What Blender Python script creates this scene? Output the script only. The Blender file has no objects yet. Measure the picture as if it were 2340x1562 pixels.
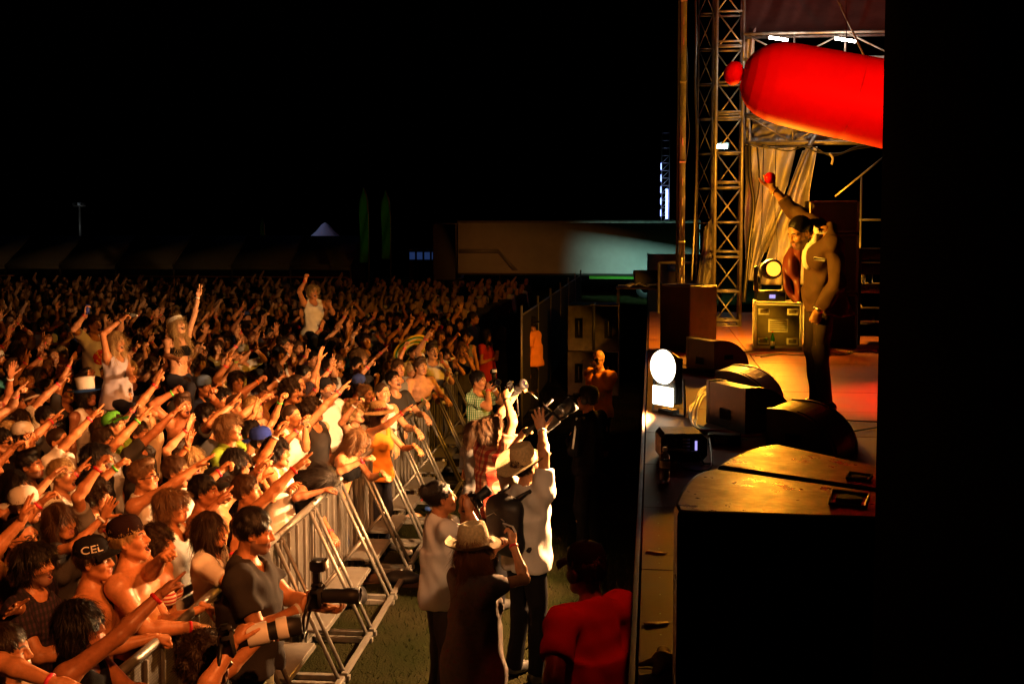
import bpy, math, random
import numpy as np
from mathutils import Vector, Matrix

# ------------------------------------------------------------------ camera, world, light
SC = bpy.context.scene
COL = SC.collection
F_PX, W_PX, H_PX = 2600.0, 2340.0, 1562.0
CAM_Z, DECK_Z = 3.6, 2.0
YAW = math.atan((1490 - 1170) / F_PX)
PITCH = math.radians(3.5)
PP_Y = 525 + F_PX * math.tan(PITCH)
cam_data = bpy.data.cameras.new('camera')
cam = bpy.data.objects.new('camera', cam_data)
COL.objects.link(cam)
cam.location = (0, 0, CAM_Z)
cam.rotation_euler = (math.pi / 2 - PITCH, 0, YAW)
cam_data.sensor_width = 36
cam_data.lens = 36 * F_PX / W_PX
cam_data.shift_y = -(H_PX / 2 - PP_Y) / W_PX
cam_data.clip_start = 0.05
cam_data.clip_end = 2000
SC.camera = cam
CAM_R = Matrix.Rotation(YAW, 3, 'Z') @ Matrix.Rotation(math.pi / 2 - PITCH, 3, 'X')

world = bpy.data.worlds.new('World')
SC.world = world
world.use_nodes = True
wn = world.node_tree
sky_node = wn.nodes.new('ShaderNodeTexSky')
sky_node.sky_type = 'NISHITA'
sky_node.sun_disc = False
sky_node.sun_elevation = math.radians(-4)
sky_node.sun_rotation = math.radians(200)
wn.links.new(sky_node.outputs[0], wn.nodes['Background'].inputs[0])
wn.nodes['Background'].inputs[1].default_value = 0.004

SC.view_settings.view_transform = 'Standard'
SC.view_settings.look = 'None'
SC.view_settings.exposure = 0.0
SC.view_settings.gamma = 1.0
SC.cycles.use_denoising = True
SC.cycles.max_bounces = 5
SC.cycles.diffuse_bounces = 1
SC.cycles.glossy_bounces = 2
SC.cycles.transmission_bounces = 5
SC.cycles.transparent_max_bounces = 6
SC.cycles.sample_clamp_indirect = 4.0
SC.cycles.caustics_reflective = False
SC.cycles.caustics_refractive = False

RNG = random.Random(11)


def lin(c):
    if isinstance(c, str):
        c = tuple(int(c[i:i + 2], 16) / 255 for i in (0, 2, 4))
        return tuple(((v / 12.92) if v < .04045 else ((v + .055) / 1.055) ** 2.4) for v in c)
    return c


def lamp(name, kind, loc, target, power, col, size=.2, angle=60, blend=.6, parent=None):
    d = bpy.data.lights.new(name, kind)
    d.energy = power
    d.color = col
    o = bpy.data.objects.new(name, d)
    COL.objects.link(o)
    o.location = loc
    if target is not None:
        o.rotation_euler = (Vector(target) - Vector(loc)).to_track_quat('-Z', 'Y').to_euler()
    if kind == 'SPOT':
        d.spot_size = math.radians(angle)
        d.spot_blend = blend
        d.shadow_soft_size = size
    elif kind == 'AREA':
        d.size = size
    else:
        d.shadow_soft_size = size
    return o


# ------------------------------------------------------------------ pixel <-> place
def ray(px, py):
    d = Vector(((px - W_PX / 2) / F_PX, -(py - PP_Y) / F_PX, -1))
    return (CAM_R @ d).normalized()


def on_z(px, py, z):
    d = ray(px, py)
    return Vector((0, 0, CAM_Z)) + d * ((z - CAM_Z) / d.z)


def at_y(px, py, y):
    d = ray(px, py)
    return Vector((0, 0, CAM_Z)) + d * (y / d.y)


def at_x(px, py, x):
    d = ray(px, py)
    return Vector((0, 0, CAM_Z)) + d * (x / d.x)


def proj(p):
    v = CAM_R.transposed() @ (Vector(p) - Vector((0, 0, CAM_Z)))
    return W_PX / 2 + F_PX * v.x / -v.z, PP_Y - F_PX * v.y / -v.z


# ------------------------------------------------------------------ materials
MATS = {}


def new_mat(name):
    m = bpy.data.materials.new(name)
    m.use_nodes = True
    MATS[name] = m
    nt = m.node_tree
    return m, nt, nt.nodes['Principled BSDF']


def node(nt, t, **kw):
    n = nt.nodes.new(t)
    for k, v in kw.items():
        if k.startswith('i_'):
            n.inputs[k[2:].replace('_', ' ')].default_value = v
        elif k.startswith('n'):
            n.inputs[int(k[1:])].default_value = v
        else:
            setattr(n, k, v)
    return n


def surf(name, col, rough=.6, metal=0., noise=0., nscale=8., bump=0., bscale=60., spec=.5, objcol=False, stretch=None,
         dirt=None, coat=0.):
    """principled surface with colour mottling, optional object colour, bump and wear"""
    m, nt, b = new_mat(name)
    L = nt.links.new
    b.inputs['Roughness'].default_value = rough
    b.inputs['Metallic'].default_value = metal
    b.inputs['Specular IOR Level'].default_value = spec
    if coat:
        b.inputs['Coat Weight'].default_value = coat
    tc = node(nt, 'ShaderNodeTexCoord')
    src = tc.outputs['Object']
    if stretch:
        mp = node(nt, 'ShaderNodeMapping')
        mp.inputs['Scale'].default_value = stretch
        L(src, mp.inputs[0])
        src = mp.outputs[0]
    if objcol:
        oi = node(nt, 'ShaderNodeObjectInfo')
        base = oi.outputs['Color']
    else:
        r = node(nt, 'ShaderNodeRGB')
        r.outputs[0].default_value = (*lin(col), 1)
        base = r.outputs[0]
    if noise:
        nz = node(nt, 'ShaderNodeTexNoise', i_Scale=nscale, i_Detail=5.0, i_Roughness=.6)
        L(src, nz.inputs['Vector'])
        mr = node(nt, 'ShaderNodeMapRange', n1=.3, n2=.7, n3=1 - noise, n4=1 + noise)
        L(nz.outputs[0], mr.inputs[0])
        mx = node(nt, 'ShaderNodeVectorMath', operation='SCALE')
        L(base, mx.inputs[0])
        L(mr.outputs[0], mx.inputs['Scale'])
        base = mx.outputs[0]
        rr = node(nt, 'ShaderNodeMapRange', n1=.3, n2=.7, n3=max(0, rough - noise * .3), n4=min(1, rough + noise * .3))
        L(nz.outputs[0], rr.inputs[0])
        L(rr.outputs[0], b.inputs['Roughness'])
    if dirt:
        dn = node(nt, 'ShaderNodeTexNoise', i_Scale=dirt[1], i_Detail=8.0, i_Roughness=.7)
        L(src, dn.inputs['Vector'])
        dr = node(nt, 'ShaderNodeMapRange', n1=.55, n2=.68)
        L(dn.outputs[0], dr.inputs[0])
        dm = node(nt, 'ShaderNodeMix', data_type='RGBA')
        L(dr.outputs[0], dm.inputs['Factor'])
        L(base, dm.inputs['A'])
        dm.inputs['B'].default_value = (*lin(dirt[0]), 1)
        base = dm.outputs['Result']
    L(base, b.inputs['Base Color'])
    if bump:
        bn = node(nt, 'ShaderNodeTexNoise', i_Scale=bscale, i_Detail=4.0)
        L(src, bn.inputs['Vector'])
        bp = node(nt, 'ShaderNodeBump', i_Strength=bump, i_Distance=.01)
        L(bn.outputs[0], bp.inputs['Height'])
        L(bp.outputs[0], b.inputs['Normal'])
    return m


def emit(name, col, strength):
    m, nt, b = new_mat(name)
    b.inputs['Base Color'].default_value = (.02, .02, .02, 1)
    b.inputs['Emission Color'].default_value = (*lin(col), 1)
    b.inputs['Emission Strength'].default_value = strength
    return m


def plaid(name, ca, cb, cc, sc=9.):
    m, nt, b = new_mat(name)
    L = nt.links.new
    b.inputs['Roughness'].default_value = .85
    tc = node(nt, 'ShaderNodeTexCoord')
    sp = node(nt, 'ShaderNodeSeparateXYZ')
    L(tc.outputs['Object'], sp.inputs[0])
    ad = node(nt, 'ShaderNodeMath', operation='ADD')
    L(sp.outputs[0], ad.inputs[0])
    L(sp.outputs[1], ad.inputs[1])
    facs = []
    for o in (ad.outputs[0], sp.outputs[2]):
        w = node(nt, 'ShaderNodeMath', operation='MULTIPLY', n1=sc)
        L(o, w.inputs[0])
        fr = node(nt, 'ShaderNodeMath', operation='FRACT')
        L(w.outputs[0], fr.inputs[0])
        g = node(nt, 'ShaderNodeMath', operation='GREATER_THAN', n1=.5)
        L(fr.outputs[0], g.inputs[0])
        facs.append(g.outputs[0])
    m1 = node(nt, 'ShaderNodeMix', data_type='RGBA')
    m1.inputs['A'].default_value = (*lin(ca), 1)
    m1.inputs['B'].default_value = (*lin(cb), 1)
    L(facs[0], m1.inputs['Factor'])
    m2 = node(nt, 'ShaderNodeMix', data_type='RGBA')
    h = node(nt, 'ShaderNodeMath', operation='MULTIPLY', n1=.6)
    L(facs[1], h.inputs[0])
    L(h.outputs[0], m2.inputs['Factor'])
    L(m1.outputs['Result'], m2.inputs['A'])
    m2.inputs['B'].default_value = (*lin(cc), 1)
    L(m2.outputs['Result'], b.inputs['Base Color'])
    return m


def stripes(name, ca, cb, sc=25., axis=2, duty=.5):
    m, nt, b = new_mat(name)
    L = nt.links.new
    b.inputs['Roughness'].default_value = .85
    tc = node(nt, 'ShaderNodeTexCoord')
    sp = node(nt, 'ShaderNodeSeparateXYZ')
    L(tc.outputs['Object'], sp.inputs[0])
    w = node(nt, 'ShaderNodeMath', operation='MULTIPLY', n1=sc)
    L(sp.outputs[axis], w.inputs[0])
    fr = node(nt, 'ShaderNodeMath', operation='FRACT')
    L(w.outputs[0], fr.inputs[0])
    g = node(nt, 'ShaderNodeMath', operation='GREATER_THAN', n1=duty)
    L(fr.outputs[0], g.inputs[0])
    m1 = node(nt, 'ShaderNodeMix', data_type='RGBA')
    m1.inputs['A'].default_value = (*lin(ca), 1)
    m1.inputs['B'].default_value = (*lin(cb), 1)
    L(g.outputs[0], m1.inputs['Factor'])
    L(m1.outputs['Result'], b.inputs['Base Color'])
    return m


# people
surf('skin', (.5, .3, .2), rough=.4, noise=.22, nscale=22, bump=.08, bscale=90, objcol=True, spec=.4)
surf('brow', (.05, .03, .02), rough=.8)
surf('eye', (.75, .72, .68), rough=.12)
surf('iris', (.03, .02, .015), rough=.1)
surf('mouth', (.06, .012, .01), rough=.4)
surf('teeth', (.75, .7, .6), rough=.3)
surf('lip', (.42, .16, .13), rough=.4)
surf('hair', (.05, .03, .02), rough=.38, noise=.35, nscale=40, bump=.3, bscale=90, objcol=True, stretch=(3, 3, .35), spec=.3)
surf('cloth', (.5, .5, .5), rough=.85, noise=.1, nscale=6, bump=.25, bscale=180, objcol=True, spec=.05)
surf('denim', (.03, .04, .08), rough=.85, noise=.3, nscale=9, bump=.2, bscale=250, objcol=True, spec=.08)
surf('shoe', (.04, .04, .04), rough=.6, noise=.2)
surf('plastic', (.02, .02, .02), rough=.35, objcol=True)
surf('straw', (.62, .45, .22), rough=.75, noise=.25, nscale=60, bump=.6, bscale=220)
surf('black_gloss', (.012, .012, .013), rough=.12)
surf('black_matt', (.012, .012, .013), rough=.55, noise=.3, nscale=20)
surf('lens_glass', (.01, .01, .02), rough=.04, coat=.6)
surf('silver', (.55, .55, .56), rough=.3, metal=1., noise=.15)
plaid('plaid_red', 'b8402a', 'd8a884', '6a1a12', 16)
plaid('plaid_green', '2f7a3a', 'cfd8c0', '1d5a2c', 34)
plaid('plaid_dark', '1a1420', '3a2436', '0c0a10', 26)
plaid('plaid_pale', '8a9080', 'c8c8b0', '4a5048', 30)
stripes('stripe_red', 'd8cdb8', 'a8281c', 40)
surf('floral', (.2, .165, .15), rough=.85, noise=.3, nscale=30, dirt=((.25, .03, .03), 30))


# ------------------------------------------------------------------ mesh helpers
def link(name, me, mats=(), parent=None, loc=None, color=None, smooth=True):
    if isinstance(me, MB):
        me = me.mesh(name, smooth)
    o = bpy.data.objects.new(name, me)
    COL.objects.link(o)
    if me is not None and not me.materials:
        for m in mats if isinstance(mats, (list, tuple)) else (mats,):
            me.materials.append(MATS[m] if isinstance(m, str) else m)
    if parent is not None:
        o.parent = parent
    if loc is not None:
        o.location = loc
    if color is not None:
        o.color = (*lin(color), 1)
    return o


def tag(o, label=None, cat=None, group=None, kind=None):
    if label:
        o['label'] = label
    if cat:
        o['category'] = cat
    if group:
        o['group'] = group
    if kind:
        o['kind'] = kind
    return o


def empty(name, loc=(0, 0, 0), rz=0., label=None, cat=None, group=None):
    o = bpy.data.objects.new(name, None)
    COL.objects.link(o)
    o.location = loc
    o.rotation_euler = (0, 0, rz)
    o.empty_display_size = .1
    return tag(o, label, cat, group)


def np_mesh(name, V, Q, mi=None, smooth=True):
    """mesh from numpy verts and quads (fast path)"""
    me = bpy.data.meshes.new(name)
    V = np.asarray(V, np.float32)
    Q = np.asarray(Q, np.int32)
    nq, k = Q.shape
    me.vertices.add(len(V))
    me.vertices.foreach_set('co', V.ravel())
    me.loops.add(nq * k)
    me.loops.foreach_set('vertex_index', Q.ravel())
    me.polygons.add(nq)
    me.polygons.foreach_set('loop_start', np.arange(0, nq * k, k, dtype=np.int32))
    me.polygons.foreach_set('loop_total', np.full(nq, k, np.int32))
    if mi is not None:
        me.polygons.foreach_set('material_index', np.asarray(mi, np.int32))
    me.polygons.foreach_set('use_smooth', np.full(nq, smooth, bool))
    me.update(calc_edges=True)
    me.validate()
    return me


class MB:
    """small polygon builder: boxes, tubes, lathes, prisms"""

    def __init__(self):
        self.v, self.f, self.m = [], [], []
        self.cur = 0

    def add(self, vs, fs):
        n = len(self.v)
        self.v += [tuple(p) for p in vs]
        self.f += [tuple(i + n for i in f) for f in fs]
        self.m += [self.cur] * len(fs)
        return self

    def box(self, lo, hi, bev=0.):
        (x0, y0, z0), (x1, y1, z1) = lo, hi
        if bev <= 0:
            vs = [(x, y, z) for z in (z0, z1) for y in (y0, y1) for x in (x0, x1)]
            return self.add(vs, [(0, 2, 3, 1), (4, 5, 7, 6), (0, 1, 5, 4), (2, 6, 7, 3), (0, 4, 6, 2), (1, 3, 7, 5)])
        b = min(bev, (x1 - x0) * .45, (y1 - y0) * .45, (z1 - z0) * .45)
        vs, idx = [], {}
        for xi, yi, zi in [(a, c, e) for a in (0, 1) for c in (0, 1) for e in (0, 1)]:
            X, Y, Z = (x0, x1)[xi], (y0, y1)[yi], (z0, z1)[zi]
            sx, sy, sz = (1, -1)[xi], (1, -1)[yi], (1, -1)[zi]
            idx[xi, yi, zi, 0] = len(vs); vs.append((X, Y + sy * b, Z + sz * b))
            idx[xi, yi, zi, 1] = len(vs); vs.append((X + sx * b, Y, Z + sz * b))
            idx[xi, yi, zi, 2] = len(vs); vs.append((X + sx * b, Y + sy * b, Z))
        I = idx
        fs = []
        for s in (0, 1):
            q = [(s, 0, 0), (s, 1, 0), (s, 1, 1), (s, 0, 1)]
            fs.append([I[a + (0,)] for a in (q if s else q[::-1])])
            q = [(0, s, 0), (0, s, 1), (1, s, 1), (1, s, 0)]
            fs.append([I[a + (1,)] for a in (q if s else q[::-1])])
            q = [(0, 0, s), (1, 0, s), (1, 1, s), (0, 1, s)]
            fs.append([I[a + (2,)] for a in (q if s else q[::-1])])
            for t in (0, 1):
                fs.append([I[s, t, 0, 0], I[s, t, 0, 1], I[s, t, 1, 1], I[s, t, 1, 0]])
                fs.append([I[s, 0, t, 0], I[s, 0, t, 2], I[s, 1, t, 2], I[s, 1, t, 0]])
                fs.append([I[0, s, t, 1], I[0, s, t, 2], I[1, s, t, 2], I[1, s, t, 1]])
        for a in (0, 1):
            for c in (0, 1):
                for e in (0, 1):
                    fs.append([I[a, c, e, 0], I[a, c, e, 1], I[a, c, e, 2]])
        return self.add(vs, fs)

    def tube(self, pts, r, n=8, caps=True, closed=False):
        pts = [Vector(p) for p in pts]
        m = len(pts)
        rs = r if isinstance(r, (list, tuple)) else [r] * m
        vs, fs = [], []
        up = None
        for i, p in enumerate(pts):
            if closed:
                t = (pts[(i + 1) % m] - pts[i - 1]).normalized()
            else:
                t = (pts[min(i + 1, m - 1)] - pts[max(i - 1, 0)]).normalized()
            if up is None:
                up = Vector((0, 0, 1)) if abs(t.z) < .9 else Vector((1, 0, 0))
            a = (up - t * up.dot(t)).normalized()
            up = a
            b = t.cross(a)
            for k in range(n):
                th = 2 * math.pi * k / n
                vs.append(p + (a * math.cos(th) + b * math.sin(th)) * rs[i])
        for i in range(m if closed else m - 1):
            j = (i + 1) % m
            for k in range(n):
                k2 = (k + 1) % n
                fs.append((i * n + k, i * n + k2, j * n + k2, j * n + k))
        if caps and not closed:
            fs.append(tuple(range(n))[::-1])
            fs.append(tuple(range((m - 1) * n, m * n)))
        return self.add(vs, fs)

    def lathe(self, prof, n=24, origin=(0, 0, 0), axis='z', sx=1., sy=1.):
        vs, fs = [], []
        ox, oy, oz = origin
        for r, z in prof:
            for k in range(n):
                th = 2 * math.pi * k / n
                a, b = r * math.cos(th) * sx, r * math.sin(th) * sy
                vs.append({'z': (ox + a, oy + b, oz + z), 'x': (ox + z, oy + a, oz + b), 'y': (ox + a, oy + z, oz - b)}[axis])
        for i in range(len(prof) - 1):
            for k in range(n):
                k2 = (k + 1) % n
                fs.append((i * n + k, i * n + k2, (i + 1) * n + k2, (i + 1) * n + k))
        return self.add(vs, fs)

    def prism(self, poly, y0, y1):
        """poly in xz, extruded along y"""
        n = len(poly)
        vs = [(x, y0, z) for x, z in poly] + [(x, y1, z) for x, z in poly]
        fs = [tuple(range(n)), tuple(range(n, 2 * n))[::-1]]
        fs += [(i, i + n, (i + 1) % n + n, (i + 1) % n) for i in range(n)]
        return self.add(vs, fs)

    def grid(self, fn, nu, nv):
        vs = [fn(i / nu, j / nv) for i in range(nu + 1) for j in range(nv + 1)]
        fs = [(i * (nv + 1) + j, (i + 1) * (nv + 1) + j, (i + 1) * (nv + 1) + j + 1, i * (nv + 1) + j + 1)
              for i in range(nu) for j in range(nv)]
        return self.add(vs, fs)

    def xf(self, M, start=0):
        self.v[start:] = [tuple(M @ Vector(p)) for p in self.v[start:]]
        return self

    def mesh(self, name, smooth=False):
        me = bpy.data.meshes.new(name)
        me.from_pydata(self.v, [], self.f)
        if self.m and max(self.m):
            me.polygons.foreach_set('material_index', self.m)
        if smooth:
            me.polygons.foreach_set('use_smooth', [True] * len(self.f))
        me.update()
        return me


def fix_normals(me):
    import bmesh
    bm = bmesh.new()
    bm.from_mesh(me)
    bmesh.ops.recalc_face_normals(bm, faces=bm.faces)
    bm.to_mesh(me)
    bm.free()
    return me

# ------------------------------------------------------------------ distance-field body builder
BIG = .25


def v3(*a):
    return np.array(a, np.float32)


class Fld:
    def __init__(self, h):
        self.h = h
        self.ops = []

    def cone(self, a, b, ra, rb, k=.03, sub=False):
        self.ops.append(('c', np.asarray(a, np.float32), np.asarray(b, np.float32), ra, rb, k, sub))
        return self

    def capped(self, a, b, ra, rb, k=.03, sub=False):
        self.ops.append(('k', np.asarray(a, np.float32), np.asarray(b, np.float32), ra, rb, k, sub))
        return self

    def ell(self, c, r, R=None, k=.03, sub=False):
        self.ops.append(('e', np.asarray(c, np.float32), np.asarray(r, np.float32), R, None, k, sub))
        return self

    def half(self, p, n):
        """remove everything on the side n points to"""
        self.ops.append(('h', np.asarray(p, np.float32), np.asarray(n, np.float32), 0, 0, 0, True))
        return self

    def bbox(self, op):
        t, a, b, ra, rb, k, sub = op
        if t in 'ck':
            r = max(ra, rb)
            return np.minimum(a, b) - r, np.maximum(a, b) + r
        r = b if op[3] is None else np.abs(op[3]) @ b
        return a - r, a + r

    def run(self, noise=None):
        h = self.h
        bs = [self.bbox(o) for o in self.ops if not o[6]]
        lo = np.min([b[0] for b in bs], 0) - 3 * h - .012
        hi = np.max([b[1] for b in bs], 0) + 3 * h + .012
        n = np.ceil((hi - lo) / h).astype(int) + 1
        F = np.full(n, BIG, np.float32)
        ax = [lo[i] + h * np.arange(n[i], dtype=np.float32) for i in range(3)]
        for op in self.ops:
            t, a, b, ra, rb, k, sub = op
            if t == 'h':
                d = ((ax[0] - a[0]) * b[0])[:, None, None] + ((ax[1] - a[1]) * b[1])[None, :, None] + ((ax[2] - a[2]) * b[2])[None, None, :]
                np.maximum(F, d, out=F)
                continue
            bl, bh = self.bbox(op)
            m = k + 2.5 * h
            i0 = np.clip(((bl - m - lo) / h).astype(int), 0, n)
            i1 = np.clip(((bh + m - lo) / h).astype(int) + 2, 0, n)
            if (i1 <= i0).any():
                continue
            X = ax[0][i0[0]:i1[0]][:, None, None]
            Y = ax[1][i0[1]:i1[1]][None, :, None]
            Z = ax[2][i0[2]:i1[2]][None, None, :]
            if t in 'ck':
                ab = b - a
                L2 = float(ab @ ab) + 1e-9
                px, py, pz = X - a[0], Y - a[1], Z - a[2]
                tt = (px * ab[0] + py * ab[1] + pz * ab[2]) / L2
                tc = np.clip(tt, 0, 1)
                if t == 'c':
                    d = np.sqrt((px - tc * ab[0]) ** 2 + (py - tc * ab[1]) ** 2 + (pz - tc * ab[2]) ** 2) - (ra + (rb - ra) * tc)
                else:
                    d = np.sqrt((px - tt * ab[0]) ** 2 + (py - tt * ab[1]) ** 2 + (pz - tt * ab[2]) ** 2) - (ra + (rb - ra) * tc)
                    L = math.sqrt(L2)
                    d = np.maximum(d, np.maximum(-tt * L, (tt - 1) * L))
            else:
                px, py, pz = X - a[0], Y - a[1], Z - a[2]
                if ra is not None:
                    R = ra
                    px, py, pz = (R[0, 0] * px + R[1, 0] * py + R[2, 0] * pz, R[0, 1] * px + R[1, 1] * py + R[2, 1] * pz,
                                  R[0, 2] * px + R[1, 2] * py + R[2, 2] * pz)
                k0 = np.sqrt((px / b[0]) ** 2 + (py / b[1]) ** 2 + (pz / b[2]) ** 2)
                k1 = np.sqrt((px / b[0] ** 2) ** 2 + (py / b[1] ** 2) ** 2 + (pz / b[2] ** 2) ** 2) + 1e-6
                d = k0 * (k0 - 1) / k1
            S = F[i0[0]:i1[0], i0[1]:i1[1], i0[2]:i1[2]]
            if sub:
                d = -d
                hh = np.maximum(k - np.abs(S - d), 0) / max(k, 1e-6)
                S[...] = np.maximum(S, d) + hh * hh * k * .25
            else:
                hh = np.maximum(k - np.abs(S - d), 0) / max(k, 1e-6)
                S[...] = np.minimum(S, d) - hh * hh * k * .25
        if noise is not None:
            F += noise(ax[0][:, None, None], ax[1][None, :, None], ax[2][None, None, :])
        return nets(F, lo, h)


OFF = np.array([(i, j, k) for i in (0, 1) for j in (0, 1) for k in (0, 1)], np.int32)
EDG = [(a, b) for a in range(8) for b in range(a + 1, 8) if np.abs(OFF[a] - OFF[b]).sum() == 1]


def nets(F, lo, h):
    S = F < 0
    c = np.zeros(tuple(s - 1 for s in F.shape), np.int8)
    for o in OFF:
        c += S[o[0]:o[0] + c.shape[0], o[1]:o[1] + c.shape[1], o[2]:o[2] + c.shape[2]]
    act = (c > 0) & (c < 8)
    ids = np.argwhere(act)
    imap = np.full(c.shape, -1, np.int32)
    imap[act] = np.arange(len(ids))
    val = np.stack([F[ids[:, 0] + o[0], ids[:, 1] + o[1], ids[:, 2] + o[2]] for o in OFF], 1)
    acc = np.zeros((len(ids), 3), np.float32)
    cnt = np.zeros(len(ids), np.float32)
    for a, b in EDG:
        va, vb = val[:, a], val[:, b]
        cr = (va < 0) != (vb < 0)
        t = np.where(cr, va / np.where(cr, va - vb, 1), 0)
        p = OFF[a] + t[:, None] * (OFF[b] - OFF[a])
        acc += np.where(cr[:, None], p, 0)
        cnt += cr
    V = (ids + acc / cnt[:, None]) * h + lo
    Q = []
    for axn in range(3):
        u, w = [(1, 2), (2, 0), (0, 1)][axn]
        sl0 = [slice(1, -1)] * 3
        sl1 = [slice(1, -1)] * 3
        sl0[axn] = slice(0, -1)
        sl1[axn] = slice(1, None)
        A, B = S[tuple(sl0)], S[tuple(sl1)]
        e = np.argwhere(A != B)
        if not len(e):
            continue
        s = A[e[:, 0], e[:, 1], e[:, 2]]
        g = e.copy()
        g[:, u] += 1
        g[:, w] += 1
        q = []
        for du, dw in ((-1, -1), (0, -1), (0, 0), (-1, 0)):
            cc = g.copy()
            cc[:, u] += du
            cc[:, w] += dw
            q.append(imap[cc[:, 0], cc[:, 1], cc[:, 2]])
        q = np.stack(q, 1)
        q[~s] = q[~s][:, ::-1]
        Q.append(q)
    return V.astype(np.float32), np.concatenate(Q)


def cat(parts):
    Vs, Qs, Ms, n = [], [], [], 0
    for V, Q, M in parts:
        Vs.append(V)
        Qs.append(Q + n)
        Ms.append(M if not np.isscalar(M) else np.full(len(Q), M, np.int32))
        n += len(V)
    return np.concatenate(Vs), np.concatenate(Qs), np.concatenate(Ms)


def rotm(ax, a):
    return np.array(Matrix.Rotation(a, 3, ax), np.float32)


# ------------------------------------------------------------------ heads
# material slots of a body: 0 skin 1 brow 2 eye 3 iris 4 mouth 5 lip 6 teeth
HEADS = {}


def head_mesh(h, mouth, female, beard=0):
    key = (h, mouth, female, beard)
    if key in HEADS:
        return HEADS[key]
    f = Fld(h)
    j = -.016 * mouth          # jaw drop
    f.ell((-.012, 0, .045), (.098, .076, .09), k=.02)
    f.ell((.028, 0, -.025), (.066, .063 if not female else .059, .082), k=.035)
    f.cone((.064, -.012, -.088 + j), (.064, .012, -.088 + j), .024 if not female else .019, .024 if not female else .019, k=.035)
    for s in (-1, 1):
        f.cone((-.002, s * .05, -.045), (.055, s * .026, -.085 + j), .02, .018, k=.03)
        f.ell((.062, s * .042, -.02), (.026, .024, .022), k=.03)
        f.cone((.084, s * .012, .026), (.072, s * .048, .026), .012 if not female else .009, .010, k=.018)
    f.cone((.088, 0, .02), (.111, 0, -.024), .009, .0125, k=.015)
    for s in (-1, 1):
        f.ell((.1, s * .012, -.028), (.012, .008, .009), k=.01)
        f.ell((.096, s * .032, .003), (.015, .017, .012), k=.012, sub=True)
        f.ell((.073, s * .031, .003), (.0165, .016, .0145), k=.004)
        f.ell((-.008, s * .077, .0), (.02, .009, .031), rotm('Z', -s * .35), k=.008)
        f.ell((-.002, s * .086, .002), (.012, .006, .018), k=.006, sub=True)
    f.cone((.09, -.016, -.054), (.09, .016, -.054), .0085, .0085, k=.012)
    f.cone((.088, -.014, -.068 + j), (.088, .014, -.068 + j), .0095, .0095, k=.012)
    if mouth:
        f.ell((.094, 0, -.061 + j * .5), (.034, .022, .011 + abs(j) * .62), k=.006, sub=True)
    else:
        f.cone((.102, -.022, -.0605), (.102, .022, -.0605), .0035, .0035, k=.003, sub=True)
    f.cone((-.018, 0, -.05), (-.045, 0, -.19), .052 if not female else .046, .056 if not female else .048, k=.03)
    V, Q = f.run()
    C = V[Q].mean(1)
    x, y, z = C[:, 0], np.abs(C[:, 1]), C[:, 2]
    M = np.zeros(len(Q), np.int32)
    ex = ((x - .073) / .0175) ** 2 + ((y - .031) / .0172) ** 2 + ((z - .003) / .0095) ** 2
    M[(ex < 1.0) & (x > .076)] = 2
    M[(ex < 1.0) & (x > .083) & ((y - .031) ** 2 + (z - .003) ** 2 < .0072 ** 2)] = 3
    bz = .030 + .004 * np.sin((y - .015) / .035 * 3)
    M[(x > .06) & (y > .013) & (y < .052) & (np.abs(z - bz) < (.0055 if not female else .004))] = 1
    M[(x > .079) & (y < .024) & (np.abs(z + .061 - j * .5) < .02 + abs(j) * .5) & (z < -.047) & (z > -.079 + j)] = 5
    if mouth:
        mo = ((x - .094) / .036) ** 2 + (y / .0225) ** 2 + ((z + .061 - j * .5) / (.0115 + abs(j) * .63)) ** 2
        M[mo < 1.02] = 4
        M[(mo < 1.0) & (z > -.061 + j * .5 + abs(j) * .3) & (x > .074) & (x < .098)] = 6
    if beard:
        bd = (z < -.04 + (x < .02) * .02) & (z > -.125 + j) & (x > -.01) & (M == 0) & ~((x > .085) & (z > -.05) & (y < .012))
        M[bd & ((z < -.072 + j) | (y > .03) | (x > .08))] = 7 if beard == 1 else 1
    HEADS[key] = (V, Q, M)
    return HEADS[key]


# ------------------------------------------------------------------ hands (wrist at origin, fingers +x, palm -z, thumb +y)
HANDS = {}
HAND_POSES = {
    # per finger index..little: (curl, spread) ; thumb (out, curl)
    'open': ([(.08, .24), (.02, .06), (.05, -.1), (.1, -.28)], (.95, .15)),
    'relaxed': ([(.35, .08), (.45, .02), (.5, -.03), (.55, -.08)], (.6, .35)),
    'point': ([(.03, .04), (1.25, .0), (1.3, -.02), (1.3, -.05)], (.35, .8)),
    'two': ([(.03, .16), (.03, -.1), (1.3, 0), (1.3, -.05)], (.25, .9)),
    'horns': ([(.05, .12), (1.3, 0), (1.3, -.02), (.08, -.22)], (.25, .9)),
    'fist': ([(1.35, .03), (1.4, 0), (1.4, -.02), (1.35, -.05)], (.3, .9)),
    'grip': ([(.85, .06), (.9, .0), (.95, -.03), (1.0, -.06)], (.75, .5)),
    'ell': ([(.05, .1), (1.2, .0), (1.25, -.02), (1.25, -.05)], (1.15, .1)),
}


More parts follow.
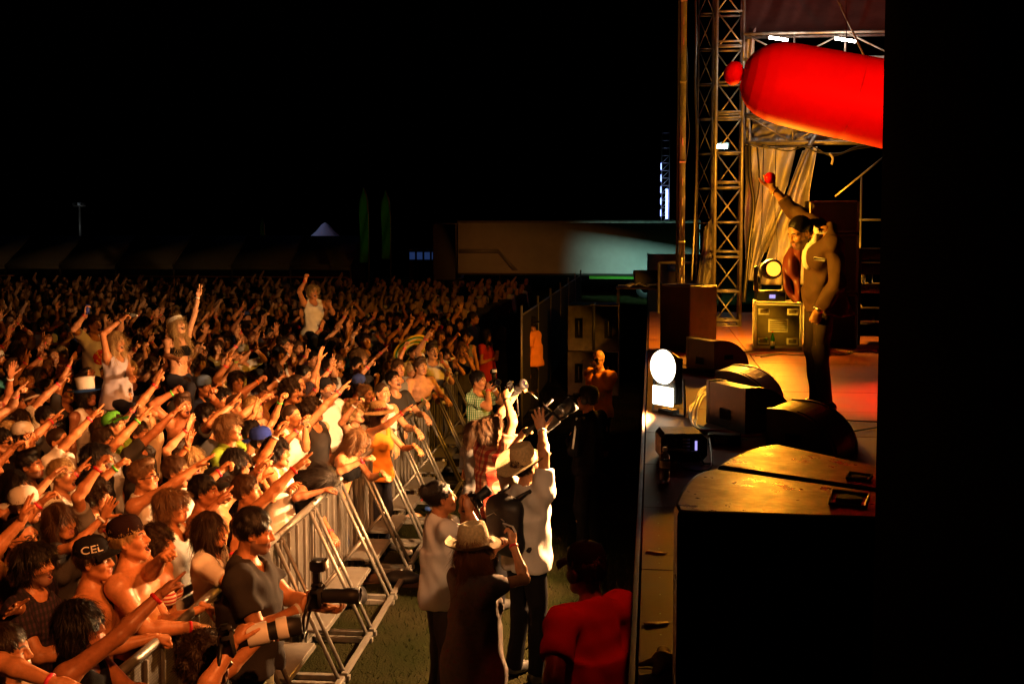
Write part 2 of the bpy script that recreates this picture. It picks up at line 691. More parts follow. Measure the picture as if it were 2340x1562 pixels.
def hand_mesh(h, pose, side):
    key = (h, pose, side)
    if key in HANDS:
        return HANDS[key]
    fp, (tout, tcurl) = HAND_POSES[pose]
    th = .0012 if h > .0045 else 0
    f = Fld(h)
    f.cone((-.035, 0, 0), (.012, 0, 0), .0265, .025, k=.02)
    f.ell((.05, 0, 0), (.05, .041, .0175), k=.02)
    for i, (cu, sp) in enumerate(fp):
        y = .030 - .0195 * i
        L = (.078, .086, .08, .062)[i]
        p = np.array((.086 - (.006 if i == 3 else .0), y, 0.), np.float32)
        f.cone((.03, y * .8, 0), p, .013, .0115, k=.014)
        ang = 0
        for s, fr in enumerate((.44, .31, .25)):
            ang += cu * (.75, 1.0, .7)[s] if cu > .6 else cu
            d = np.array((math.cos(ang) * math.cos(sp), math.cos(ang) * math.sin(sp), -math.sin(ang)), np.float32)
            q = p + d * L * fr
            f.cone(p, q, (.0098, .009, .0082)[s] + th, (.009, .0082, .0068)[s] + th, k=.0035)
            p = q
    p = np.array((.022, .026, -.006), np.float32)
    a0 = tout
    for s, Ls in enumerate((.042, .034, .028)):
        dz = -.25 - tcurl * .25 * s
        a = a0 - tcurl * .55 * s
        d = np.array((math.cos(a), math.sin(a), dz), np.float32)
        d /= np.linalg.norm(d)
        q = p + d * Ls
        f.cone(p, q, (.0145, .0108, .0095)[s] + th * .6, (.011, .0098, .0072)[s] + th * .6, k=.01 if s == 0 else .004)
        p = q
    V, Q = f.run()
    if side < 0:
        V = V * v3(1, -1, 1)
        Q = Q[:, ::-1]
    HANDS[key] = (V, Q)
    return HANDS[key]


# ------------------------------------------------------------------ hair and headwear, in the head's frame
HAIR = {}


def hair_noise(amp, fr, seed):
    r = np.random.RandomState(seed)
    ws = [(r.normal(size=3) * fr * (1, 1, .35), r.uniform(0, 6.3), r.uniform(.5, 1)) for _ in range(7)]

    def fn(X, Y, Z):
        s = 0
        for w, p, a in ws:
            s = s + a * np.sin(w[0] * X + w[1] * Y + w[2] * Z + p)
        return (amp / 2.2) * s
    return fn


STRAND = {'buzz': (900, .010, .0), 'short': (3600, .034, .004), 'quiff': (3600, .038, .005), 'shaggy': (4200, .06, .007), 'curly': (4600, .035, .011), 'afro': (4200, .025, .009), 'long': (4600, .13, .004),
          'long_wavy': (4800, .11, .009), 'bob': (4200, .085, .005), 'bun': (2600, .05, .002), 'ponytail': (2600, .05, .003)}


def strands(V, Q, kind):
    """adds thin tapering locks over the hair shell so that its outline breaks up"""
    n, L, lift = STRAND[kind]
    r = np.random.RandomState(len(kind) * 7 + 1)
    q = Q[r.randint(0, len(Q), n)]
    w = r.dirichlet((1, 1, 1, 1), n).astype(np.float32)
    p = (V[q] * w[:, :, None]).sum(1)
    nn = np.cross(V[q[:, 2]] - V[q[:, 0]], V[q[:, 3]] - V[q[:, 1]])
    nn /= np.linalg.norm(nn, axis=1, keepdims=True) + 1e-9
    c = np.array((-.04, 0, .15), np.float32)
    flow = p - c
    flow[:, 2] -= .05 + .12 * (kind in ('long', 'long_wavy', 'bob'))
    if kind == 'quiff':
        flow = np.stack([-np.ones(n), r.normal(0, .4, n), np.zeros(n)], 1)
    if kind in ('bun', 'ponytail'):
        flow = np.array((-.11, 0, .08)) - p
    flow = flow / (np.linalg.norm(flow, axis=1, keepdims=True) + 1e-9)
    flow += r.normal(0, .2 if kind not in ('curly', 'afro') else .9, (n, 3))
    t = flow - nn * (flow * nn).sum(1, keepdims=True)
    t /= np.linalg.norm(t, axis=1, keepdims=True) + 1e-9
    b = np.cross(nn, t)
    l = L * r.uniform(.5, 1.2, (n, 1))
    u = lift * r.uniform(.1, 1.3, (n, 1))
    wd = r.uniform(.0008, .0017, (n, 1))
    sw = r.normal(0, .2, (n, 1)) * l
    rt = p - nn * .004
    md = p + t * l * .5 + nn * (u + .0015) + b * sw * .35
    tp = p + t * l + nn * u * (1.1 if kind in ('shaggy', 'curly', 'afro') else .25) + b * sw
    tp[:, 2] -= l[:, 0] * .12
    P6 = np.stack([rt - b * wd, rt + b * wd, md - b * wd, md + b * wd, tp - b * wd * .25, tp + b * wd * .25], 1).reshape(-1, 3)
    k = len(V) + 6 * np.arange(n)[:, None]
    q1 = k + np.array((0, 1, 3, 2))
    q2 = k + np.array((2, 3, 5, 4))
    return np.concatenate([V, P6.astype(np.float32)]), np.concatenate([Q, q1, q2]).astype(np.int32)


def hair_mesh(kind):
    if kind in HAIR:
        return HAIR[kind]
    h = .007
    f = Fld(h)
    amp, fr = .006, 130
    if kind == 'buzz':
        f.ell((-.016, 0, .046), (.1, .0785, .093))
        f.half((.058, 0, .05), (.9, 0, -.42))
        f.half((0, 0, -.035), (.25, 0, -1))
        amp = .0015
    elif kind == 'short':
        f.ell((-.018, 0, .052), (.106, .085, .098))
        f.half((.07, 0, .052), (.86, 0, -.5))
        f.half((-.01, 0, -.03), (.55, 0, -.85))
    elif kind == 'quiff':
        f.ell((-.02, 0, .05), (.104, .084, .096))
        f.ell((.045, 0, .125), (.05, .06, .032), k=.03)
        f.half((.086, 0, .055), (.8, 0, -.6))
        f.half((-.01, 0, -.03), (.55, 0, -.85))
    elif kind == 'shaggy':
        f.ell((-.02, 0, .045), (.111, .089, .103))
        f.ell((-.05, 0, -.03), (.068, .08, .07), k=.05)
        f.ell((.055, .02, .075), (.05, .06, .035), k=.03)
        f.half((.084, 0, .04), (.75, 0, -.66))
        amp, fr = .012, 110
    elif kind == 'curly':
        f.ell((-.018, 0, .052), (.116, .098, .106))
        f.ell((-.045, 0, .0), (.08, .088, .08), k=.05)
        f.half((.088, 0, .045), (.8, 0, -.6))
        amp, fr = .016, 100
    elif kind == 'afro':
        f.ell((-.02, 0, .06), (.14, .135, .135))
        f.half((.085, 0, .045), (.85, 0, -.52))
        amp, fr = .015, 120
    elif kind in ('long', 'long_wavy'):
        f.ell((-.02, 0, .045), (.113, .09, .102))
        f.ell((-.045, 0, -.04), (.075, .086, .1), k=.05)
        for s in (-1, 1):
            f.cone((.005, s * .078, .0), (.0, s * .088, -.2), .028, .03, k=.03)
            f.cone((.0, s * .088, -.2), (.015, s * .095, -.33), .03, .016, k=.03)
        f.cone((-.07, 0, -.03), (-.105, 0, -.3), .06, .045, k=.05)
        f.ell((.1, 0, -.02), (.085, .062, .082), k=.02, sub=True)
        f.ell((-.02, 0, -.13), (.05, .04, .1), k=.01, sub=True)
        amp, fr = (.008, 120) if kind == 'long' else (.016, 75)
    elif kind == 'bob':
        f.ell((-.02, 0, .042), (.116, .096, .106))
        f.ell((-.04, 0, -.05), (.08, .098, .085), k=.05)
        f.ell((.1, 0, -.025), (.085, .064, .088), k=.02, sub=True)
        f.half((0, 0, -.12), (.0, 0, -1))
        amp, fr = .009, 110
    elif kind in ('bun', 'ponytail'):
        f.ell((-.018, 0, .048), (.104, .083, .096))
        f.half((.066, 0, .05), (.84, 0, -.54))
        f.half((-.01, 0, -.045), (.45, 0, -.9))
        if kind == 'bun':
            f.ell((-.105, 0, .1), (.042, .042, .042), k=.015)
        else:
            f.cone((-.1, 0, .06), (-.155, 0, -.04), .03, .032, k=.02)
            f.cone((-.155, 0, -.04), (-.145, 0, -.2), .032, .014, k=.02)
    V, Q = f.run(hair_noise(amp * .55, fr, len(kind)))
    V, Q = strands(V, Q, kind)
    HAIR[kind] = np_mesh('hair_' + kind, V, Q)
    HAIR[kind].materials.append(MATS['hair'])
    return HAIR[kind]


HATS = {}


def hat_mesh(kind):
    if kind in HATS:
        return HATS[kind]
    b = MB()
    mats = ['cloth']
    if kind in ('cap', 'cap_back', 'cap_tilt'):
        b.lathe([(.101, -.0), (.104, .03), (.1, .062), (.082, .092), (.05, .107), (.012, .112), (.001, .112)], 24, (-.012, 0, .045), sy=.86)
        b.lathe([(.01, .11), (.008, .118), (.001, .119)], 10, (-.012, 0, .045))

        def brim(u, v):
            a = (u - .5) * 2.0
            r = .098 + v * (.07 * math.cos(a * .75) + .004)
            return (-.012 + r * math.cos(a), r * math.sin(a) * .86, .05 - .014 * v - .03 * (a * a) * v * .5 + .012 * math.cos(a))
        b.cur = 1
        b.grid(brim, 14, 5)
        b.grid(lambda u, v: tuple(np.array(brim(u, v)) - (0, 0, .004)), 14, 5)
        mats = ['cloth', 'cloth']
        if kind == 'cap_back':
            b.xf(Matrix.Rotation(math.pi, 4, 'Z') @ Matrix.Translation((.024, 0, 0)))
        if kind == 'cap_tilt':
            b.xf(Matrix.Rotation(-.3, 4, 'Y'))
    elif kind in ('fedora', 'cowboy', 'tophat', 'straw_red'):
        s = {'fedora': .115, 'straw_red': .15, 'cowboy': .16, 'tophat': .15}[kind]
        ch = {'fedora': .13, 'straw_red': .11, 'cowboy': .135, 'tophat': .16}[kind]
        b.lathe([(.103, .0), (.1, .05), (.094, .085), (.083, ch * .93), (.055, ch), (.02, ch - .012), (.001, ch - .014)]
                if kind != 'tophat' else [(.1, 0), (.104, .08), (.112, ch), (.06, ch + .006), (.001, ch + .006)],
                28, (-.01, 0, .055), sy=.87)
        b.cur = 1
        b.lathe([(.1045, .002), (.1035, .03)], 28, (-.01, 0, .055), sy=.87)
        b.cur = 2

        def br(u, v, o=0):
            a = u * 2 * math.pi
            r = .1 + v * (s - .04)
            lift = {'cowboy': .055 * abs(math.sin(a)) ** 2 * v * v - .02 * v * abs(math.cos(a)), 'fedora': .006 * v + .03 * v * v * (math.cos(a) < -.2) - .012 * v * (math.cos(a) > 0),
                    'straw_red': -.025 * v + .01 * math.sin(2 * a) * v, 'tophat': .012 * v + .028 * v * v * abs(math.sin(a))}[kind]
            return (-.01 + r * math.cos(a), r * math.sin(a) * .9, .056 + lift - o)
        b.grid(lambda u, v: br(u, v), 28, 4)
        b.grid(lambda u, v: br(u, v, .004), 28, 4)
        mats = {'fedora': ['straw', 'cloth', 'straw'], 'straw_red': ['straw', 'cloth', 'straw'], 'cowboy': ['straw', 'straw', 'straw'],
                'tophat': ['cloth', 'hat_blue', 'hat_blue']}[kind]
    elif kind == 'sombrero':
        b.lathe([(.1, 0), (.09, .08), (.06, .15), (.001, .165)], 24, (-.01, 0, .05), sy=.88)
        for i in range(8):
            b.cur = 1 + i % 3
            r0, r1 = .1 + i * .026, .1 + (i + 1) * .026
            zz = lambda r: .05 + 1.6 * max(0, r - .16) ** 2
            b.lathe([(r0, zz(r0)), (r1, zz(r1))], 36, (-.01, 0, .0))
            b.lathe([(r0, zz(r0) - .005), (r1, zz(r1) - .005)], 36, (-.01, 0, .0))
        b.xf(Matrix.Translation((-.02, 0, .03)) @ Matrix.Rotation(-.8, 4, 'Y') @ Matrix.Translation((.0, 0, -.03)))
        mats = ['sombrero_yellow', 'sombrero_green', 'sombrero_yellow', 'sombrero_pale']
    elif kind == 'beanie':
        b.lathe([(.1, -.01), (.106, .0), (.107, .025), (.104, .06), (.085, .095), (.05, .112), (.001, .118)], 24, (-.014, 0, .045), sy=.86)
    elif kind == 'headband':
        b.lathe([(.1, -.005), (.104, -.003), (.104, .042), (.099, .045)], 28, (-.008, 0, .045), sy=.85)
        b.xf(Matrix.Rotation(-.15, 4, 'Y'))
    elif kind == 'visor_band':
        b.lathe([(.101, .0), (.104, .002), (.104, .02), (.1, .022)], 28, (-.008, 0, .05), sy=.85)
    elif kind in ('sunglasses', 'glasses', 'shades_up'):
        for s in (-1, 1):
            b.cur = 0
            b.tube([(.1 - .012 * math.cos(t) * s * 0 - .006 * abs(s), s * .032 + .024 * math.cos(t), .004 + .019 * math.sin(t)) for t in
                    [i * math.pi / 6 for i in range(12)]], .0028, 6, closed=True)
            b.tube([(.094, s * .055, .01), (.06, s * .076, .012), (-.01, s * .083, .01)], .0026, 6)
            if kind != 'glasses':
                b.cur = 1
                b.lathe([(.023, 0), (.0225, .003), (.001, .004)], 14, (.094, s * .032, .004), axis='x', sy=.8)
            b.cur = 0
        b.tube([(.096, -.01, .008), (.099, 0, .01), (.096, .01, .008)], .0026, 6)
        if kind == 'shades_up':
            b.xf(Matrix.Translation((-.035, 0, .098)) @ Matrix.Rotation(-.75, 4, 'Y'))
        mats = ['plastic', 'lens_glass']
    elif kind == 'headset':
        b.tube([(-.01, s * .092 if False else .092 * math.cos(t), .03 + .115 * math.sin(t)) for t in [i * math.pi / 10 for i in range(11)]], .006, 6)
        for s in (-1, 1):
            b.lathe([(.001, -.012), (.034, -.012), (.036, .008), (.028, .014), (.001, .014)], 16, (-.005, s * .088, .0), axis='y')
        b.tube([(.0, -.095, -.01), (.05, -.085, -.05), (.1, -.04, -.062)], .003, 6)
        b.lathe([(.001, -.01), (.008, -.008), (.008, .008), (.001, .01)], 8, (.1, -.036, -.062))
        mats = ['black_matt']
    me = b.mesh('hat_' + kind, True)
    for m in mats:
        me.materials.append(MATS[m])
    HATS[kind] = me
    return me


surf('hat_blue', (.03, .13, .5), rough=.7)
for nm, c in (('sombrero_yellow', 'e8c020'), ('sombrero_green', '1a7a4a'), ('sombrero_pale', 'e8e2b0')):
    surf(nm, c, rough=.7, noise=.1)


# ------------------------------------------------------------------ bodies
def nrm(v):
    v = np.asarray(v, np.float32)
    return v / (np.linalg.norm(v) + 1e-9)


UP_ARM, FORE_ARM = .295, .265


def solve_arm(sh, target, pole):
    """two-bone chain from shoulder to the wrist target"""
    d = target - sh
    L = float(np.linalg.norm(d))
    mx = (UP_ARM + FORE_ARM) * .995
    if L > mx:
        d = d * (mx / L)
        L = mx
    if L < .12:
        d = nrm(d) * .12
        L = .12
    u = nrm(d)
    a = (UP_ARM ** 2 - FORE_ARM ** 2 + L * L) / (2 * L)
    hgt = math.sqrt(max(UP_ARM ** 2 - a * a, 0))
    p = nrm(pole - u * float(pole @ u))
    return sh + u * a + p * hgt, sh + d


class Pose:
    """joint positions in the person's own frame: x forward, y left, z up, feet at the origin"""

    def __init__(s, lean=0., side=0., twist=0., female=False, build=1., look=(0, 0), head_fwd=0., crouch=0., drop=0.):
        s.female, s.build = female, build
        s.drop = drop
        R = rotm('Z', twist) @ rotm('Y', lean) @ rotm('X', side)
        s.R = R
        s.pel = v3(0, 0, .95 - drop)
        s.T = lambda p: s.pel + R @ (np.asarray(p, np.float32) - v3(0, 0, .95))
        s.neck = s.T((-.015, 0, 1.475))
        hp, hy = look
        s.HR = rotm('Z', twist + hy) @ rotm('Y', lean * .5 - hp)
        s.headc = s.neck + R @ v3(.012 + head_fwd, 0, .055) + s.HR @ v3(.028, 0, .095)
        s.sw = .175 if female else .195
        s.arms = {}
        s.hands = {}

    def shoulder(s, sd, up=0.):
        return s.T((-.01 + .02 * max(0, up), sd * (s.sw - .02 * max(0, up)), 1.415 + .055 * max(0, up)))

    def arm(s, sd, target, pole=None, hand='relaxed', palm=None, bend=None, world=True):
        t = np.asarray(target, np.float32)
        sh0 = s.shoulder(sd)
        up = float(nrm(t - sh0)[2])
        sh = s.shoulder(sd, up)
        pole = nrm(pole if pole is not None else s.R @ v3(-.5, sd * .6, -.7))
        el, wr = solve_arm(sh, t, pole)
        fd = nrm(wr - el)
        hd = nrm(bend) if bend is not None else fd
        hd = nrm(hd * .8 + fd * .2)
        pn = np.asarray(palm, np.float32) if palm is not None else s.R @ v3(.8, 0, -.5)
        z = -nrm(pn - hd * float(pn @ hd))
        y = np.cross(z, hd)
        HRm = np.stack([hd, y, z], 1)
        s.arms[sd] = (sh, el, wr, fd)
        s.hands[sd] = (hand, HRm)
        return s


def torso(f, P, inf=0., female=False, b=1., k=.05, fat=0., hips=True, cloth=False):
    T, R = P.T, P.R
    i = inf
    f.ell(T((.005, 0, 1.30)), (.118 * b + i, (.152 if female else .168) * b + i, .185 + i), R, k=k)
    f.ell(T((.012 + fat * .5, 0, 1.09)), (.1 * b + i + fat, (.12 if female else .142) * b + i + fat * .8, .15 + i), R, k=.06)
    if hips:
        f.ell(T((-.005, 0, .935)), (.112 * b + i, (.165 if female else .155) * b + i, .115 + i), R, k=.06)
    f.cone(T((-.015, -(P.sw - .05), 1.415)), T((-.015, P.sw - .05, 1.415)), .058 + i, .058 + i, k=.06)
    f.cone(T((-.02, 0, 1.43)), T((-.02, 0, 1.47)), .075 + i, .06 + i, k=.05)
    for s in (-1, 1):
        if cloth and not female:
            f.ell(T((.06 * b, s * .06, 1.3)), (.058 + i, .09 + i, .1 + i), R, k=.06)
        elif female:
            f.ell(T((.098 * b, s * .068, 1.285)), (.05 + i, .057 + i, .058 + i), R, k=.025)
        else:
            f.ell(T((.075 * b, s * .075, 1.33)), (.052 + i, .08 + i, .062 + i), R, k=.035)


def limbs(f, P, sd, inf=0., b=1., k=.025, part=(0, 1), capped=False):
    sh, el, wr, fd = P.arms[sd]
    g = (.84 if P.female else 1.) * b
    f.ell(sh, v3(.06, .06, .06) * g + inf, k=.05)
    f.cone(sh, el, .052 * g + inf, .041 * g + inf, k=.04)
    m = el + (wr - el) * .28
    f.cone(el, m, .040 * g + inf, .043 * g + inf, k=k)
    f.cone(m, wr + fd * .012, .043 * g + inf, .0275 * g + inf, k=k)


def legs_fld(f, P, inf=0., stance=.1, b=1., cap=None):
    for s in (-1, 1):
        hip = v3(0, s * .088, .9 - P.drop)
        kn = v3(.03 + P.drop * .8, s * (stance + .0), .49 - P.drop * .45)
        an = v3(-.02 + P.drop * .1, s * (stance + .02), .085)
        f.cone(hip, kn, .084 * b + inf, .056 * b + inf, k=.05)
        m = kn + (an - kn) * .3
        f.cone(kn, m, .054 * b + inf, .056 * b + inf, k=.03)
        f.cone(m, an, .056 * b + inf, .037 * b + inf, k=.03)


def fold_noise(amp, seed):
    r = np.random.RandomState(seed % 9999)
    ws = []
    for _ in range(6):
        d = r.normal(size=3) * (1, 1, .55)
        d = d / np.linalg.norm(d) * r.uniform(18, 48)
        ws.append((d, r.uniform(0, 6.3), r.uniform(.4, 1)))

    def fn(X, Y, Z):
        s = 0
        for w, p, a in ws:
            s = s + a * np.sin(w[0] * X + w[1] * Y + w[2] * Z + p)
        return (amp / 2) * s
    return fn


def body_mesh(P, h, mouth=0, beard=0, full=False, fat=0., hh=None, hs=None, shrink=0.):
    f = Fld(h)
    torso(f, P, -shrink, P.female, P.build, fat=fat)
    f.cone(P.neck, P.headc + P.HR @ v3(-.03, 0, -.06), .054 if not P.female else .047, .05 if not P.female else .044, k=.04)
    for sd in P.arms:
        limbs(f, P, sd, b=P.build)
    if full:
        legs_fld(f, P, 0, b=P.build)
    V, Q = f.run()
    parts = [(V, Q, 0)]
    HV, HQ, HM = head_mesh(hs or max(.0048, min(h * .5, .009)), mouth, P.female, beard)
    parts.append(((HV * .97) @ P.HR.T + P.headc, HQ, HM))
    for sd in P.arms:
        pose, HRm = P.hands[sd]
        if pose is None:
            continue
        hv, hq = hand_mesh(hh or (.004 if h < .013 else .006), pose, sd)
        sc = .92 if P.female else 1.0
        parts.append(((hv * sc) @ HRm.T + P.arms[sd][2], hq, 0))
    V, Q, M = cat(parts)
    me = np_mesh('body', V, Q, M)
    for m in ('skin', 'brow', 'eye', 'iris', 'mouth', 'lip', 'teeth', 'stubble'):
        me.materials.append(MATS[m])
    return me


surf('stubble', (.2, .1, .06), rough=.7, noise=.2)


def top_mesh(P, kind, h, seed=0, fat=0.):
    f = Fld(h)
    i = .013
    b = P.build
    T, R = P.T, P.R
    long = kind in ('dress', 'loose', 'longtank')
    if kind == 'bra':
        torso(f, P, .009, P.female, b, fat=fat, hips=False)
        f.half(T((0, 0, 1.345)), R @ v3(-.25, 0, 1))
        f.half(T((0, 0, 1.235)), R @ v3(0, 0, -1))
    else:
        torso(f, P, i, P.female, b, fat=fat, cloth=True)
        f.capped(T((.0, 0, 1.06 if P.female else 1.24)), T((0, 0, .84)), (.125 if P.female else .138) * b + fat, .156 * b + fat * .6, k=.08)
        f.ell(T((0, 0, .9)), (.158 * b, .21 * b, .15), R, k=.05)
        if kind in ('tee', 'plaid', 'polo', 'jacket', 'long', 'dress', 'overshirt'):
            for sd in P.arms:
                sh, el, wr, fd = P.arms[sd]
                g = (.84 if P.female else 1.) * b
                f.ell(sh, v3(.066, .066, .066) * g + i * .8, k=.05)
                if kind in ('jacket', 'long'):
                    f.cone(sh, el, .056 * g + i, .048 * g + i, k=.04)
                    f.capped(el, el + (wr - el) * .97, .05 * g + i, .036 * g + i, k=.04)
                else:
                    fr = .62 if kind != 'dress' else .42
                    f.capped(sh, sh + (el - sh) * fr, .058 * g + i, (.052 if fr > .5 else .056) * g + i + .004, k=.035)
        if kind == 'dress':
            f.capped(T((0, 0, 1.2)), v3(0, 0, .52 - P.drop * .5), .155, .25, k=.1)
        elif kind == 'loose':
            f.capped(T((0.01, 0, 1.2)), T((0.01, 0, .8)), .15, .2, k=.08)
        if kind in ('tank', 'loose', 'longtank'):
            for sd in (-1, 1):
                f.ell(T((0, sd * (P.sw + .045), 1.40)), (.13, .085, .13), R, k=.012, sub=True)
            f.ell(T((.06, 0, 1.50)), (.13, .085, .115), R, k=.012, sub=True)
        else:
            f.cone(T((.03, 0, 1.47)), T((.03, 0, 1.58)), .082, .1, k=.012, sub=True)
        if kind in ('polo', 'jacket'):
            f.ell(T((.16, 0, 1.43)), (.09, .035, .12), R, k=.01, sub=True)
        z = {'dress': .53, 'loose': .82, 'jacket': .78}.get(kind, .86)
        if kind == 'dress':
            f.half(v3(0, 0, z), v3(0, 0, -1))
        else:
            f.half(T((0, 0, z)), R @ v3(0, 0, -1))
    amp = .0085 if kind not in ('bra',) else .001
    n1, n2 = fold_noise(amp, seed + 7), fold_noise(amp * .55, seed + 71)
    V, Q = f.run((lambda X, Y, Z: n1(X, Y, Z) + n2(X * 1.8, Y * 1.8, Z * 1.5)))
    return np_mesh('top', V, Q)


TRO = {}


def trousers_mesh(kind, drop=0., h=.02):
    key = (kind, round(drop, 2), h)
    if key in TRO:
        return TRO[key]
    P = Pose(drop=drop)
    f = Fld(h)
    f.ell((-.005, 0, .935 - drop), (.115, .16, .11), k=.05)
    for s in (-1, 1):
        hip = v3(0, s * .088, .9 - drop)
        kn = v3(.03 + drop * .8, s * .1, .49 - drop * .45)
        an = v3(-.02 + drop * .1, s * .12, .06)
        f.cone(hip, kn, .096, .073, k=.05)
        if kind == 'jeans':
            f.capped(kn - (an - kn) * .05, an, .072, .06, k=.04)
        else:
            f.capped(hip + (kn - hip) * .3, kn, .098, .1, k=.04)
    f.half((0, 0, 1.02 - drop), (0, 0, 1))
    V, Q = f.run(fold_noise(.005, 3))
    me = np_mesh('trousers', V, Q)
    me.materials.append(MATS['denim'])
    TRO[key] = me
    return me


def shin_mesh():
    """bare lower legs under shorts"""
    if 'shin' not in TRO:
        P = Pose()
        f = Fld(.016)
        for s in (1,):
            kn, an = v3(.03, 0, .52), v3(-.02, s * .02, .085)
            m = kn + (an - kn) * .3
            f.cone(kn, m, .054, .056, k=.03)
            f.cone(m, an, .056, .037, k=.03)
        V, Q = f.run()
        TRO['shin'] = np_mesh('shin', V, Q)
        TRO['shin'].materials.append(MATS['skin'])
    return TRO['shin']


def shoes_mesh():
    if 'shoes' not in TRO:
        f = Fld(.012)
        f.cone((-.05, 0, .045), (.05, .003, .045), .045, .048, k=.03)
        f.cone((.05, .003, .04), (.14, .008, .035), .045, .036, k=.03)
        f.cone((-.02, 0, .05), (-.02, 0, .11), .047, .044, k=.03)
        f.half((0, 0, .004), (0, 0, -1))
        V, Q = f.run()
        TRO['shoes'] = np_mesh('shoes', V, Q)
        TRO['shoes'].materials.append(MATS['shoe'])
    return TRO['shoes']


def band_mesh():
    if 'band' not in TRO:
        b = MB().lathe([(.031, -.009), (.0345, -.008), (.0345, .008), (.031, .009)], 16, axis='x')
        me = b.mesh('wristband', True)
        me.materials.append(MATS['plastic'])
        TRO['band'] = me
    return TRO['band']


SKINS = [(.56, .245, .105), (.50, .21, .085), (.60, .285, .14), (.42, .165, .07), (.28, .11, .05), (.64, .33, .18)]
HAIRC = {'black': (.012, .009, .008), 'dark': (.03, .017, .01), 'brown': (.07, .035, .017), 'light': (.17, .09, .04), 'blond': (.42, .27, .11), 'grey': (.3, .28, .26),
         'red': (.2, .07, .025)}
TOPC = {'white': (.78, .76, .72), 'black': (.007, .007, .008), 'grey': (.22, .22, .23), 'navy': (.02, .03, .08), 'blue': (.06, .16, .4), 'red': (.5, .04, .03),
        'green': (.25, .42, .05), 'teal': (.1, .38, .38), 'yellow': (.65, .45, .06), 'pink': (.65, .2, .25), 'charcoal': (.045, .042, .042), 'lilac': (.48, .45, .55),
        'orange': (.85, .30, .04), 'tan': (.45, .32, .2), 'cream': (.7, .64, .52)}
BANDC = {'pink': (.85, .06, .12), 'red': (.75, .03, .03), 'green': (.1, .6, .08), 'white': (.8, .8, .8), 'orange': (.9, .25, .03), 'black': (.01, .01, .01)}


def mat4(R, t, s=1.):
    M = Matrix(((R[0][0] * s, R[0][1] * s, R[0][2] * s, t[0]), (R[1][0] * s, R[1][1] * s, R[1][2] * s, t[1]), (R[2][0] * s, R[2][1] * s, R[2][2] * s, t[2]), (0, 0, 0, 1)))
    return M


def dress_person(root, P, look, meshes=None):
    """adds the parts of a person under root; look is a dict of choices; meshes may hold shared body and top"""
    g = look.get
    meshes = meshes or {}
    h = g('h', .014)
    sk = SKINS[g('skin', 0)]
    bm = meshes.get('body') or body_mesh(P, h, g('mouth', 0), g('beard', 0), g('full', False), g('fat', 0.), hh=g('hh'), hs=g('hs'), shrink=.012 if g('top') not in (None, 'bra') else 0.)
    link('body', bm, parent=root, color=sk)
    top = g('top')
    tm = meshes.get('top')
    if top:
        mt = g('topmat', 'cloth')
        if tm is None:
            tm = top_mesh(P, top, max(h, .012) * 1.05, g('seed', 1), g('fat', 0.))
        nm = {'dress': 'dress', 'jacket': 'jacket', 'tank': 'tank_top', 'loose': 'tank_top', 'longtank': 'tank_top', 'bra': 'bikini_top'}.get(top, 'shirt')
        if not tm.materials:
            tm.materials.append(MATS['cloth'])
        o = link(nm, tm, parent=root, color=TOPC[g('topc', 'white')])
        if mt != 'cloth':
            o.material_slots[0].link = 'OBJECT'
            o.material_slots[0].material = MATS[mt]
    hr = g('hair')
    if hr:
        o = link('hair', hair_mesh(hr), parent=root, color=HAIRC[g('hairc', 'dark')])
        o.matrix_local = mat4(P.HR, P.headc, g('hairs', 1.0))
    for hk, hc in g('hats', ()):
        nm = {'cap': 'cap', 'cap_back': 'cap', 'cap_tilt': 'cap', 'fedora': 'straw_hat', 'cowboy': 'straw_hat', 'straw_red': 'straw_hat', 'tophat': 'hat', 'shades_up': 'sunglasses', 'visor_band': 'headband'}.get(hk, hk)
        o = link(nm, hat_mesh(hk), parent=root, color=hc)
        o.matrix_local = mat4(P.HR, P.headc, 1.12 if (hk in ('headband', 'visor_band', 'cap', 'cap_back', 'cap_tilt', 'beanie', 'fedora', 'tophat') and hr in ('long', 'long_wavy', 'bob', 'curly', 'shaggy')) else 1.04)
    for sd, bc in g('bands', ()):
        if sd in P.arms:
            sh, el, wr, fd = P.arms[sd]
            z = np.cross(fd, v3(.3, .5, .8))
            z = nrm(z)
            y = np.cross(z, fd)
            o = link('wristband', band_mesh(), parent=root, color=BANDC[bc])
            o.matrix_local = mat4(np.stack([fd, y, z], 1), wr - fd * .02, .95 if P.female else 1.06)
    lg = g('legs', 'jeans')
    if lg:
        link('trousers' if lg == 'jeans' else 'shorts', trousers_mesh(lg, P.drop, g('lh', .024)), parent=root, color=g('legc', (.03, .035, .06)))
        if lg == 'shorts' and not g('full'):
            for sd in (-1, 1):
                o = link('lower_leg', shin_mesh(), parent=root, loc=(0, sd * .1, 0), color=sk)
        if not meshes:
            for sd in (-1, 1):
                link('shoe', shoes_mesh(), parent=root, loc=(0, sd * .12, 0))
    return {'body': bm, 'top': tm}

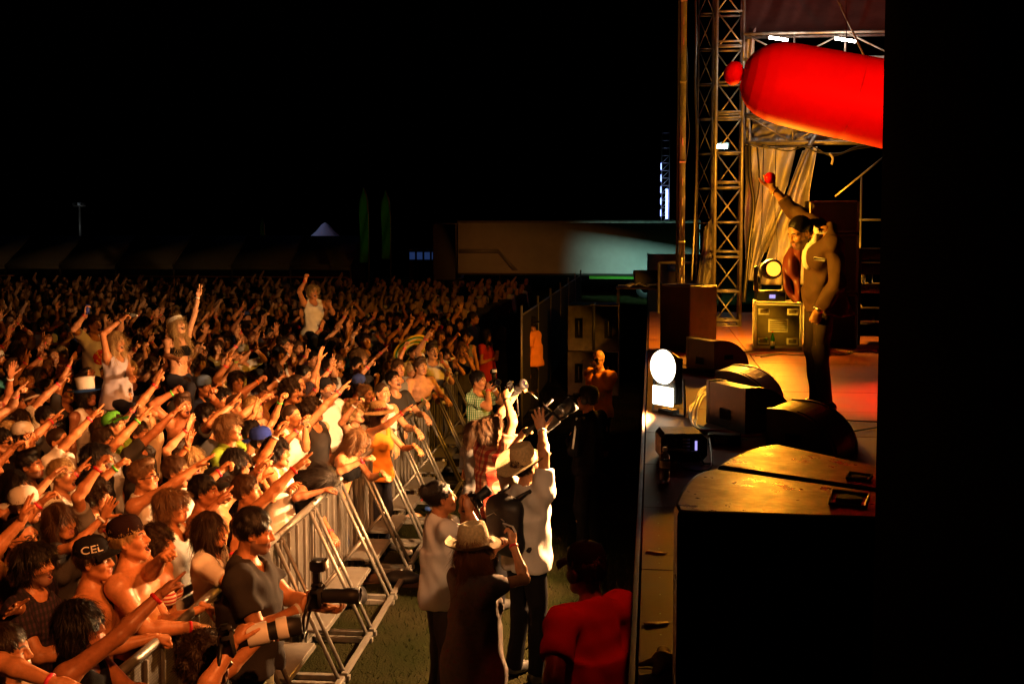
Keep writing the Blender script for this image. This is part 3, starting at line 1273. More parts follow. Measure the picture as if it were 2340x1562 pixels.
# ------------------------------------------------------------------ surfaces of the place
surf('deck_ply', (.17, .062, .028), rough=.56, noise=.3, nscale=2.2, bump=.03, bscale=30, spec=.3)
surf('deck_dark', (.05, .025, .018), rough=.5, noise=.3, nscale=5, bump=.2, bscale=60)
surf('skirt', (.006, .006, .006), rough=.95)
surf('alu', (.25, .24, .22), rough=.42, metal=.6, noise=.2, nscale=9, dirt=((.2, .19, .17), 7))
surf('alu_bright', (.55, .54, .52), rough=.3, metal=.9, noise=.15, nscale=12)
surf('cab_black', (.016, .013, .011), rough=.36, noise=.5, nscale=9, bump=.14, bscale=34, dirt=((.03, .023, .018), 9), spec=.5)
surf('wedge_black', (.045, .037, .03), rough=.42, noise=.4, nscale=12, bump=.12, bscale=60, dirt=((.08, .065, .05), 11))
surf('grille', (.01, .01, .01), rough=.5, noise=.3, nscale=60, bump=.6, bscale=300)
surf('grey_board', (.33, .32, .31), rough=.7, noise=.15, nscale=5)
surf('brown_board', (.07, .045, .03), rough=.6, noise=.3, nscale=6)
surf('case_black', (.11, .09, .05), rough=.5, noise=.2, nscale=8)
surf('trim_alu', (.62, .6, .55), rough=.4, metal=.15, noise=.1, nscale=9)
surf('inflatable', (.72, .006, .004), rough=.6, noise=.06, nscale=2.5, bump=.06, bscale=6, spec=.12)
surf('tarp', (.5, .49, .48), rough=.5, noise=.2, nscale=3, bump=.35, bscale=9)
surf('roof_cloth', (.3, .29, .28), rough=.7, noise=.25, nscale=2, bump=.3, bscale=7)
surf('cable', (.012, .012, .012), rough=.4)
surf('cable_grey', (.4, .4, .42), rough=.45)
surf('cable_red', (.4, .02, .03), rough=.45)
surf('trailer_side', (.36, .35, .33), rough=.55, noise=.1, nscale=1.2)
surf('trailer_stripe', (.17, .17, .17), rough=.5)
surf('trailer_green', (.05, .22, .02), rough=.5)
surf('canvas', (.16, .17, .17), rough=.8, noise=.12, nscale=1.5)
surf('canvas_white', (.6, .62, .68), rough=.7)
surf('steel_dark', (.1, .1, .1), rough=.5, metal=.6)
surf('flag_green', (.01, .2, .03), rough=.8, noise=.2, nscale=2)
surf('paper', (.7, .7, .66), rough=.8)
surf('board_ply', (.2, .1, .05), rough=.7, noise=.3, nscale=6)
surf('bottle_green', (.01, .12, .02), rough=.08, coat=.5)
surf('cloth_pale', (.6, .42, .36), rough=.8, noise=.15, nscale=9, bump=.3, bscale=20)
surf('red_ball', (.7, .01, .015), rough=.15)
surf('label_white', (.75, .75, .75), rough=.5)
surf('label_red', (.6, .05, .05), rough=.4)
m, nt, b = new_mat('clear_plastic')
b.inputs['Base Color'].default_value = (.85, .88, .92, 1)
b.inputs['Roughness'].default_value = .06
b.inputs['Transmission Weight'].default_value = .85
b.inputs['IOR'].default_value = 1.2
emit('tube_light', (1., .93, .82), 40)
emit('flood_lens', (.7, 1., .92), 60)
emit('amber_lens', (1., .3, .02), 3.2)
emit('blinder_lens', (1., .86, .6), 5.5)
emit('screen_blue', (.3, .4, 1.), 2.0)
emit('screen_phone', (.8, .85, 1.), 2.5)
emit('blue_led', (.25, .35, 1.), 5.)
emit('display', (.4, .35, .9), 1.2)
emit('window_blue', (.04, .09, .3), .25)


def grass_mat():
    m, nt, b = new_mat('grass')
    L = nt.links.new
    tc = node(nt, 'ShaderNodeTexCoord')
    n1 = node(nt, 'ShaderNodeTexNoise', i_Scale=1.1, i_Detail=6.0)
    n2 = node(nt, 'ShaderNodeTexNoise', i_Scale=55., i_Detail=4.0)
    for n in (n1, n2):
        L(tc.outputs['Object'], n.inputs['Vector'])
    r = node(nt, 'ShaderNodeValToRGB')
    r.color_ramp.elements[0].color = (.010, .014, .004, 1)
    r.color_ramp.elements[0].position = .35
    r.color_ramp.elements[1].color = (.03, .026, .012, 1)
    r.color_ramp.elements[1].position = .68
    L(n1.outputs[0], r.inputs[0])
    mx = node(nt, 'ShaderNodeMix', data_type='RGBA', blend_type='MULTIPLY')
    mx.inputs['Factor'].default_value = .8
    mr = node(nt, 'ShaderNodeMapRange', n1=.3, n2=.7, n3=.35, n4=1.4)
    L(n2.outputs[0], mr.inputs[0])
    L(r.outputs[0], mx.inputs['A'])
    L(mr.outputs[0], mx.inputs['B'])
    L(mx.outputs['Result'], b.inputs['Base Color'])
    b.inputs['Roughness'].default_value = 1.
    b.inputs['Specular IOR Level'].default_value = .0
    bp = node(nt, 'ShaderNodeBump', i_Strength=.9, i_Distance=.03)
    L(n2.outputs[0], bp.inputs['Height'])
    L(bp.outputs[0], b.inputs['Normal'])


grass_mat()


def dots_mat(name, base, dot, scale, axes, rad, rough=.45, metal=0.):
    """perforated sheet: a square grid of round holes; paler dots are painted glints"""
    m, nt, b = new_mat(name)
    L = nt.links.new
    tc = node(nt, 'ShaderNodeTexCoord')
    sp = node(nt, 'ShaderNodeSeparateXYZ')
    L(tc.outputs['Object'], sp.inputs[0])
    sq = []
    for a in axes:
        mu = node(nt, 'ShaderNodeMath', operation='MULTIPLY', n1=scale)
        L(sp.outputs[a], mu.inputs[0])
        fr = node(nt, 'ShaderNodeMath', operation='FRACT')
        L(mu.outputs[0], fr.inputs[0])
        sb = node(nt, 'ShaderNodeMath', operation='SUBTRACT', n1=.5)
        L(fr.outputs[0], sb.inputs[0])
        pw = node(nt, 'ShaderNodeMath', operation='MULTIPLY')
        L(sb.outputs[0], pw.inputs[0])
        L(sb.outputs[0], pw.inputs[1])
        sq.append(pw.outputs[0])
    ad = node(nt, 'ShaderNodeMath', operation='ADD')
    L(sq[0], ad.inputs[0])
    L(sq[1], ad.inputs[1])
    lt = node(nt, 'ShaderNodeMath', operation='LESS_THAN', n1=rad * rad)
    L(ad.outputs[0], lt.inputs[0])
    mx = node(nt, 'ShaderNodeMix', data_type='RGBA')
    L(lt.outputs[0], mx.inputs['Factor'])
    mx.inputs['A'].default_value = (*lin(base), 1)
    mx.inputs['B'].default_value = (*lin(dot), 1)
    L(mx.outputs['Result'], b.inputs['Base Color'])
    b.inputs['Roughness'].default_value = rough
    b.inputs['Metallic'].default_value = metal
    bp = node(nt, 'ShaderNodeBump', i_Strength=.5, i_Distance=.004, invert=True)
    L(lt.outputs[0], bp.inputs['Height'])
    L(bp.outputs[0], b.inputs['Normal'])
    return m


def tee_print():
    m, nt, b = new_mat('tee_print')
    L = nt.links.new
    b.inputs['Roughness'].default_value = .85
    tc = node(nt, 'ShaderNodeTexCoord')
    mp = node(nt, 'ShaderNodeVectorMath', operation='SUBTRACT')
    L(tc.outputs['Object'], mp.inputs[0])
    mp.inputs[1].default_value = (.15, -.02, 1.2)
    ln = node(nt, 'ShaderNodeVectorMath', operation='LENGTH')
    L(mp.outputs[0], ln.inputs[0])
    lt = node(nt, 'ShaderNodeMath', operation='LESS_THAN', n1=.105)
    L(ln.outputs['Value'], lt.inputs[0])
    wv = node(nt, 'ShaderNodeTexNoise', i_Scale=26., i_Detail=1.0)
    L(mp.outputs[0], wv.inputs['Vector'])
    gt = node(nt, 'ShaderNodeMath', operation='GREATER_THAN', n1=.55)
    L(wv.outputs[0], gt.inputs[0])
    m1 = node(nt, 'ShaderNodeMix', data_type='RGBA')
    m1.inputs['A'].default_value = (.6, .03, .02, 1)
    m1.inputs['B'].default_value = (.75, .5, .05, 1)
    L(gt.outputs[0], m1.inputs['Factor'])
    m2 = node(nt, 'ShaderNodeMix', data_type='RGBA')
    m2.inputs['A'].default_value = (.78, .76, .72, 1)
    L(m1.outputs['Result'], m2.inputs['B'])
    L(lt.outputs[0], m2.inputs['Factor'])
    L(m2.outputs['Result'], b.inputs['Base Color'])


tee_print()
dots_mat('perforated_alu', (.14, .13, .115), (.05, .045, .04), 55., (1, 2), .3, .5, .5)
dots_mat('perforated_glints', (.002, .002, .002), (.03, .024, .018), 62., (1, 2), .22, .6)  # dots paler than the sheet paint glints of light at the holes
dots_mat('wedge_grille', (.018, .015, .012), (.006, .005, .005), 110., (1, 2), .3, .45)

# ------------------------------------------------------------------ ground and stage
g = link('ground', MB().grid(lambda u, v: (-260 + 520 * u, -60 + 520 * v, 0), 2, 2), 'grass')
tag(g, 'trampled grass field under the crowd and the pit', 'ground', kind='structure')

EDGE_X = -.04
deck = tag(empty('stage_deck', (0, 0, DECK_Z), label='brown plywood stage deck with worn panel joints', cat='stage'), kind='structure')
sub = MB().box((EDGE_X + .03, -1.0, -.16), (14, 22.5, -.022))
link('deck_frame', sub, 'deck_dark', deck)
rows = [(EDGE_X, 1.25), (1.256, 3.69), (3.696, 6.13), (6.136, 8.57), (8.576, 11.0)]
pm = {}
for (xa, xb) in rows:
    for j in range(19):
        ya = -.8 + j * 1.226
        key = round(xb - xa, 3)
        if key not in pm:
            pm[key] = MB().box((0, 0, -.02), (xb - xa, 1.22, 0), .003).mesh('panel')
            pm[key].materials.append(MATS['deck_ply'])
        p = link('panel', pm[key], (), deck, (xa, ya, RNG.uniform(-.0015, .0015)))
sm = MB()
for j in range(19):
    for k in range(5):
        sm.lathe([(.001, .0012), (.003, .001), (.004, .0)][::-1], 6, (.045, -.7 + j * 1.226 + k * .25, 0.002))
sm = link('screw_heads', sm, 'alu_bright', deck)
tag(sm, kind='stuff')
lip = MB().box((EDGE_X - .035, -1, -.07), (EDGE_X - .004, 22.4, -.012), .004)
link('edge_rail', lip, 'deck_dark', deck)
# hanging black skirt below the deck edge, gently pleated
def skirt_fn(u, v):
    y = -1 + 23.4 * u
    return (EDGE_X - .012 + .02 * math.sin(y * 21) + .012 * math.sin(y * 8.3), y, 1.86 * v + .01)
sk = link('stage_skirt', MB().grid(skirt_fn, 600, 2), 'skirt')
tag(sk, 'black cloth skirt hanging below the front edge of the stage', 'skirt', kind='structure')
for i, (px, py, rz) in enumerate(((1500, 1262, -.3), (1500, 1425, .35))):
    p = on_z(px, py, DECK_Z)
    t = link('gaffer_tape', MB().add([(-.05, -.03, 0), (.05, -.012, 0), (.055, .012, 0), (-.05, .03, 0), (-.05, -.03, .0008), (.05, -.012, .0008), (.055, .012, .0008), (-.05, .03, .0008)],
                                     [(3, 2, 1, 0), (4, 5, 6, 7), (0, 1, 5, 4), (1, 2, 6, 5), (2, 3, 7, 6), (3, 0, 4, 7)]), surf('gaffer', (.22, .06, .03), rough=.6) if 'gaffer' not in MATS else 'gaffer', None, (p.x, p.y, DECK_Z + .003))
    t.rotation_euler.z = rz
    tag(t, ['dark strip of gaffer tape on the stage edge nearer the big speakers', 'reddish strip of gaffer tape on the stage edge nearer the pale cloth'][i], 'tape')

# ------------------------------------------------------------------ lights the place has, plus pars added to brighten single things
AMB = (1., .27, .055)
WARM = (1., .325, .08)


def par_can(loc, target, power, col, ang, label, lens='amber_lens', size=.12, blend=.7):
    e = empty('par_can', loc, label=label, cat='stage light', group='stage lights hanging on the front truss')
    d = (Vector(target) - Vector(loc)).normalized()
    q = d.to_track_quat('-Z', 'Y').to_matrix().to_4x4()
    b = MB().lathe([(.06, .32), (.1, .28), (.105, .0), (.115, -.02), (.1, -.02), (.095, .02), (.001, .03)], 16)
    o = link('housing', b.xf(q), 'black_matt', e)
    b = MB().lathe([(.092, -.0), (.06, -.008), (.001, -.012)], 16)
    link('lens', b.xf(q), lens, e)
    b = MB().tube([(-.13, 0, .14), (-.13, 0, .42), (.13, 0, .42), (.13, 0, .14)], .012, 6)
    link('yoke', b, 'black_matt', e)
    if loc[0] == .25:
        link('drop_pipe', MB().tube([(0, 0, .42), (0, 0, 6.85 - loc[2])], .02, 8), 'alu', e)
    l = lamp('stage_wash', 'SPOT', tuple(Vector(loc) + d * .05), target, power, col, size, ang, blend)
    return e


TR_Z = 6.4
cb_x = at_y(1780, 745, 15.7).x
wash = [((.25, 2.4, 4.75), (-5.0, 6.2, 1.2), 800, AMB, 66), ((.25, 5.0, 5.0), (-5.0, 9.0, 1.2), 1250, AMB, 52),
        ((.25, 7.6, 5.35), (-4.3, 10.8, .9), 2300, WARM, 40), ((.25, 10.3, 5.9), (-4.4, 13.0, .7), 1900, WARM, 34),
        ((.25, 12.6, 6.3), (-1.2, 21.0, 1.2), 1300, WARM, 20)]  # last one is added to brighten the far guard and speaker boxes
for i, (a, b_, p, c, an) in enumerate(wash):
    par_can(a, b_, p, c, an, '%s amber stage wash light from the camera end of the front truss' % ('first', 'second', 'third', 'fourth', 'fifth')[i], size=.07)
par_can((-25., 2.5, 7.5), (1.5, 9.9, 3.62), 90000, (1., .43, .025), 4.8, 'yellow follow spot out in the field aimed at the performer', size=.1, blend=.5)
par_can((.24, 4.3, TR_Z), (-.42, 6.3, 1.25), 300, (1., .06, .02), 13, 'red stage light aimed down into the pit')
par_can((.2, 18.4, 7.6), tuple(at_y(1240, 560, 60.)), 7000, (1., .33, .05), 16, 'amber stage light on the truss tower aimed at the trailer')
par_can((.3, 8.6, TR_Z), (cb_x, 15.7, 2.5), 7500, (1., .45, .02), 6.5, 'added yellow stage light brightening the road case')  # extra par, added only to light the front of the case
par_can((.24, 3.2, 4.85), (-1.5, 9.0, 1.4), 430, (1., .46, .19), 25, 'added amber stage light brightening the photographers in the pit')  # extra fill par, added so the pit group is not dark
par_can((4.2, 11.5, TR_Z), (2.9, 11.0, 2.0), 4500, (1., .03, .015), 38, 'red stage wash light above the far monitors')
par_can((3.0, 8.5, TR_Z - 1.5), (2.0, 13.8, 6.2), 1600, (1., .06, .02), 50, 'added red stage light brightening the inflatable')  # added par, only there to make the red tube brighter
# front truss carrying them (above the frame)
ft = empty('front_truss', (.25, 0, TR_Z + .45), label='long lighting truss above the stage front', cat='truss')
for dx in (-.2, .2):
    for dz in (0, .4):
        link('chord', MB().tube([(dx, -2, dz), (dx, 12.8, dz)], .024, 8), 'alu', ft)
zz = MB()
for k in range(29):
    y = -2 + k * .5
    for dx in (-.2, .2):
        zz.tube([(dx, y, 0 if k % 2 else .4), (dx, y + .5, .4 if k % 2 else 0)], .012, 6)
tag(link('bracing', zz, 'alu', ft), kind='stuff')

# blinder on the stage edge
bp = on_z(1516, 948, DECK_Z)
bl = empty('blinder_light', tuple(bp), label='glaring white blinder light standing on the stage edge', cat='stage light')
bl.rotation_euler.z = math.radians(222)
hb = MB().box((-.12, -.12, .1), (-.02, .12, .5), .012).box((-.1, -.1, .0), (-.02, .1, .05), .01)
link('housing', hb, 'black_matt', bl)
link('lamp_glass', MB().lathe([(.15, .002), (.14, .03), (.08, .05), (.001, .056)], 28, (.0, 0, .42), axis='x'), 'blinder_lens', bl)
link('lamp_rim', MB().lathe([(.1, -.12), (.15, -.03), (.153, .0), (.15, .002)], 28, (.0, 0, .42), axis='x'), 'black_matt', bl)
link('lit_lower_plate', MB().box((.002, -.13, .085), (.014, .13, .25), .006), 'blinder_lens', bl)  # plate below the lamp glows, standing in for light falling on it
link('yoke', MB().tube([(-.06, -.18, .33), (-.06, -.2, .1), (-.06, -.2, .012), (-.06, .2, .012), (-.06, .2, .1), (-.06, .18, .33)], .012, 6), 'steel_dark', bl)
lamp('blinder_beam', 'SPOT', (bp.x - .1, bp.y - .03, DECK_Z + .3), (-5, bp.y - .45, 1.3), 2900, (1., .48, .18), .07, 150, .3)

# amber moving head on the flight case
cb = on_z(1780, 796, DECK_Z)
fc = empty('flight_case', (cb.x, cb.y + .3, DECK_Z), math.radians(-3), label='road case with bright metal edging and corner plates below the amber lamp', cat='flight case')
W, D, Hc = .6, .6, .6
link('body', MB().box((-W / 2, -D / 2, .02), (W / 2, D / 2, Hc), .004), 'case_black', fc)
ed = []
for x in (-1, 1):
    for y in (-1, 1):
        ed.append(((x * W / 2 - .018, y * D / 2 - .018, .02), (x * W / 2 + .018, y * D / 2 + .018, Hc)))
for z in (.02, Hc):
    for s in (-1, 1):
        ed.append(((-W / 2, s * D / 2 - .016, z - .018), (W / 2, s * D / 2 + .016, z + .018)))
        ed.append(((s * W / 2 - .016, -D / 2, z - .018), (s * W / 2 + .016, D / 2, z + .018)))
for lo, hi in ed:
    link('edge_trim', MB().box(lo, hi, .004), 'trim_alu', fc)
for x in (-1, 1):
    for z in (.1, Hc - .1):
        q = MB().box((x * .19 - .075, -D / 2 - .012, z - .045), (x * .19 + .075, -D / 2 - .002, z + .045), .006)
        q.cur = 1
        q.box((x * .19 - .05, -D / 2 - .018, z - .025), (x * .19 + .05, -D / 2 - .009, z + .025), .004)
        link('latch', q, ['trim_alu', 'case_black'], fc)
q = MB().box((-.13, -D / 2 - .014, .22), (.13, -D / 2 - .002, .40), .004)
q.cur = 1
for k in range(5):
    q.box((-.11, -D / 2 - .02, .245 + k * .028), (.11, -D / 2 - .012, .258 + k * .028))
link('label_dish', q, ['trim_alu', 'case_black'], fc)
link('tape_strip', MB().box((-.27, -D / 2 - .016, .2), (-.14, -D / 2 - .012, .225)).xf(Matrix.Rotation(-.35, 4, 'Y') @ Matrix.Translation((.06, 0, -.04))), 'trailer_green', fc)

mp_ = at_y(1760, 692, fc.location.y)
mh = empty('moving_light', (mp_.x, fc.location.y, DECK_Z + Hc + .03), label='amber moving head lamp shining on top of the road case', cat='stage light')
link('base', MB().box((-.2, -.17, 0), (.2, .17, .14), .02), 'black_matt', mh)
link('display', MB().box((-.03, -.176, .04), (.05, -.168, .09)), 'display', mh)
for s in (-1, 1):
    link('yoke_arm', MB().box((s * .19 - .035, -.08, .12), (s * .19 + .035, .08, .48), .03), 'black_matt', mh)
hd = MB().lathe([(.06, .2), (.12, .14), (.14, 0), (.135, -.14), (.12, -.18), (.105, -.18), (.1, -.15)], 20)
dh = Vector((.12, -.8, .05)).normalized()
qh = dh.to_track_quat('-Z', 'Y').to_matrix().to_4x4()
link('head', hd.xf(Matrix.Translation((0, 0, .43)) @ qh), 'black_matt', mh)
link('lens', MB().lathe([(.1, -.15), (.06, -.172), (.001, -.18)], 20).xf(Matrix.Translation((0, 0, .43)) @ qh), 'amber_lens', mh)
ml = Vector(mh.location) + Vector((0, 0, .43)) + dh * .24
lamp('amber_beam', 'SPOT', tuple(ml), tuple(ml + Vector((.3, -4.6, -.35))), 230, (1., .22, .008), .09, 120, .6)
lamp('amber_spill', 'POINT', (mh.location.x - .1, mh.location.y + .42, ml.z + .25), None, 900, (1., .36, .018), .09)

# ------------------------------------------------------------------ stage monitors
def wedge(px, py, rz, label, s=.84, corner='left'):
    """quarter-round floor monitor, near bottom corner at the pixel"""
    e = empty('stage_monitor', (0, 0, DECK_Z), math.radians(rz), label=label, cat='monitor speaker', group='floor monitors along the stage edge')
    dpt, hg, w = .56 * s, .42 * s, .62 * s
    arc = [(.10 * s + (dpt - .10 * s) * math.sin(t), .03 + (hg - .03) * math.cos(t)) for t in [i * math.pi / 2 / 12 for i in range(13)]]
    prof = [(0, .004), (0, hg)] + arc + [(dpt, .004)]
    p = on_z(px, py, DECK_Z)
    R = Matrix.Rotation(math.radians(rz), 3, 'Z')
    off = R @ Vector((0, -w / 2, 0))
    e.location = (p.x - off.x, p.y - off.y, DECK_Z)
    link('cabinet', MB().prism([(x, z) for x, z in prof], -w / 2 + .02, w / 2 - .02), 'wedge_black', e, smooth=False)
    big = [(0 - .004, .002), (-.004, hg + .006)] + [(x + .008 * math.sin(i / 12 * 1.57), z + .01 * math.cos(i / 12 * 1.57)) for i, (x, z) in enumerate(arc)] + [(dpt + .01, .002)]
    for s2 in (-1, 1):
        link('side_panel', MB().prism(big, s2 * w / 2 - .018, s2 * w / 2 + .018), 'wedge_black', e, smooth=False)
    gp = [(x * 1.0 + .012, z + .006) for x, z in arc[2:12]]
    gp2 = [(x - .01, z - .01) for x, z in arc[2:12]][::-1]
    link('grille', MB().prism(gp + gp2, -w / 2 + .05, w / 2 - .05), 'wedge_grille', e, smooth=False)
    link('handle', MB().box((.16 * s, -w / 2 - .022, .17 * s), (.30 * s, -w / 2 - .016, .235 * s), .003).xf(Matrix.Translation((0, 0, 0))), 'black_gloss', e)
    link('socket_plate', MB().box((-.012, -.07, .07), (-.003, .07, .16), .003), 'steel_dark', e)
    return e


wedge(1630, 852, 32, 'curved floor monitor farthest from the camera, beside the grey-sided box')
wedge(1636, 938, -20, 'curved floor monitor second from the far end, right of the blinder')
wedge(1700, 990, 30, 'curved floor monitor third from the far end, tallest, left of the shoes')
wedge(1753, 1048, -26, 'curved floor monitor nearest the big speaker tops, with a bright amber edge')

# two big speaker cabinets close to the camera
ZT = 2.70


def cabinet(poly_px, label, rim=True):
    pts = [on_z(x, y, ZT) for x, y in poly_px]
    c = sum(pts, Vector()) / len(pts)
    e = empty('sub_speaker', (c.x, c.y, DECK_Z), label=label, cat='speaker', group='big speaker cabinets by the camera')
    n = len(pts)
    Hh = ZT - DECK_Z
    vs = []
    for z, ins in ((.004, 0), (Hh - .018, 0), (Hh - .005, .006), (Hh, .018)):
        for p in pts:
            d = Vector((c.x - p.x, c.y - p.y, 0)).normalized()
            vs.append((p.x - c.x + d.x * ins, p.y - c.y + d.y * ins, z))
    fs = [tuple(range(3 * n, 4 * n))]
    for k in range(3):
        for i in range(n):
            j = (i + 1) % n
            fs.append((k * n + i, k * n + j, (k + 1) * n + j, (k + 1) * n + i))
    me = MB().add(vs, fs).mesh('cabinet')
    fix_normals(me)
    link('cabinet', me, 'cab_black', e)
    return e, c


polyA = [(1548, 1166), (1540, 1150), (1548, 1128), (1562, 1105), (1584, 1084), (1608, 1073), (1630, 1069), (2010, 1123), (2300, 1162), (2300, 1190)]
polyB = [(1640, 1062), (1660, 1047), (1690, 1033), (1730, 1019), (1772, 1013), (2010, 1064), (2300, 1120), (2300, 1152), (2010, 1116)]
ea, ca = cabinet(polyA, 'big black speaker cabinet nearest the camera with a worn top')
eb, cb_ = cabinet(polyB, 'second big black speaker cabinet from the camera, amber light on its top')
# sunk handles on both
for e, c, quad in ((ea, ca, [(1902, 1122), (1985, 1132), (1978, 1160), (1896, 1152)]), (eb, cb_, [(1940, 1080), (1992, 1088), (1985, 1100), (1935, 1093)])):
    q = [on_z(x, y, ZT) for x, y in quad]
    m_ = sum(q, Vector()) / 4
    fr = MB()
    fr.tube([(p.x - c.x, p.y - c.y, ZT - DECK_Z + .003) for p in q], .006, 6, closed=True)
    link('handle_frame', fr, 'steel_dark', e)
    inn = [m_ + (p - m_) * .72 for p in q]
    rec = MB().add([(p.x - c.x, p.y - c.y, ZT - DECK_Z + .003) for p in inn] + [(p.x - c.x, p.y - c.y, ZT - DECK_Z - .002) for p in inn],
                   [(0, 1, 2, 3), (0, 4, 5, 1), (1, 5, 6, 2), (2, 6, 7, 3), (3, 7, 4, 0)])
    link('handle_recess', rec, 'skirt', e)

# tall perforated speaker column beside the camera
pa = empty('speaker_column', (at_y(2009, 600, 3.42).x, 3.42, DECK_Z), math.radians(.6), label='tall black perforated speaker column filling the right edge', cat='speaker')
link('cabinet', MB().box((.012, -5.0, .004), (1.3, 0, 5.6), .01), 'black_matt', pa)
link('grille', MB().box((0, -4.98, .03), (.009, -.012, 5.58), .002), 'perforated_glints', pa)

# ------------------------------------------------------------------ things standing on the deck behind
bx = on_z(1577, 806, DECK_Z)
tb = empty('speaker_box', tuple(bx), math.radians(44), label='upright box with brown front and pale grey side at the stage edge', cat='speaker box')
link('body', MB().box((-.0, 0, .0), (.5, .56, .86), .008), 'grey_board', tb)
link('front_panel', MB().box((-.012, .012, .012), (-.001, .548, .85), .004), 'brown_board', tb)
link('top_panel', MB().box((.0, 0, .862), (.5, .56, .874), .004), 'brown_board', tb)

am = on_z(1902, 795, DECK_Z)
for i, (z0, z1) in enumerate(((0, .74), (.75, 1.55), (1.56, 2.0))):
    e = empty('amp_case', (am.x, am.y + .3, DECK_Z + z0), math.radians(-2), label=['bottom of the three stacked dark speaker cases behind the performer', 'middle one of the stacked dark speaker cases behind the performer',
                                                                                         'topmost of the stacked dark speaker cases behind the performer'][i], cat='speaker case', group='stacked cases behind the performer')
    hh = z1 - z0 - .005
    link('body', MB().box((-.33, -.29, .0), (.33, .3, hh), .01), 'cab_black', e)
    link('grille_cloth', MB().box((-.285, -.298, .045), (.285, -.291, hh - .045), .003), surf('grille_cloth', (.009, .005, .004), rough=.8) if 'grille_cloth' not in MATS else 'grille_cloth', e)
    for x in (-.315, .315):
        link('side_trim', MB().box((x - .014, -.306, .02), (x + .014, -.29, hh - .02), .003), 'steel_dark', e)
    for z in (.015, hh - .015):
        link('cross_trim', MB().box((-.3, -.306, z - .012), (.3, -.29, z + .012), .003), 'steel_dark', e)
rk = on_z(1990, 792, DECK_Z)
e = empty('rack', (rk.x + .05, rk.y + .5, DECK_Z), 0, label='open equipment rack with shiny gear right of the dark cases', cat='rack')
for x in (-.17, .33):
    link('post', MB().box((x - .02, -.25, 0), (x + .02, -.21, 1.35), .003), 'steel_dark', e)
for k, (z, mt) in enumerate(((.12, 'cab_black'), (.34, 'cab_black'), (.72, 'alu_bright'), (.98, 'cab_black'), (1.18, 'cab_black'))):
    link('rack_unit', MB().box((-.15, -.23, z), (.31, .2, z + (.16 if k != 2 else .13)), .005), mt, e)
for k in range(8):
    link('knob', MB().lathe([(.013, -.02), (.012, -.034), (.001, -.036)], 10, (-.1 + k * .052, -.21, .785), axis='y'), 'steel_dark', e)
for k in range(2):
    b_ = link('bottle', MB().lathe([(.03, 0), (.033, .02), (.033, .12), (.014, .17), (.013, .2), (.001, .2)], 12), 'clear_plastic', None, (e.location.x - .1 + k * .1, e.location.y - .12, DECK_Z + .851))
    tag(b_, ['left bottle on the equipment rack shelf', 'right bottle on the equipment rack shelf'][k], 'bottle')
st = empty('light_stand', (rk.x + .1, rk.y + 1.5, DECK_Z), label='thin metal stand with crossbar and diagonal arm behind the rack', cat='stand')
link('pole', MB().tube([(0, 0, 0), (0, 0, 2.4)], .018, 8), 'steel_dark', st)
link('crossbar', MB().tube([(-.3, 0, 1.75), (.6, 0, 1.75)], .018, 8), 'steel_dark', st)
link('arm', MB().tube([(-.38, 0, 2.1), (.4, 0, 2.75)], .014, 8), 'alu', st)
for k in range(3):
    link('leg', MB().tube([(0, 0, .5), (.4 * math.cos(k * 2.1), .4 * math.sin(k * 2.1), 0.01)], .012, 6), 'steel_dark', st)

# bottles, towel, fixtures on the deck
p = on_z(1765, 798, DECK_Z)
gb = empty('beer_bottle', (p.x, p.y, DECK_Z), label='green beer bottle standing in front of the road case', cat='bottle')
link('glass', MB().lathe([(.001, .001), (.03, .002), (.031, .012), (.031, .14), (.026, .165), (.014, .195), (.0135, .235), (.001, .236)], 18), 'bottle_green', gb)
link('label', MB().lathe([(.0315, .05), (.0318, .055), (.0318, .105), (.0315, .11)], 18), 'label_white', gb)
link('cap', MB().lathe([(.0145, .228), (.015, .232), (.0145, .242), (.001, .244)], 14), 'label_red', gb)
p = on_z(1519, 1103, DECK_Z)
wb = empty('water_bottle', (p.x, p.y, DECK_Z), label='clear plastic water bottle standing on the stage edge', cat='bottle')
link('bottle_body', MB().lathe([(.001, .001), (.028, .002), (.0325, .01), (.033, .05), (.0305, .056), (.033, .062), (.033, .085), (.0305, .09), (.033, .096), (.0335, .15), (.03, .178), (.016, .197), (.0135, .202), (.0135, .214)], 22), 'clear_plastic', wb)
link('water', MB().lathe([(.001, .003), (.026, .004), (.03, .012), (.03, .15), (.001, .15)], 18), 'clear_plastic', wb)
link('label', MB().lathe([(.0338, .102), (.034, .104), (.034, .143), (.0338, .145)], 22), 'label_white', wb)
link('cap', MB().lathe([(.015, .208), (.0155, .21), (.0155, .226), (.013, .229), (.001, .229)], 18), 'label_white', wb)

p = on_z(1500, 1056, DECK_Z)
fx = empty('dimmer_fixture', (p.x + .03, p.y, DECK_Z), math.radians(8), label='black slotted light fixture lying on the stage edge behind the water bottle', cat='stage light')
link('body', MB().prism([(0, .03), (0, .17), (.03, .2), (.28, .2), (.32, .16), (.32, .05), (.29, .01), (.03, .01)], .0, .28), 'black_matt', fx, smooth=False)
for k in range(5):
    link('vent_slot', MB().box((.15, -.006, .06 + k * .024), (.2, .0005, .07 + k * .024)), 'label_white' if k > 0 else 'steel_dark', fx)
for k in range(9):
    link('fin', MB().box((.035 + k * .009, -.005, .05), (.039 + k * .009, -.0005, .16)), 'steel_dark', fx)
link('indicator', MB().box((.235, -.006, .085), (.25, -.0005, .15)), 'display', fx)
link('yoke', MB().tube([(.02, -.02, .1), (.24, -.06, .08), (.28, -.1, .012), (.34, -.1, .012)], .008, 6), 'steel_dark', fx)

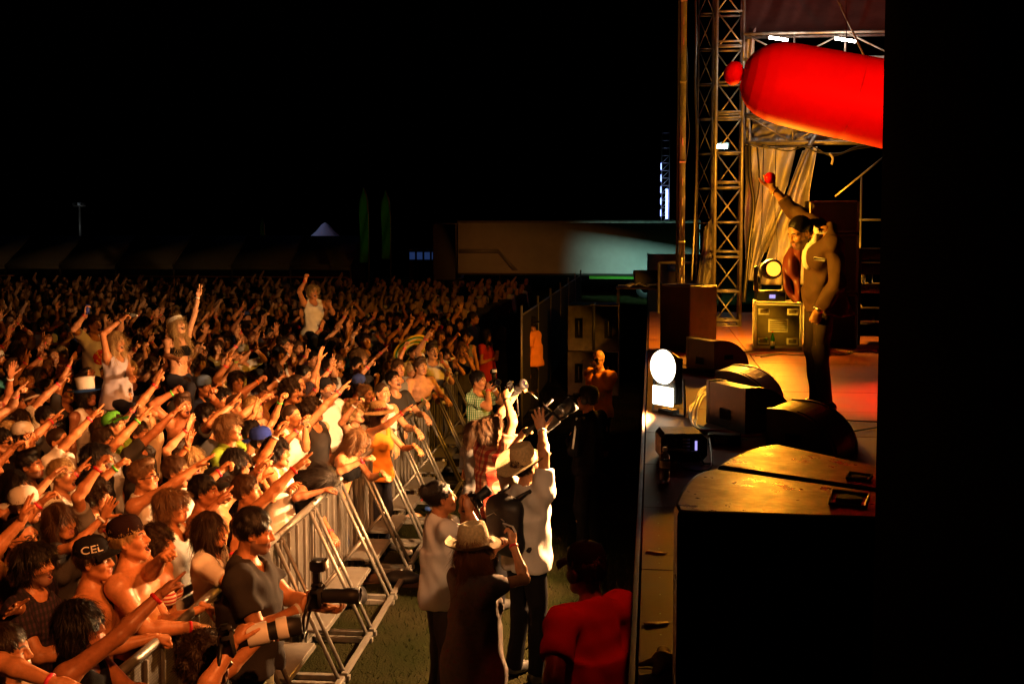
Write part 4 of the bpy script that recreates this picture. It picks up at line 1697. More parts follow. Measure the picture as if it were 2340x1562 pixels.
p = on_z(1655, 1018, DECK_Z)
db = empty('stage_box', (p.x, p.y, DECK_Z), math.radians(-6), label='small black cable box with a white framed label between the monitors', cat='stage box')
link('body', MB().box((-.12, 0, 0), (.12, .13, .08), .006), 'cab_black', db)
for z0, z1, x0, x1 in ((.022, .026, -.07, .02), (.058, .062, -.07, .02), (.022, .062, -.07, -.066), (.022, .062, .016, .02)):
    link('label_frame', MB().box((x0, -.004, z0), (x1, -.0008, z1)), 'label_white', db)
cu = bpy.data.curves.new('lettering', 'FONT')
cu.body = 'whirl'
cu.size = .034
cu.extrude = .0008
to = bpy.data.objects.new('lettering_tmp', cu)
COL.objects.link(to)
bpy.context.view_layer.update()
tme = bpy.data.meshes.new_from_object(to.evaluated_get(bpy.context.evaluated_depsgraph_get()))
bpy.data.objects.remove(to)
to = link('lettering', tme, 'label_white', db)
to.location = (-.062, -.0025, .031)
to.rotation_euler = (math.pi / 2, 0, 0)

p = on_z(1500, 1520, DECK_Z)
fcl = Fld(.008)
r_ = np.random.RandomState(4)
for k in range(9):
    a = r_.uniform(0, 6.3)
    fcl.cone((.0, 0, .02), (.085 * math.cos(a), .11 * math.sin(a), .012), .026, .012, k=.02)
fcl.half((0, 0, 0), (0, 0, -1))
V, Q = fcl.run(fold_noise(.009, 5))
ct = link('towel', np_mesh('towel', V, Q), 'cloth_pale', None, (p.x + .02, p.y, DECK_Z + .002))
tag(ct, 'crumpled pale pink cloth lying on the stage edge', 'towel')


# cables
def cable(pts, r, mt, label, sag=0):
    pts = [Vector(p) for p in pts]
    out = []
    n = len(pts)
    for i in range(n - 1):
        p0, p1, p2, p3 = pts[max(i - 1, 0)], pts[i], pts[i + 1], pts[min(i + 2, n - 1)]
        for k in range(7):
            t = k / 7
            out.append(.5 * ((2 * p1) + (-p0 + p2) * t + (2 * p0 - 5 * p1 + 4 * p2 - p3) * t * t + (-p0 + 3 * p1 - 3 * p2 + p3) * t ** 3))
    out.append(pts[-1])
    o = link('cable', MB().tube([tuple(q) for q in out], r, 6), mt)
    tag(o, label, 'cable', 'cables lying on the stage')
    return o


def dk(px, py, dz=.012):
    q = on_z(px, py, DECK_Z)
    return (q.x, q.y, DECK_Z + dz)


cable([dk(1890, 905), dk(1886, 950), dk(1930, 962), dk(2000, 966), dk(2060, 966)], .006, 'cable', 'thin black cable running right from the shoes')
cable([dk(1918, 992), dk(1950, 988), dk(2010, 978)], .006, 'cable', 'short dark cable across the red floor behind the nearest monitor')
for k in range(8):
    jx = RNG.uniform(-6, 6)
    cable([dk(1660 + k * 3, 872 + k * 2, .02), dk(1610 + jx, 893 + k * 2, .03), dk(1592 + jx, 925 + k * 3, .03 + .008 * k), dk(1583 + jx * 1.6, 945 + k * 3, .05),
           dk(1590 + jx, 972 + k * 2, .03), dk(1625 + k * 5, 988 + k * 2, .02), dk(1665 + k * 6, 1002 + k, .02)], .009, ['cable_grey', 'cable_grey', 'cable'][k % 3],
          '%s strand of the cable bundle left of the tall monitor' % ['first', 'second', 'third', 'fourth', 'fifth', 'sixth', 'seventh', 'eighth'][k])
cable([dk(1600, 990, .03), dk(1640, 998, .05), dk(1668, 1000, .04), dk(1700, 1005, .03), dk(1740, 1003, .03)], .011, 'cable_red', 'red plugged cable beside the small cable box')
cable([dk(1560, 1040, .1), dk(1548, 1062, .02), dk(1580, 1078, .012), dk(1625, 1072, .02), dk(1620, 1010, .06)], .007, 'cable', 'black cable looping beside the slotted fixture')
for k in range(5):
    cable([dk(1690 + k * 12, 806 + k * 3), dk(1760 + k * 6, 803 + k * 2), dk(1840, 806 + k * 2), dk(1900 + k * 8, 800 + k * 3), dk(1960, 806 - k * 2), dk(2005, 796 + k * 3)], .007,
          ['cable', 'cable_grey', 'cable_red', 'cable_grey', 'cable'][k], '%s cable along the back of the red floor' % ['first', 'second', 'third', 'fourth', 'fifth'][k])
for k in range(3):
    cable([dk(1485 + k * 3, 838 + k * 9), dk(1540, 832 + k * 10), dk(1600, 842 + k * 8), dk(1660, 850 + k * 6)], .006, 'cable', '%s thin cable behind the blinder' % ['first', 'second', 'third'][k])

# ------------------------------------------------------------------ roof towers and trusses
def ladder_truss(name, base, top_z, w, rung, label, mt='alu', r=.027, double=True, dia=True, rz=0.):
    e = empty(name, base, rz, label=label, cat='truss tower')
    Ht = top_z - base[2]
    ch = MB().tube([(0, 0, 0), (0, 0, Ht)], r, 10).mesh('leg', True)
    ch.materials.append(MATS[mt])
    for x in (-w / 2, w / 2):
        for y in (0, w):
            link('leg', ch, (), e, (x, y, 0))
    n = int(Ht / rung)
    rg = MB().tube([(-w / 2, 0, 0), (w / 2, 0, 0)], r * .72, 8).mesh('rung', True)
    rg.materials.append(MATS[mt])
    dg = MB().tube([(-w / 2, 0, 0), (w / 2, 0, rung)], r * .5, 8).mesh('brace', True)
    dg.materials.append(MATS[mt])
    dg2 = MB().tube([(w / 2, 0, 0), (-w / 2, 0, rung)], r * .5, 8).mesh('brace', True)
    dg2.materials.append(MATS[mt])
    for i in range(n + 1):
        for y in (0, w):
            link('rung', rg, (), e, (0, y, i * rung))
            if double and i % 2 == 0:
                link('rung', rg, (), e, (0, y, i * rung + .09))
            if dia and i < n:
                link('brace', dg if (i + (y > 0)) % 2 else dg2, (), e, (0, y, i * rung))
        for x in (-w / 2, w / 2):
            o = link('rung', rg, (), e, (x, w / 2, i * rung))
            o.rotation_euler.z = math.pi / 2
    return e


TY = 19.2
tw = at_y(1661, 740, TY)
ladder_truss('truss_tower', (tw.x, TY, DECK_Z), 9.6, .43, .575, 'tall aluminium truss tower at the far corner of the stage')
t2 = at_y(1607, 700, TY + 1.6)
ladder_truss('truss_tower', (t2.x, TY + 1.6, .0), 10.2, .26, .62, 'thinner dark ladder truss left of the big truss tower', 'steel_dark', .02, False)
# slotted mast
ms = at_y(1557, 660, 16.6)
e = empty('slotted_mast', (ms.x, 16.6, DECK_Z - 1.2), label='slim upright mast with bright slots left of the truss towers', cat='mast')
link('post', MB().box((-.045, -.03, 0), (.045, .03, 8.6), .006), 'alu', e)
link('side_rail', MB().box((-.085, -.02, 0), (-.05, .03, 8.6), .004), 'black_matt', e)
sl = MB().box((-.007, -.036, -.055), (.007, -.029, .055), .002).mesh('slot')
sl.materials.append(MATS['alu_bright'])
bk = MB().box((-.048, -.036, -.012), (.048, -.029, .012), .002).mesh('bracket')
bk.materials.append(MATS['alu_bright'])
for k in range(29):
    link('slot' if k % 4 else 'bracket', sl if k % 4 else bk, (), e, (0, 0, .35 + k * .285))


def beam(y, px0, px1, py_top, py_bot, label, seg=.8):
    """horizontal truss across the stage at depth y"""
    a, b_ = at_y(px0, py_top, y), at_y(px1, py_top, y)
    zt, zb = a.z, at_y(px0, py_bot, y).z
    e = empty('roof_truss', (a.x, y, zb), label=label, cat='truss')
    Lx = b_.x - a.x
    Hh = zt - zb
    for z in (0, Hh):
        for yy in (0, .35):
            link('chord', MB().tube([(0, yy, z), (Lx, yy, z)], .026, 8), 'alu', e)
    n = int(Lx / seg)
    for i in range(n + 1):
        link('brace', MB().tube([(i * seg, 0, 0 if i % 2 else Hh), (min((i + 1) * seg, Lx), 0, Hh if i % 2 else 0)], .015, 6), 'alu', e)
        link('post', MB().tube([(i * seg, 0, 0), (i * seg, 0, Hh)], .014, 6), 'alu', e)
    return e


beam(19.0, 1700, 2200, 78, 136, 'upper pinkish roof truss behind the red inflatable')
beam(19.4, 1700, 2200, 262, 326, 'lower roof truss just below the red inflatable')
for i, (x0, x1, y0, y1) in enumerate(((1758, 1800, 86, 92), (1908, 1955, 88, 95), (1996, 2030, 135, 139))):
    a, b_ = at_y(x0, y0, 18.7), at_y(x1, y1, 18.7)
    t = link('tube_lamp', MB().tube([tuple(a), tuple(b_)], .022, 8), 'tube_light')
    tag(t, ['left white tube lamp on the upper roof truss', 'middle white tube lamp on the upper roof truss', 'right white tube lamp low on the upper roof truss'][i], 'lamp')
for px_ in (1780, 1930):
    q_ = at_y(px_, 95, 18.6)
    lamp('tube_glow', 'POINT', tuple(q_), None, 22, (1., .75, .55), .25)
d = at_y(1905, -20, 17.5)
d2 = at_y(1985, 150, 17.5)
o = link('guy_wire', MB().tube([tuple(d), tuple(d2), tuple(at_y(2040, 270, 17.5))], .016, 6), 'alu')
tag(o, 'straight taut guy cable crossing the roof truss', 'cable')


# roof canopy cloth and side drapes
def canopy(u, v):
    px, py = 1700 + 420 * u, 80 * v - 70 * (1 - v)
    p = at_y(px, py, 19.6 + 2.5 * (1 - v))
    f_ = .12 * math.sin(u * 34 + v * 5 + 1.5 * math.sin(u * 9)) * (1 - .4 * v) + .06 * math.sin(u * 71 + v * 9)
    return (p.x, p.y + f_, p.z - .25 * math.sin(v * math.pi) + .4 * f_)


o = link('roof_cloth', MB().grid(canopy, 140, 24), 'roof_cloth')
tag(o, 'dark gathered roof cloth above the upper truss', 'canopy')


def drape(pl, pr, y, label, folds, amp, mt='tarp', seed=0, tie=None):
    """hanging sheet between two pixel polylines (top to bottom)"""
    def lerp(pl, v):
        k = v * (len(pl) - 1)
        i = min(int(k), len(pl) - 2)
        t = k - i
        return pl[i][0] * (1 - t) + pl[i + 1][0] * t, pl[i][1] * (1 - t) + pl[i + 1][1] * t

    def fn(u, v):
        a, b_ = lerp(pl, v), lerp(pr, v)
        px, py = a[0] * (1 - u) + b_[0] * u, a[1] * (1 - u) + b_[1] * u
        dy = amp * (math.sin(u * folds * 6.28 + seed + 1.2 * math.sin(v * 4 + seed)) + .45 * math.sin(u * folds * 15 + v * 6 + seed) + .35 * math.sin(v * 17 + u * 9))
        p = at_y(px, py, y + dy)
        return tuple(p)
    o = link('drape', MB().grid(fn, 70, 60), mt)
    sm_ = o.modifiers.new('thick', 'SOLIDIFY')
    sm_.thickness = .01
    tag(o, label, 'drape')
    return o


drape([(1702, 335), (1705, 420), (1700, 520), (1706, 640)], [(1820, 335), (1800, 420), (1770, 520), (1722, 640)], 19.9, 'pale silver tarpaulin hanging right of the truss tower', 1.6, .12, seed=1)
drape([(1835, 345), (1800, 440), (1765, 530), (1738, 650)], [(1868, 335), (1850, 440), (1850, 540), (1838, 650)], 19.4, 'creased tarpaulin glowing yellow behind the amber lamp', 1.3, .16, seed=2.5)
drape([(1610, 520), (1604, 570), (1596, 620), (1590, 660)], [(1632, 490), (1636, 560), (1634, 620), (1630, 660)], 20.6, 'narrow dark tarpaulin hanging between the two truss towers', 1., .08, 'roof_cloth', seed=4)
drape([(1700, 100), (1705, 180), (1700, 250), (1702, 330)], [(1728, 60), (1716, 180), (1712, 250), (1716, 330)], 19.9, 'narrow gathered cloth strip along the right side of the truss tower', 1., .08, 'tarp', seed=6)
drape([(1720, 270), (1720, 285), (1715, 305), (1712, 328)], [(2010, 260), (2010, 290), (2010, 310), (2010, 328)], 20.1, 'dark crumpled plastic sheet behind the lower roof truss', 5., .1, 'roof_cloth', seed=3)
o = link('diagonal_strut', MB().tube([tuple(at_y(1868, 300, 18.9)), tuple(at_y(1838, 355, 18.9)), tuple(at_y(1800, 450, 18.9)), tuple(at_y(1746, 575, 18.9))], .035, 8), 'alu')
tag(o, 'slanting yellow-lit strut wrapped in plastic beside the raised arm', 'strut')
for i, (pts, r) in enumerate(((((1712, 328), (1714, 400), (1722, 470), (1712, 560), (1700, 690)), .03), (((1730, 335), (1735, 420), (1722, 500), (1716, 600)), .014),
                              (((1745, 335), (1742, 460), (1738, 600), (1740, 690)), .008), (((1773, 330), (1771, 480), (1776, 560), (1774, 600)), .006),
                              (((1572, -10), (1566, 60), (1571, 140), (1570, 230), (1575, 310), (1560, 410)), .006),
                              (((1589, -10), (1590, 90), (1588, 190), (1592, 330), (1588, 480), (1580, 640)), .018),
                              (((1700, 329), (1760, 338), (1830, 334), (1870, 348), (1920, 350), (1960, 335), (2010, 330)), .014),
                              (((1740, 331), (1800, 345), (1850, 333), (1900, 356), (1950, 342), (2010, 332)), .01),
                              (((1895, 350), (1903, 362), (1900, 376)), .02))):
    y = 18.6 if i not in (4, 5) else 17.4
    o = cable([tuple(at_y(x, yy, y)) for x, yy in pts], r, 'cable' if i != 8 else 'cable_grey', '%s hanging cable among the roof towers' % ['thick black', 'looped', 'thin straight', 'very thin',
              'wavy', 'taut dark', 'upper swagged', 'lower swagged', 'short grey-ended'][i])
    o['group'] = 'cables hanging in the roof towers'

# red inflatable
ia, ib = at_y(1655, 163, 14.2), at_y(2120, 258, 14.2)
ax_ = (ib - ia).normalized()
La = (ib - ia).length
px_m = 14.2 / F_PX * 1.0
e = empty('inflatable', tuple(ia), label='long red inflatable tube with a rounded end and knob above the stage', cat='inflatable')
q = ax_.to_track_quat('X', 'Z').to_matrix().to_4x4()
prof = [(.001, 0), (8, .5), (17, 4), (24, 11), (27, 20), (26, 29), (20, 36), (14.5, 40), (15, 43)]
body = [(14, 41), (30, 43), (48, 51), (66, 66), (79, 86), (87, 110), (91, 140), (93, 190), (94, 260), (95, 340), (96, 480)]
link('knob', MB().lathe([(r * px_m, x * px_m) for r, x in prof], 36, axis='x').xf(q), 'inflatable', e)
bd = MB()


def infl(u, v):
    a = u * 2 * math.pi
    k = v * (len(body) - 1)
    i = min(int(k), len(body) - 2)
    t = k - i
    r = body[i][0] * (1 - t) + body[i + 1][0] * t
    x = body[i][1] * (1 - t) + body[i + 1][1] * t
    r *= 1 + .012 * math.sin(6 * a) * min(1, v * 2)
    r *= 1 + .035 * math.sin(16 * a) * math.exp(-max(0, x - 41) / 16) + .005 * math.sin(3 * a + x * .03)
    for xs in (285,):
        r *= 1 - .02 * math.exp(-((x - xs - 6 * math.sin(a)) / 5) ** 2)
    return (x * px_m, r * px_m * math.cos(a), r * px_m * math.sin(a))


link('tube', bd.grid(infl, 60, 90).xf(q), 'inflatable', e)
for xs_ in (285,):
    link('seam', MB().tube([tuple(q @ Vector(((xs_ + 6 * math.sin(k * .131)) * px_m, 93.2 * px_m * math.cos(k * .131), 93.2 * px_m * math.sin(k * .131)))) for k in range(48)], .004, 5, closed=True), 'inflatable_seam' if 'inflatable_seam' in MATS else surf('inflatable_seam', (.55, .005, .003), rough=.6), e)
link('tether', MB().tube([tuple(q @ Vector((250 * px_m, 0, 94 * px_m))), (250 * px_m, 0, 3.0)], .006, 6), 'cable', e)

# ------------------------------------------------------------------ pit and front barrier
bar = [on_z(*p_, 1.2) for p_ in ((230, 1562), (380, 1440), (700, 1160), (860, 1012), (1010, 880), (1112, 785))]


def bar_x(y):
    for a, b_ in zip(bar, bar[1:]):
        if y <= b_.y or b_ is bar[-1]:
            return a.x + (b_.x - a.x) * (y - a.y) / (b_.y - a.y)


sheet = MB()
sheet.box((-.006, -.49, .06), (.006, .49, 1.14))
shm = sheet.mesh('sheet')
shm.materials.append(MATS['perforated_alu'])
rib = MB().box((.006, -.012, .06), (.03, .012, 1.14), .003).mesh('rib')
rib.materials.append(MATS['alu'])
rail = MB().tube([(0, -.497, 1.18), (0, .497, 1.18)], .03, 12).mesh('top_rail', True)
rail.materials.append(MATS['alu'])
brace = MB().tube([(.01, 0, 1.15), (.52, 0, .05)], .018, 8).mesh('brace', True)
brace.materials.append(MATS['alu'])
stay = MB().tube([(.01, 0, .35), (.25, 0, .62)], .015, 8).mesh('stay', True)
stay.materials.append(MATS['alu'])
foot = MB().box((-.02, -.025, .006), (.56, .025, .05), .004).mesh('foot_beam')
foot.materials.append(MATS['alu'])
outer = MB().box((.5, -.47, .052), (.55, .47, .085), .004).mesh('outer_beam')
outer.materials.append(MATS['alu'])
bott = MB().box((-.03, -.49, .01), (.03, .49, .058), .004).mesh('bottom_beam')
bott.materials.append(MATS['alu'])
step = MB().box((.02, -.36, .36), (.34, .36, .385), .004).box((.3, -.37, .345), (.345, .37, .362)).mesh('step')
step.materials.append(MATS['alu'])
plate = MB().box((-1.1, -.49, .004), (-.04, .49, .016), .003).mesh('floor_plate')
plate.materials.append(MATS['alu'])
ORD = ['first', 'second', 'third', 'fourth', 'fifth', 'sixth', 'seventh', 'eighth', 'ninth', 'tenth', 'eleventh', 'twelfth', 'thirteenth', 'fourteenth', 'fifteenth', 'sixteenth', 'seventeenth',
       'eighteenth', 'nineteenth', 'twentieth', 'twenty-first', 'twenty-second']
yb = bar[0].y - 1.0
i = 0
while yb < bar[-1].y:
    x = bar_x(yb + .5)
    dx = bar_x(yb + 1.0) - bar_x(yb)
    e = empty('barrier', (x, yb + .5, 0), -math.atan(dx), label='%s aluminium crowd barrier section counting from the camera end' % ORD[i], cat='barrier', group='crowd barrier sections in front of the stage')
    link('sheet', shm, (), e)
    link('top_rail', rail, (), e)
    link('bottom_beam', bott, (), e)
    link('outer_beam', outer, (), e)
    link('step', step, (), e)
    link('floor_plate', plate, (), e)
    for yy in (-.46, -.23, 0, .23, .46):
        link('rib', rib, (), e, (0, yy, 0))
    for yy in (-.42, .42):
        link('brace', brace, (), e, (0, yy, 0))
        link('stay', stay, (), e, (0, yy, 0))
        link('foot_beam', foot, (), e, (0, yy, 0))
    yb += 1.0
    i += 1

gr_ = np.random.RandomState(9)
nb_ = 16000
bxy = np.stack([gr_.uniform(-2.75, -.1, nb_), gr_.uniform(5.5, 25, nb_)], 1)
ang = gr_.uniform(0, 6.28, nb_)
hgt = gr_.uniform(.02, .055, nb_)
wv_ = np.stack([np.cos(ang), np.sin(ang), 0 * ang], 1) * .005
bs_ = np.concatenate([bxy, np.zeros((nb_, 1))], 1)
tp_ = bs_ + np.stack([gr_.normal(0, .018, nb_), gr_.normal(0, .018, nb_), hgt], 1)
gv = np.stack([bs_ - wv_, bs_ + wv_, tp_], 1).reshape(-1, 3)
gq = np.arange(nb_ * 3).reshape(-1, 3)
go = link('grass_blades', np_mesh('grass_blades', gv, gq), surf('grass_blade', (.022, .028, .008), rough=1., spec=0.))
tag(go, 'short trampled grass blades covering the pit', 'grass', kind='stuff')

# litter and boards in the pit
for i, (px, py, w, d_, rz, lb) in enumerate(((880, 1322, .5, .3, .3, 'brown plywood sheet on the grass against the barrier feet'), (965, 1335, .34, .26, -.1, 'brown plywood sheet on the grass right of the dark bag'))):
    p = on_z(px, py, 0)
    o = link('plywood_sheet', MB().box((-w / 2, -d_ / 2, 0), (w / 2, d_ / 2, .018), .003), 'board_ply', None, (p.x, p.y, .003))
    o.rotation_euler.z = rz
    tag(o, lb, 'board')


def blob(name, px, py, pts, mt, label, cat_, h=.012, amp=.01, col=None):
    p = on_z(px, py, 0)
    f = Fld(h)
    for c, r in pts:
        f.ell(c, r, k=.04)
    f.half((0, 0, .003), (0, 0, -1))
    V, Q = f.run(fold_noise(amp, len(label)))
    o = link(name, np_mesh(name, V, Q), mt, None, (p.x, p.y, 0), color=col)
    tag(o, label, cat_)
    return o


blob('bag', 915, 1332, [((0, 0, .06), (.17, .12, .07)), ((.08, .03, .05), (.12, .1, .06))], 'black_matt', 'dark flat bag on the plywood below the barrier', 'bag')
blob('foil_wrapper', 906, 1312, [((0, 0, .03), (.05, .04, .035)), ((.04, .02, .03), (.04, .03, .03))], 'silver', 'crumpled shiny foil lying on the dark bag', 'litter', .008, .012)
blob('plastic_bag', 940, 1186, [((0, 0, .03), (.09, .06, .035)), ((.07, .05, .02), (.06, .05, .03))], 'cloth_pale', 'crumpled pale plastic litter under the barrier steps', 'litter', .009, .012)
blob('cloth_heap', 942, 1150, [((0, 0, .05), (.14, .1, .06)), ((.1, .04, .04), (.09, .08, .05))], 'cloth', 'dark red cloth heap under the barrier steps', 'clothing', col=(.25, .02, .02))
blob('backpack', 790, 1385, [((0, 0, .1), (.2, .13, .11)), ((.1, .0, .12), (.1, .11, .1))], 'black_matt', 'dark bag tucked under a barrier step', 'bag')
for i, (px, py) in enumerate(((972, 1168), (1010, 1060), (1005, 1045), (940, 1268), (985, 1300))):
    p = on_z(px, py, 0)
    o = link('cup', MB().lathe([(.001, 0), (.03, 0), (.038, .1), (.036, .1), (.029, .004), (.001, .004)], 14).xf(Matrix.Rotation(1.5, 4, 'Y')), ['plastic', 'label_white', 'label_white', 'label_white', 'plastic'][i], None,
             (p.x, p.y, .037), color=(.05, .12, .5))
    o.rotation_euler.z = i * 1.3
    tag(o, ['blue cup lying in the pit under the barrier steps', 'white cup lying on a far barrier step shadow', 'second white cup beside the far barrier steps', 'white cup on the grass near the plywood sheets',
            'dark blue cup lying on open grass in the pit'][i], 'cup')

# speaker stacks on the ground at the far end of the pit
GY = 24.6
a = at_y(1297, 905, GY)
w_ = at_y(1413, 905, GY).x - a.x
for i, (z0, z1) in enumerate(((.01, .97), (.98, 1.97))):
    e = empty('ground_speaker', (a.x, GY, z0), label=['lower of the two dark speaker boxes at the far end of the pit', 'upper of the two dark speaker boxes at the far end of the pit'][i], cat='speaker', group='speaker stack in the pit')
    hh = z1 - z0
    link('body', MB().box((0, 0, 0), (w_, 1.1, hh), .012), 'grey_dark', e) if 'grey_dark' in MATS else link('body', MB().box((0, 0, 0), (w_, 1.1, hh), .012), surf('grey_dark', (.19, .165, .14), rough=.5, noise=.35, nscale=5, dirt=((.14, .12, .1), 4)), e)
    for x in (.14, .72):
        link('handle_plate', MB().box((x * w_, -.008, hh * .28), (x * w_ + .17, -.001, hh * .72), .004), 'black_matt', e)
        link('handle', MB().tube([(x * w_ + .085, -.012, hh * .34), (x * w_ + .085, -.03, hh * .4), (x * w_ + .085, -.03, hh * .6), (x * w_ + .085, -.012, hh * .66)], .016, 8), 'steel_dark', e)
    link('center_strip', MB().box((w_ * .48, -.006, .02), (w_ * .54, -.001, hh - .02)), 'steel_dark', e)
    if i:
        link('top_strip', MB().box((w_ * .44, .02, hh + .001), (w_ * .52, 1.06, hh + .006)), 'alu', e)

# fence running away behind the pit
pn = None
for i in range(6):
    y0 = 20.6 + i * 3.1
    e = empty('mesh_fence', (-2.36 - .015 * i, y0, 0), label='%s dark mesh fence panel going away behind the pit' % ORD[i], cat='fence', group='mesh fence panels behind the pit')
    if pn is None:
        pn = MB().box((-.006, .06, .12), (.006, 2.96, 2.02)).mesh('mesh_sheet')
        pn.materials.append(MATS['skirt'])
        pp = MB().tube([(0, 0, 0), (0, 0, 2.22)], .024, 8).mesh('post', True)
        pp.materials.append(MATS['alu'])
        pr_ = MB().tube([(0, .02, 2.04), (0, 3.0, 2.04)], .018, 8).mesh('top_rail', True)
        pr_.materials.append(MATS['alu'])
    link('mesh_sheet', pn, (), e)
    link('top_rail', pr_, (), e)
    for yy in (0.0, 3.02):
        link('post', pp, (), e, (0, yy, 0))

# ------------------------------------------------------------------ background
TRY = 60.
a, b_ = at_y(1046, 605, TRY), at_y(1600, 505, TRY)
e = empty('trailer', (a.x, TRY, 0), label='long pale semi trailer standing behind the fence', cat='trailer')
Lt, zt = b_.x - a.x, at_y(1300, 505, TRY).z
link('box', MB().box((0, 0, 1.25), (Lt, 2.5, zt), .03), 'trailer_side', e)
link('top_rail', MB().box((-.03, -.03, zt - .1), (Lt + .03, 0, zt + .03), .01), 'alu', e)
link('bottom_rail', MB().box((-.03, -.03, 1.2), (Lt + .03, 0, 1.3), .01), 'steel_dark', e)
link('green_skirt', MB().box((Lt * .55, -.04, 1.02), (Lt, .02, 1.19), .01), 'trailer_green', e)
link('stripe', MB().box((.05, -.012, 2.35), (Lt * .17, -.004, 2.58)), 'trailer_stripe', e)
link('stripe', MB().prism([(Lt * .17, 2.58), (Lt * .17, 2.35), (Lt * .23, 1.45), (Lt * .255, 1.45)], -.012, -.004), 'trailer_stripe', e)
for k in range(3):
    wl = MB().lathe([(.2, -.15), (.48, -.15), (.5, -.1), (.5, .1), (.48, .15)], 20, (Lt * .78 + k * 1.15, .3, .5), axis='y')
    link('wheel', wl, 'black_matt', e)
link('landing_leg', MB().box((2.2, .2, .02), (2.35, .4, 1.2), .01), 'steel_dark', e)
hc = empty('cab_unit', (a.x - .3, TRY + .2, 0), label='dark box body at the left end of the trailer', cat='truck')
link('body', MB().box((-1.1, 0, .9), (.2, 2.4, zt - .1), .06), 'trailer_stripe', hc)
for k in range(2):
    link('wheel', MB().lathe([(.2, -.15), (.48, -.15), (.5, 0), (.48, .15)], 18, (-.8 + k * .8, .2, .5), axis='y'), 'black_matt', hc)

fp = at_y(1650, 335, 46.)
e = empty('flood_light', (fp.x, 46., 0), label='bluish white floodlight on a mast seen through the truss tower', cat='flood light')
link('mast', MB().tube([(0, .2, 0), (0, .2, fp.z + .2)], .06, 8), 'steel_dark', e)
link('housing', MB().box((-.3, -.02, fp.z - .18), (.3, .16, fp.z + .18), .03), 'steel_dark', e)
link('lens', MB().box((-.19, -.035, fp.z - .08), (.19, -.022, fp.z + .08), .004), 'flood_lens', e)
lamp('flood_beam', 'SPOT', (fp.x - .2, 46.0, fp.z), (at_y(1560, 540, TRY).x, TRY, 2.6), 60000, (.45, 1., .82), .2, 46, .9)

# clutter at the far end of the stage: work table with papers, boards
wy = 25.5
wt = at_y(1490, 660, wy)
e = empty('work_table', (wt.x, wy, 0), label='cluttered production table behind the stage corner', cat='table')
zt2 = at_y(1490, 655, wy).z
link('table_top', MB().box((-.8, -.35, zt2 - .04), (.8, .35, zt2), .005), 'brown_board', e)
for x in (-.75, .75):
    for y in (-.3, .3):
        link('leg', MB().box((x - .025, y - .025, .01), (x + .025, y + .025, zt2 - .04)), 'steel_dark', e)
for k in range(9):
    o = link('paper', MB().box((-.1, -.07, 0), (.1, .07, .01)), 'paper', None, (wt.x - .65 + k * .16, wy - .2 + .1 * (k % 3), zt2 + .006 + .012 * (k % 3)))
    o.rotation_euler = (RNG.uniform(-.25, .25) * (k % 3), RNG.uniform(-.5, .5) * (k % 2), k * .9)
    o.location.z += .03
    tag(o, '%s paper or booklet from the left on the cluttered production table' % ORD[k], 'paper', 'papers on the production table')
o = link('monitor_screen', MB().box((-.3, -.04, 0), (.3, .04, .36), .01), 'black_matt', None, (wt.x - .1, wy + .15, zt2 + .012))
o.rotation_euler = (-.3, .0, .4)
tag(o, 'dark slanted screen on the cluttered production table', 'screen')
bq = at_y(1530, 580, 27.5)
e = empty('notice_board', (bq.x, 27.5, 0), label='teal-lit white board with a small blue label behind the table', cat='board')
link('panel', MB().box((-.5, 0, .5), (.75, .05, bq.z), .01), 'grey_board', e)
link('frame', MB().box((-.53, -.01, .45), (-.5, .06, bq.z + .02), .004), 'steel_dark', e)
link('blue_label', MB().box((-.06, -.012, bq.z - .42), (.25, -.003, bq.z - .24)), 'blue_label' if 'blue_label' in MATS else surf('blue_label', (.03, .12, .45), rough=.5), e)
e = empty('scaffold_rail', (at_y(1530, 600, 22.).x, 22., 0), label='orange-lit handrail beside the slotted mast', cat='handrail')
zr = at_y(1530, 600, 22.).z
link('rail', MB().tube([(-.2, 0, zr), (.55, 0, zr)], .03, 8), 'alu', e)
for x in (-.2, .5):
    link('post', MB().tube([(x, 0, 0), (x, 0, zr)], .026, 8), 'alu', e)

# distant lit scaffold tower
FY = 85.
fb = at_y(1520, 505, FY)
e = empty('scaffold_tower', (fb.x, FY, 0), label='distant thin scaffold tower lit blue behind the trailer', cat='tower')
ztp = at_y(1520, 296, FY).z
for x in (-.28, .28):
    link('leg', MB().tube([(x, 0, 0), (x, 0, ztp)], .035, 6), 'alu', e)
k = 0
z = 3.0
while z < ztp:
    link('rung', MB().tube([(-.28, 0, z), (.28, 0, z)], .028, 6), 'alu', e)
    if z < 8.5:
        link('brace', MB().tube([(-.28, 0, z), (.28, 0, z + .55)], .022, 6), 'alu', e)
    z += .55
for k in range(5):
    link('led_strip', MB().box((-.36, -.05, 4.6 + k * .85), (-.3, .0, 5.1 + k * .85), .004), 'blue_led', e)
link('led_strip', MB().box((.02, -.08, 4.4), (.2, -.03, 6.6), .004), 'blue_led', e)
lamp('tower_led_glow', 'POINT', (fb.x - .3, FY - 2.0, 6.0), None, 260, (.35, .45, 1.), .3)

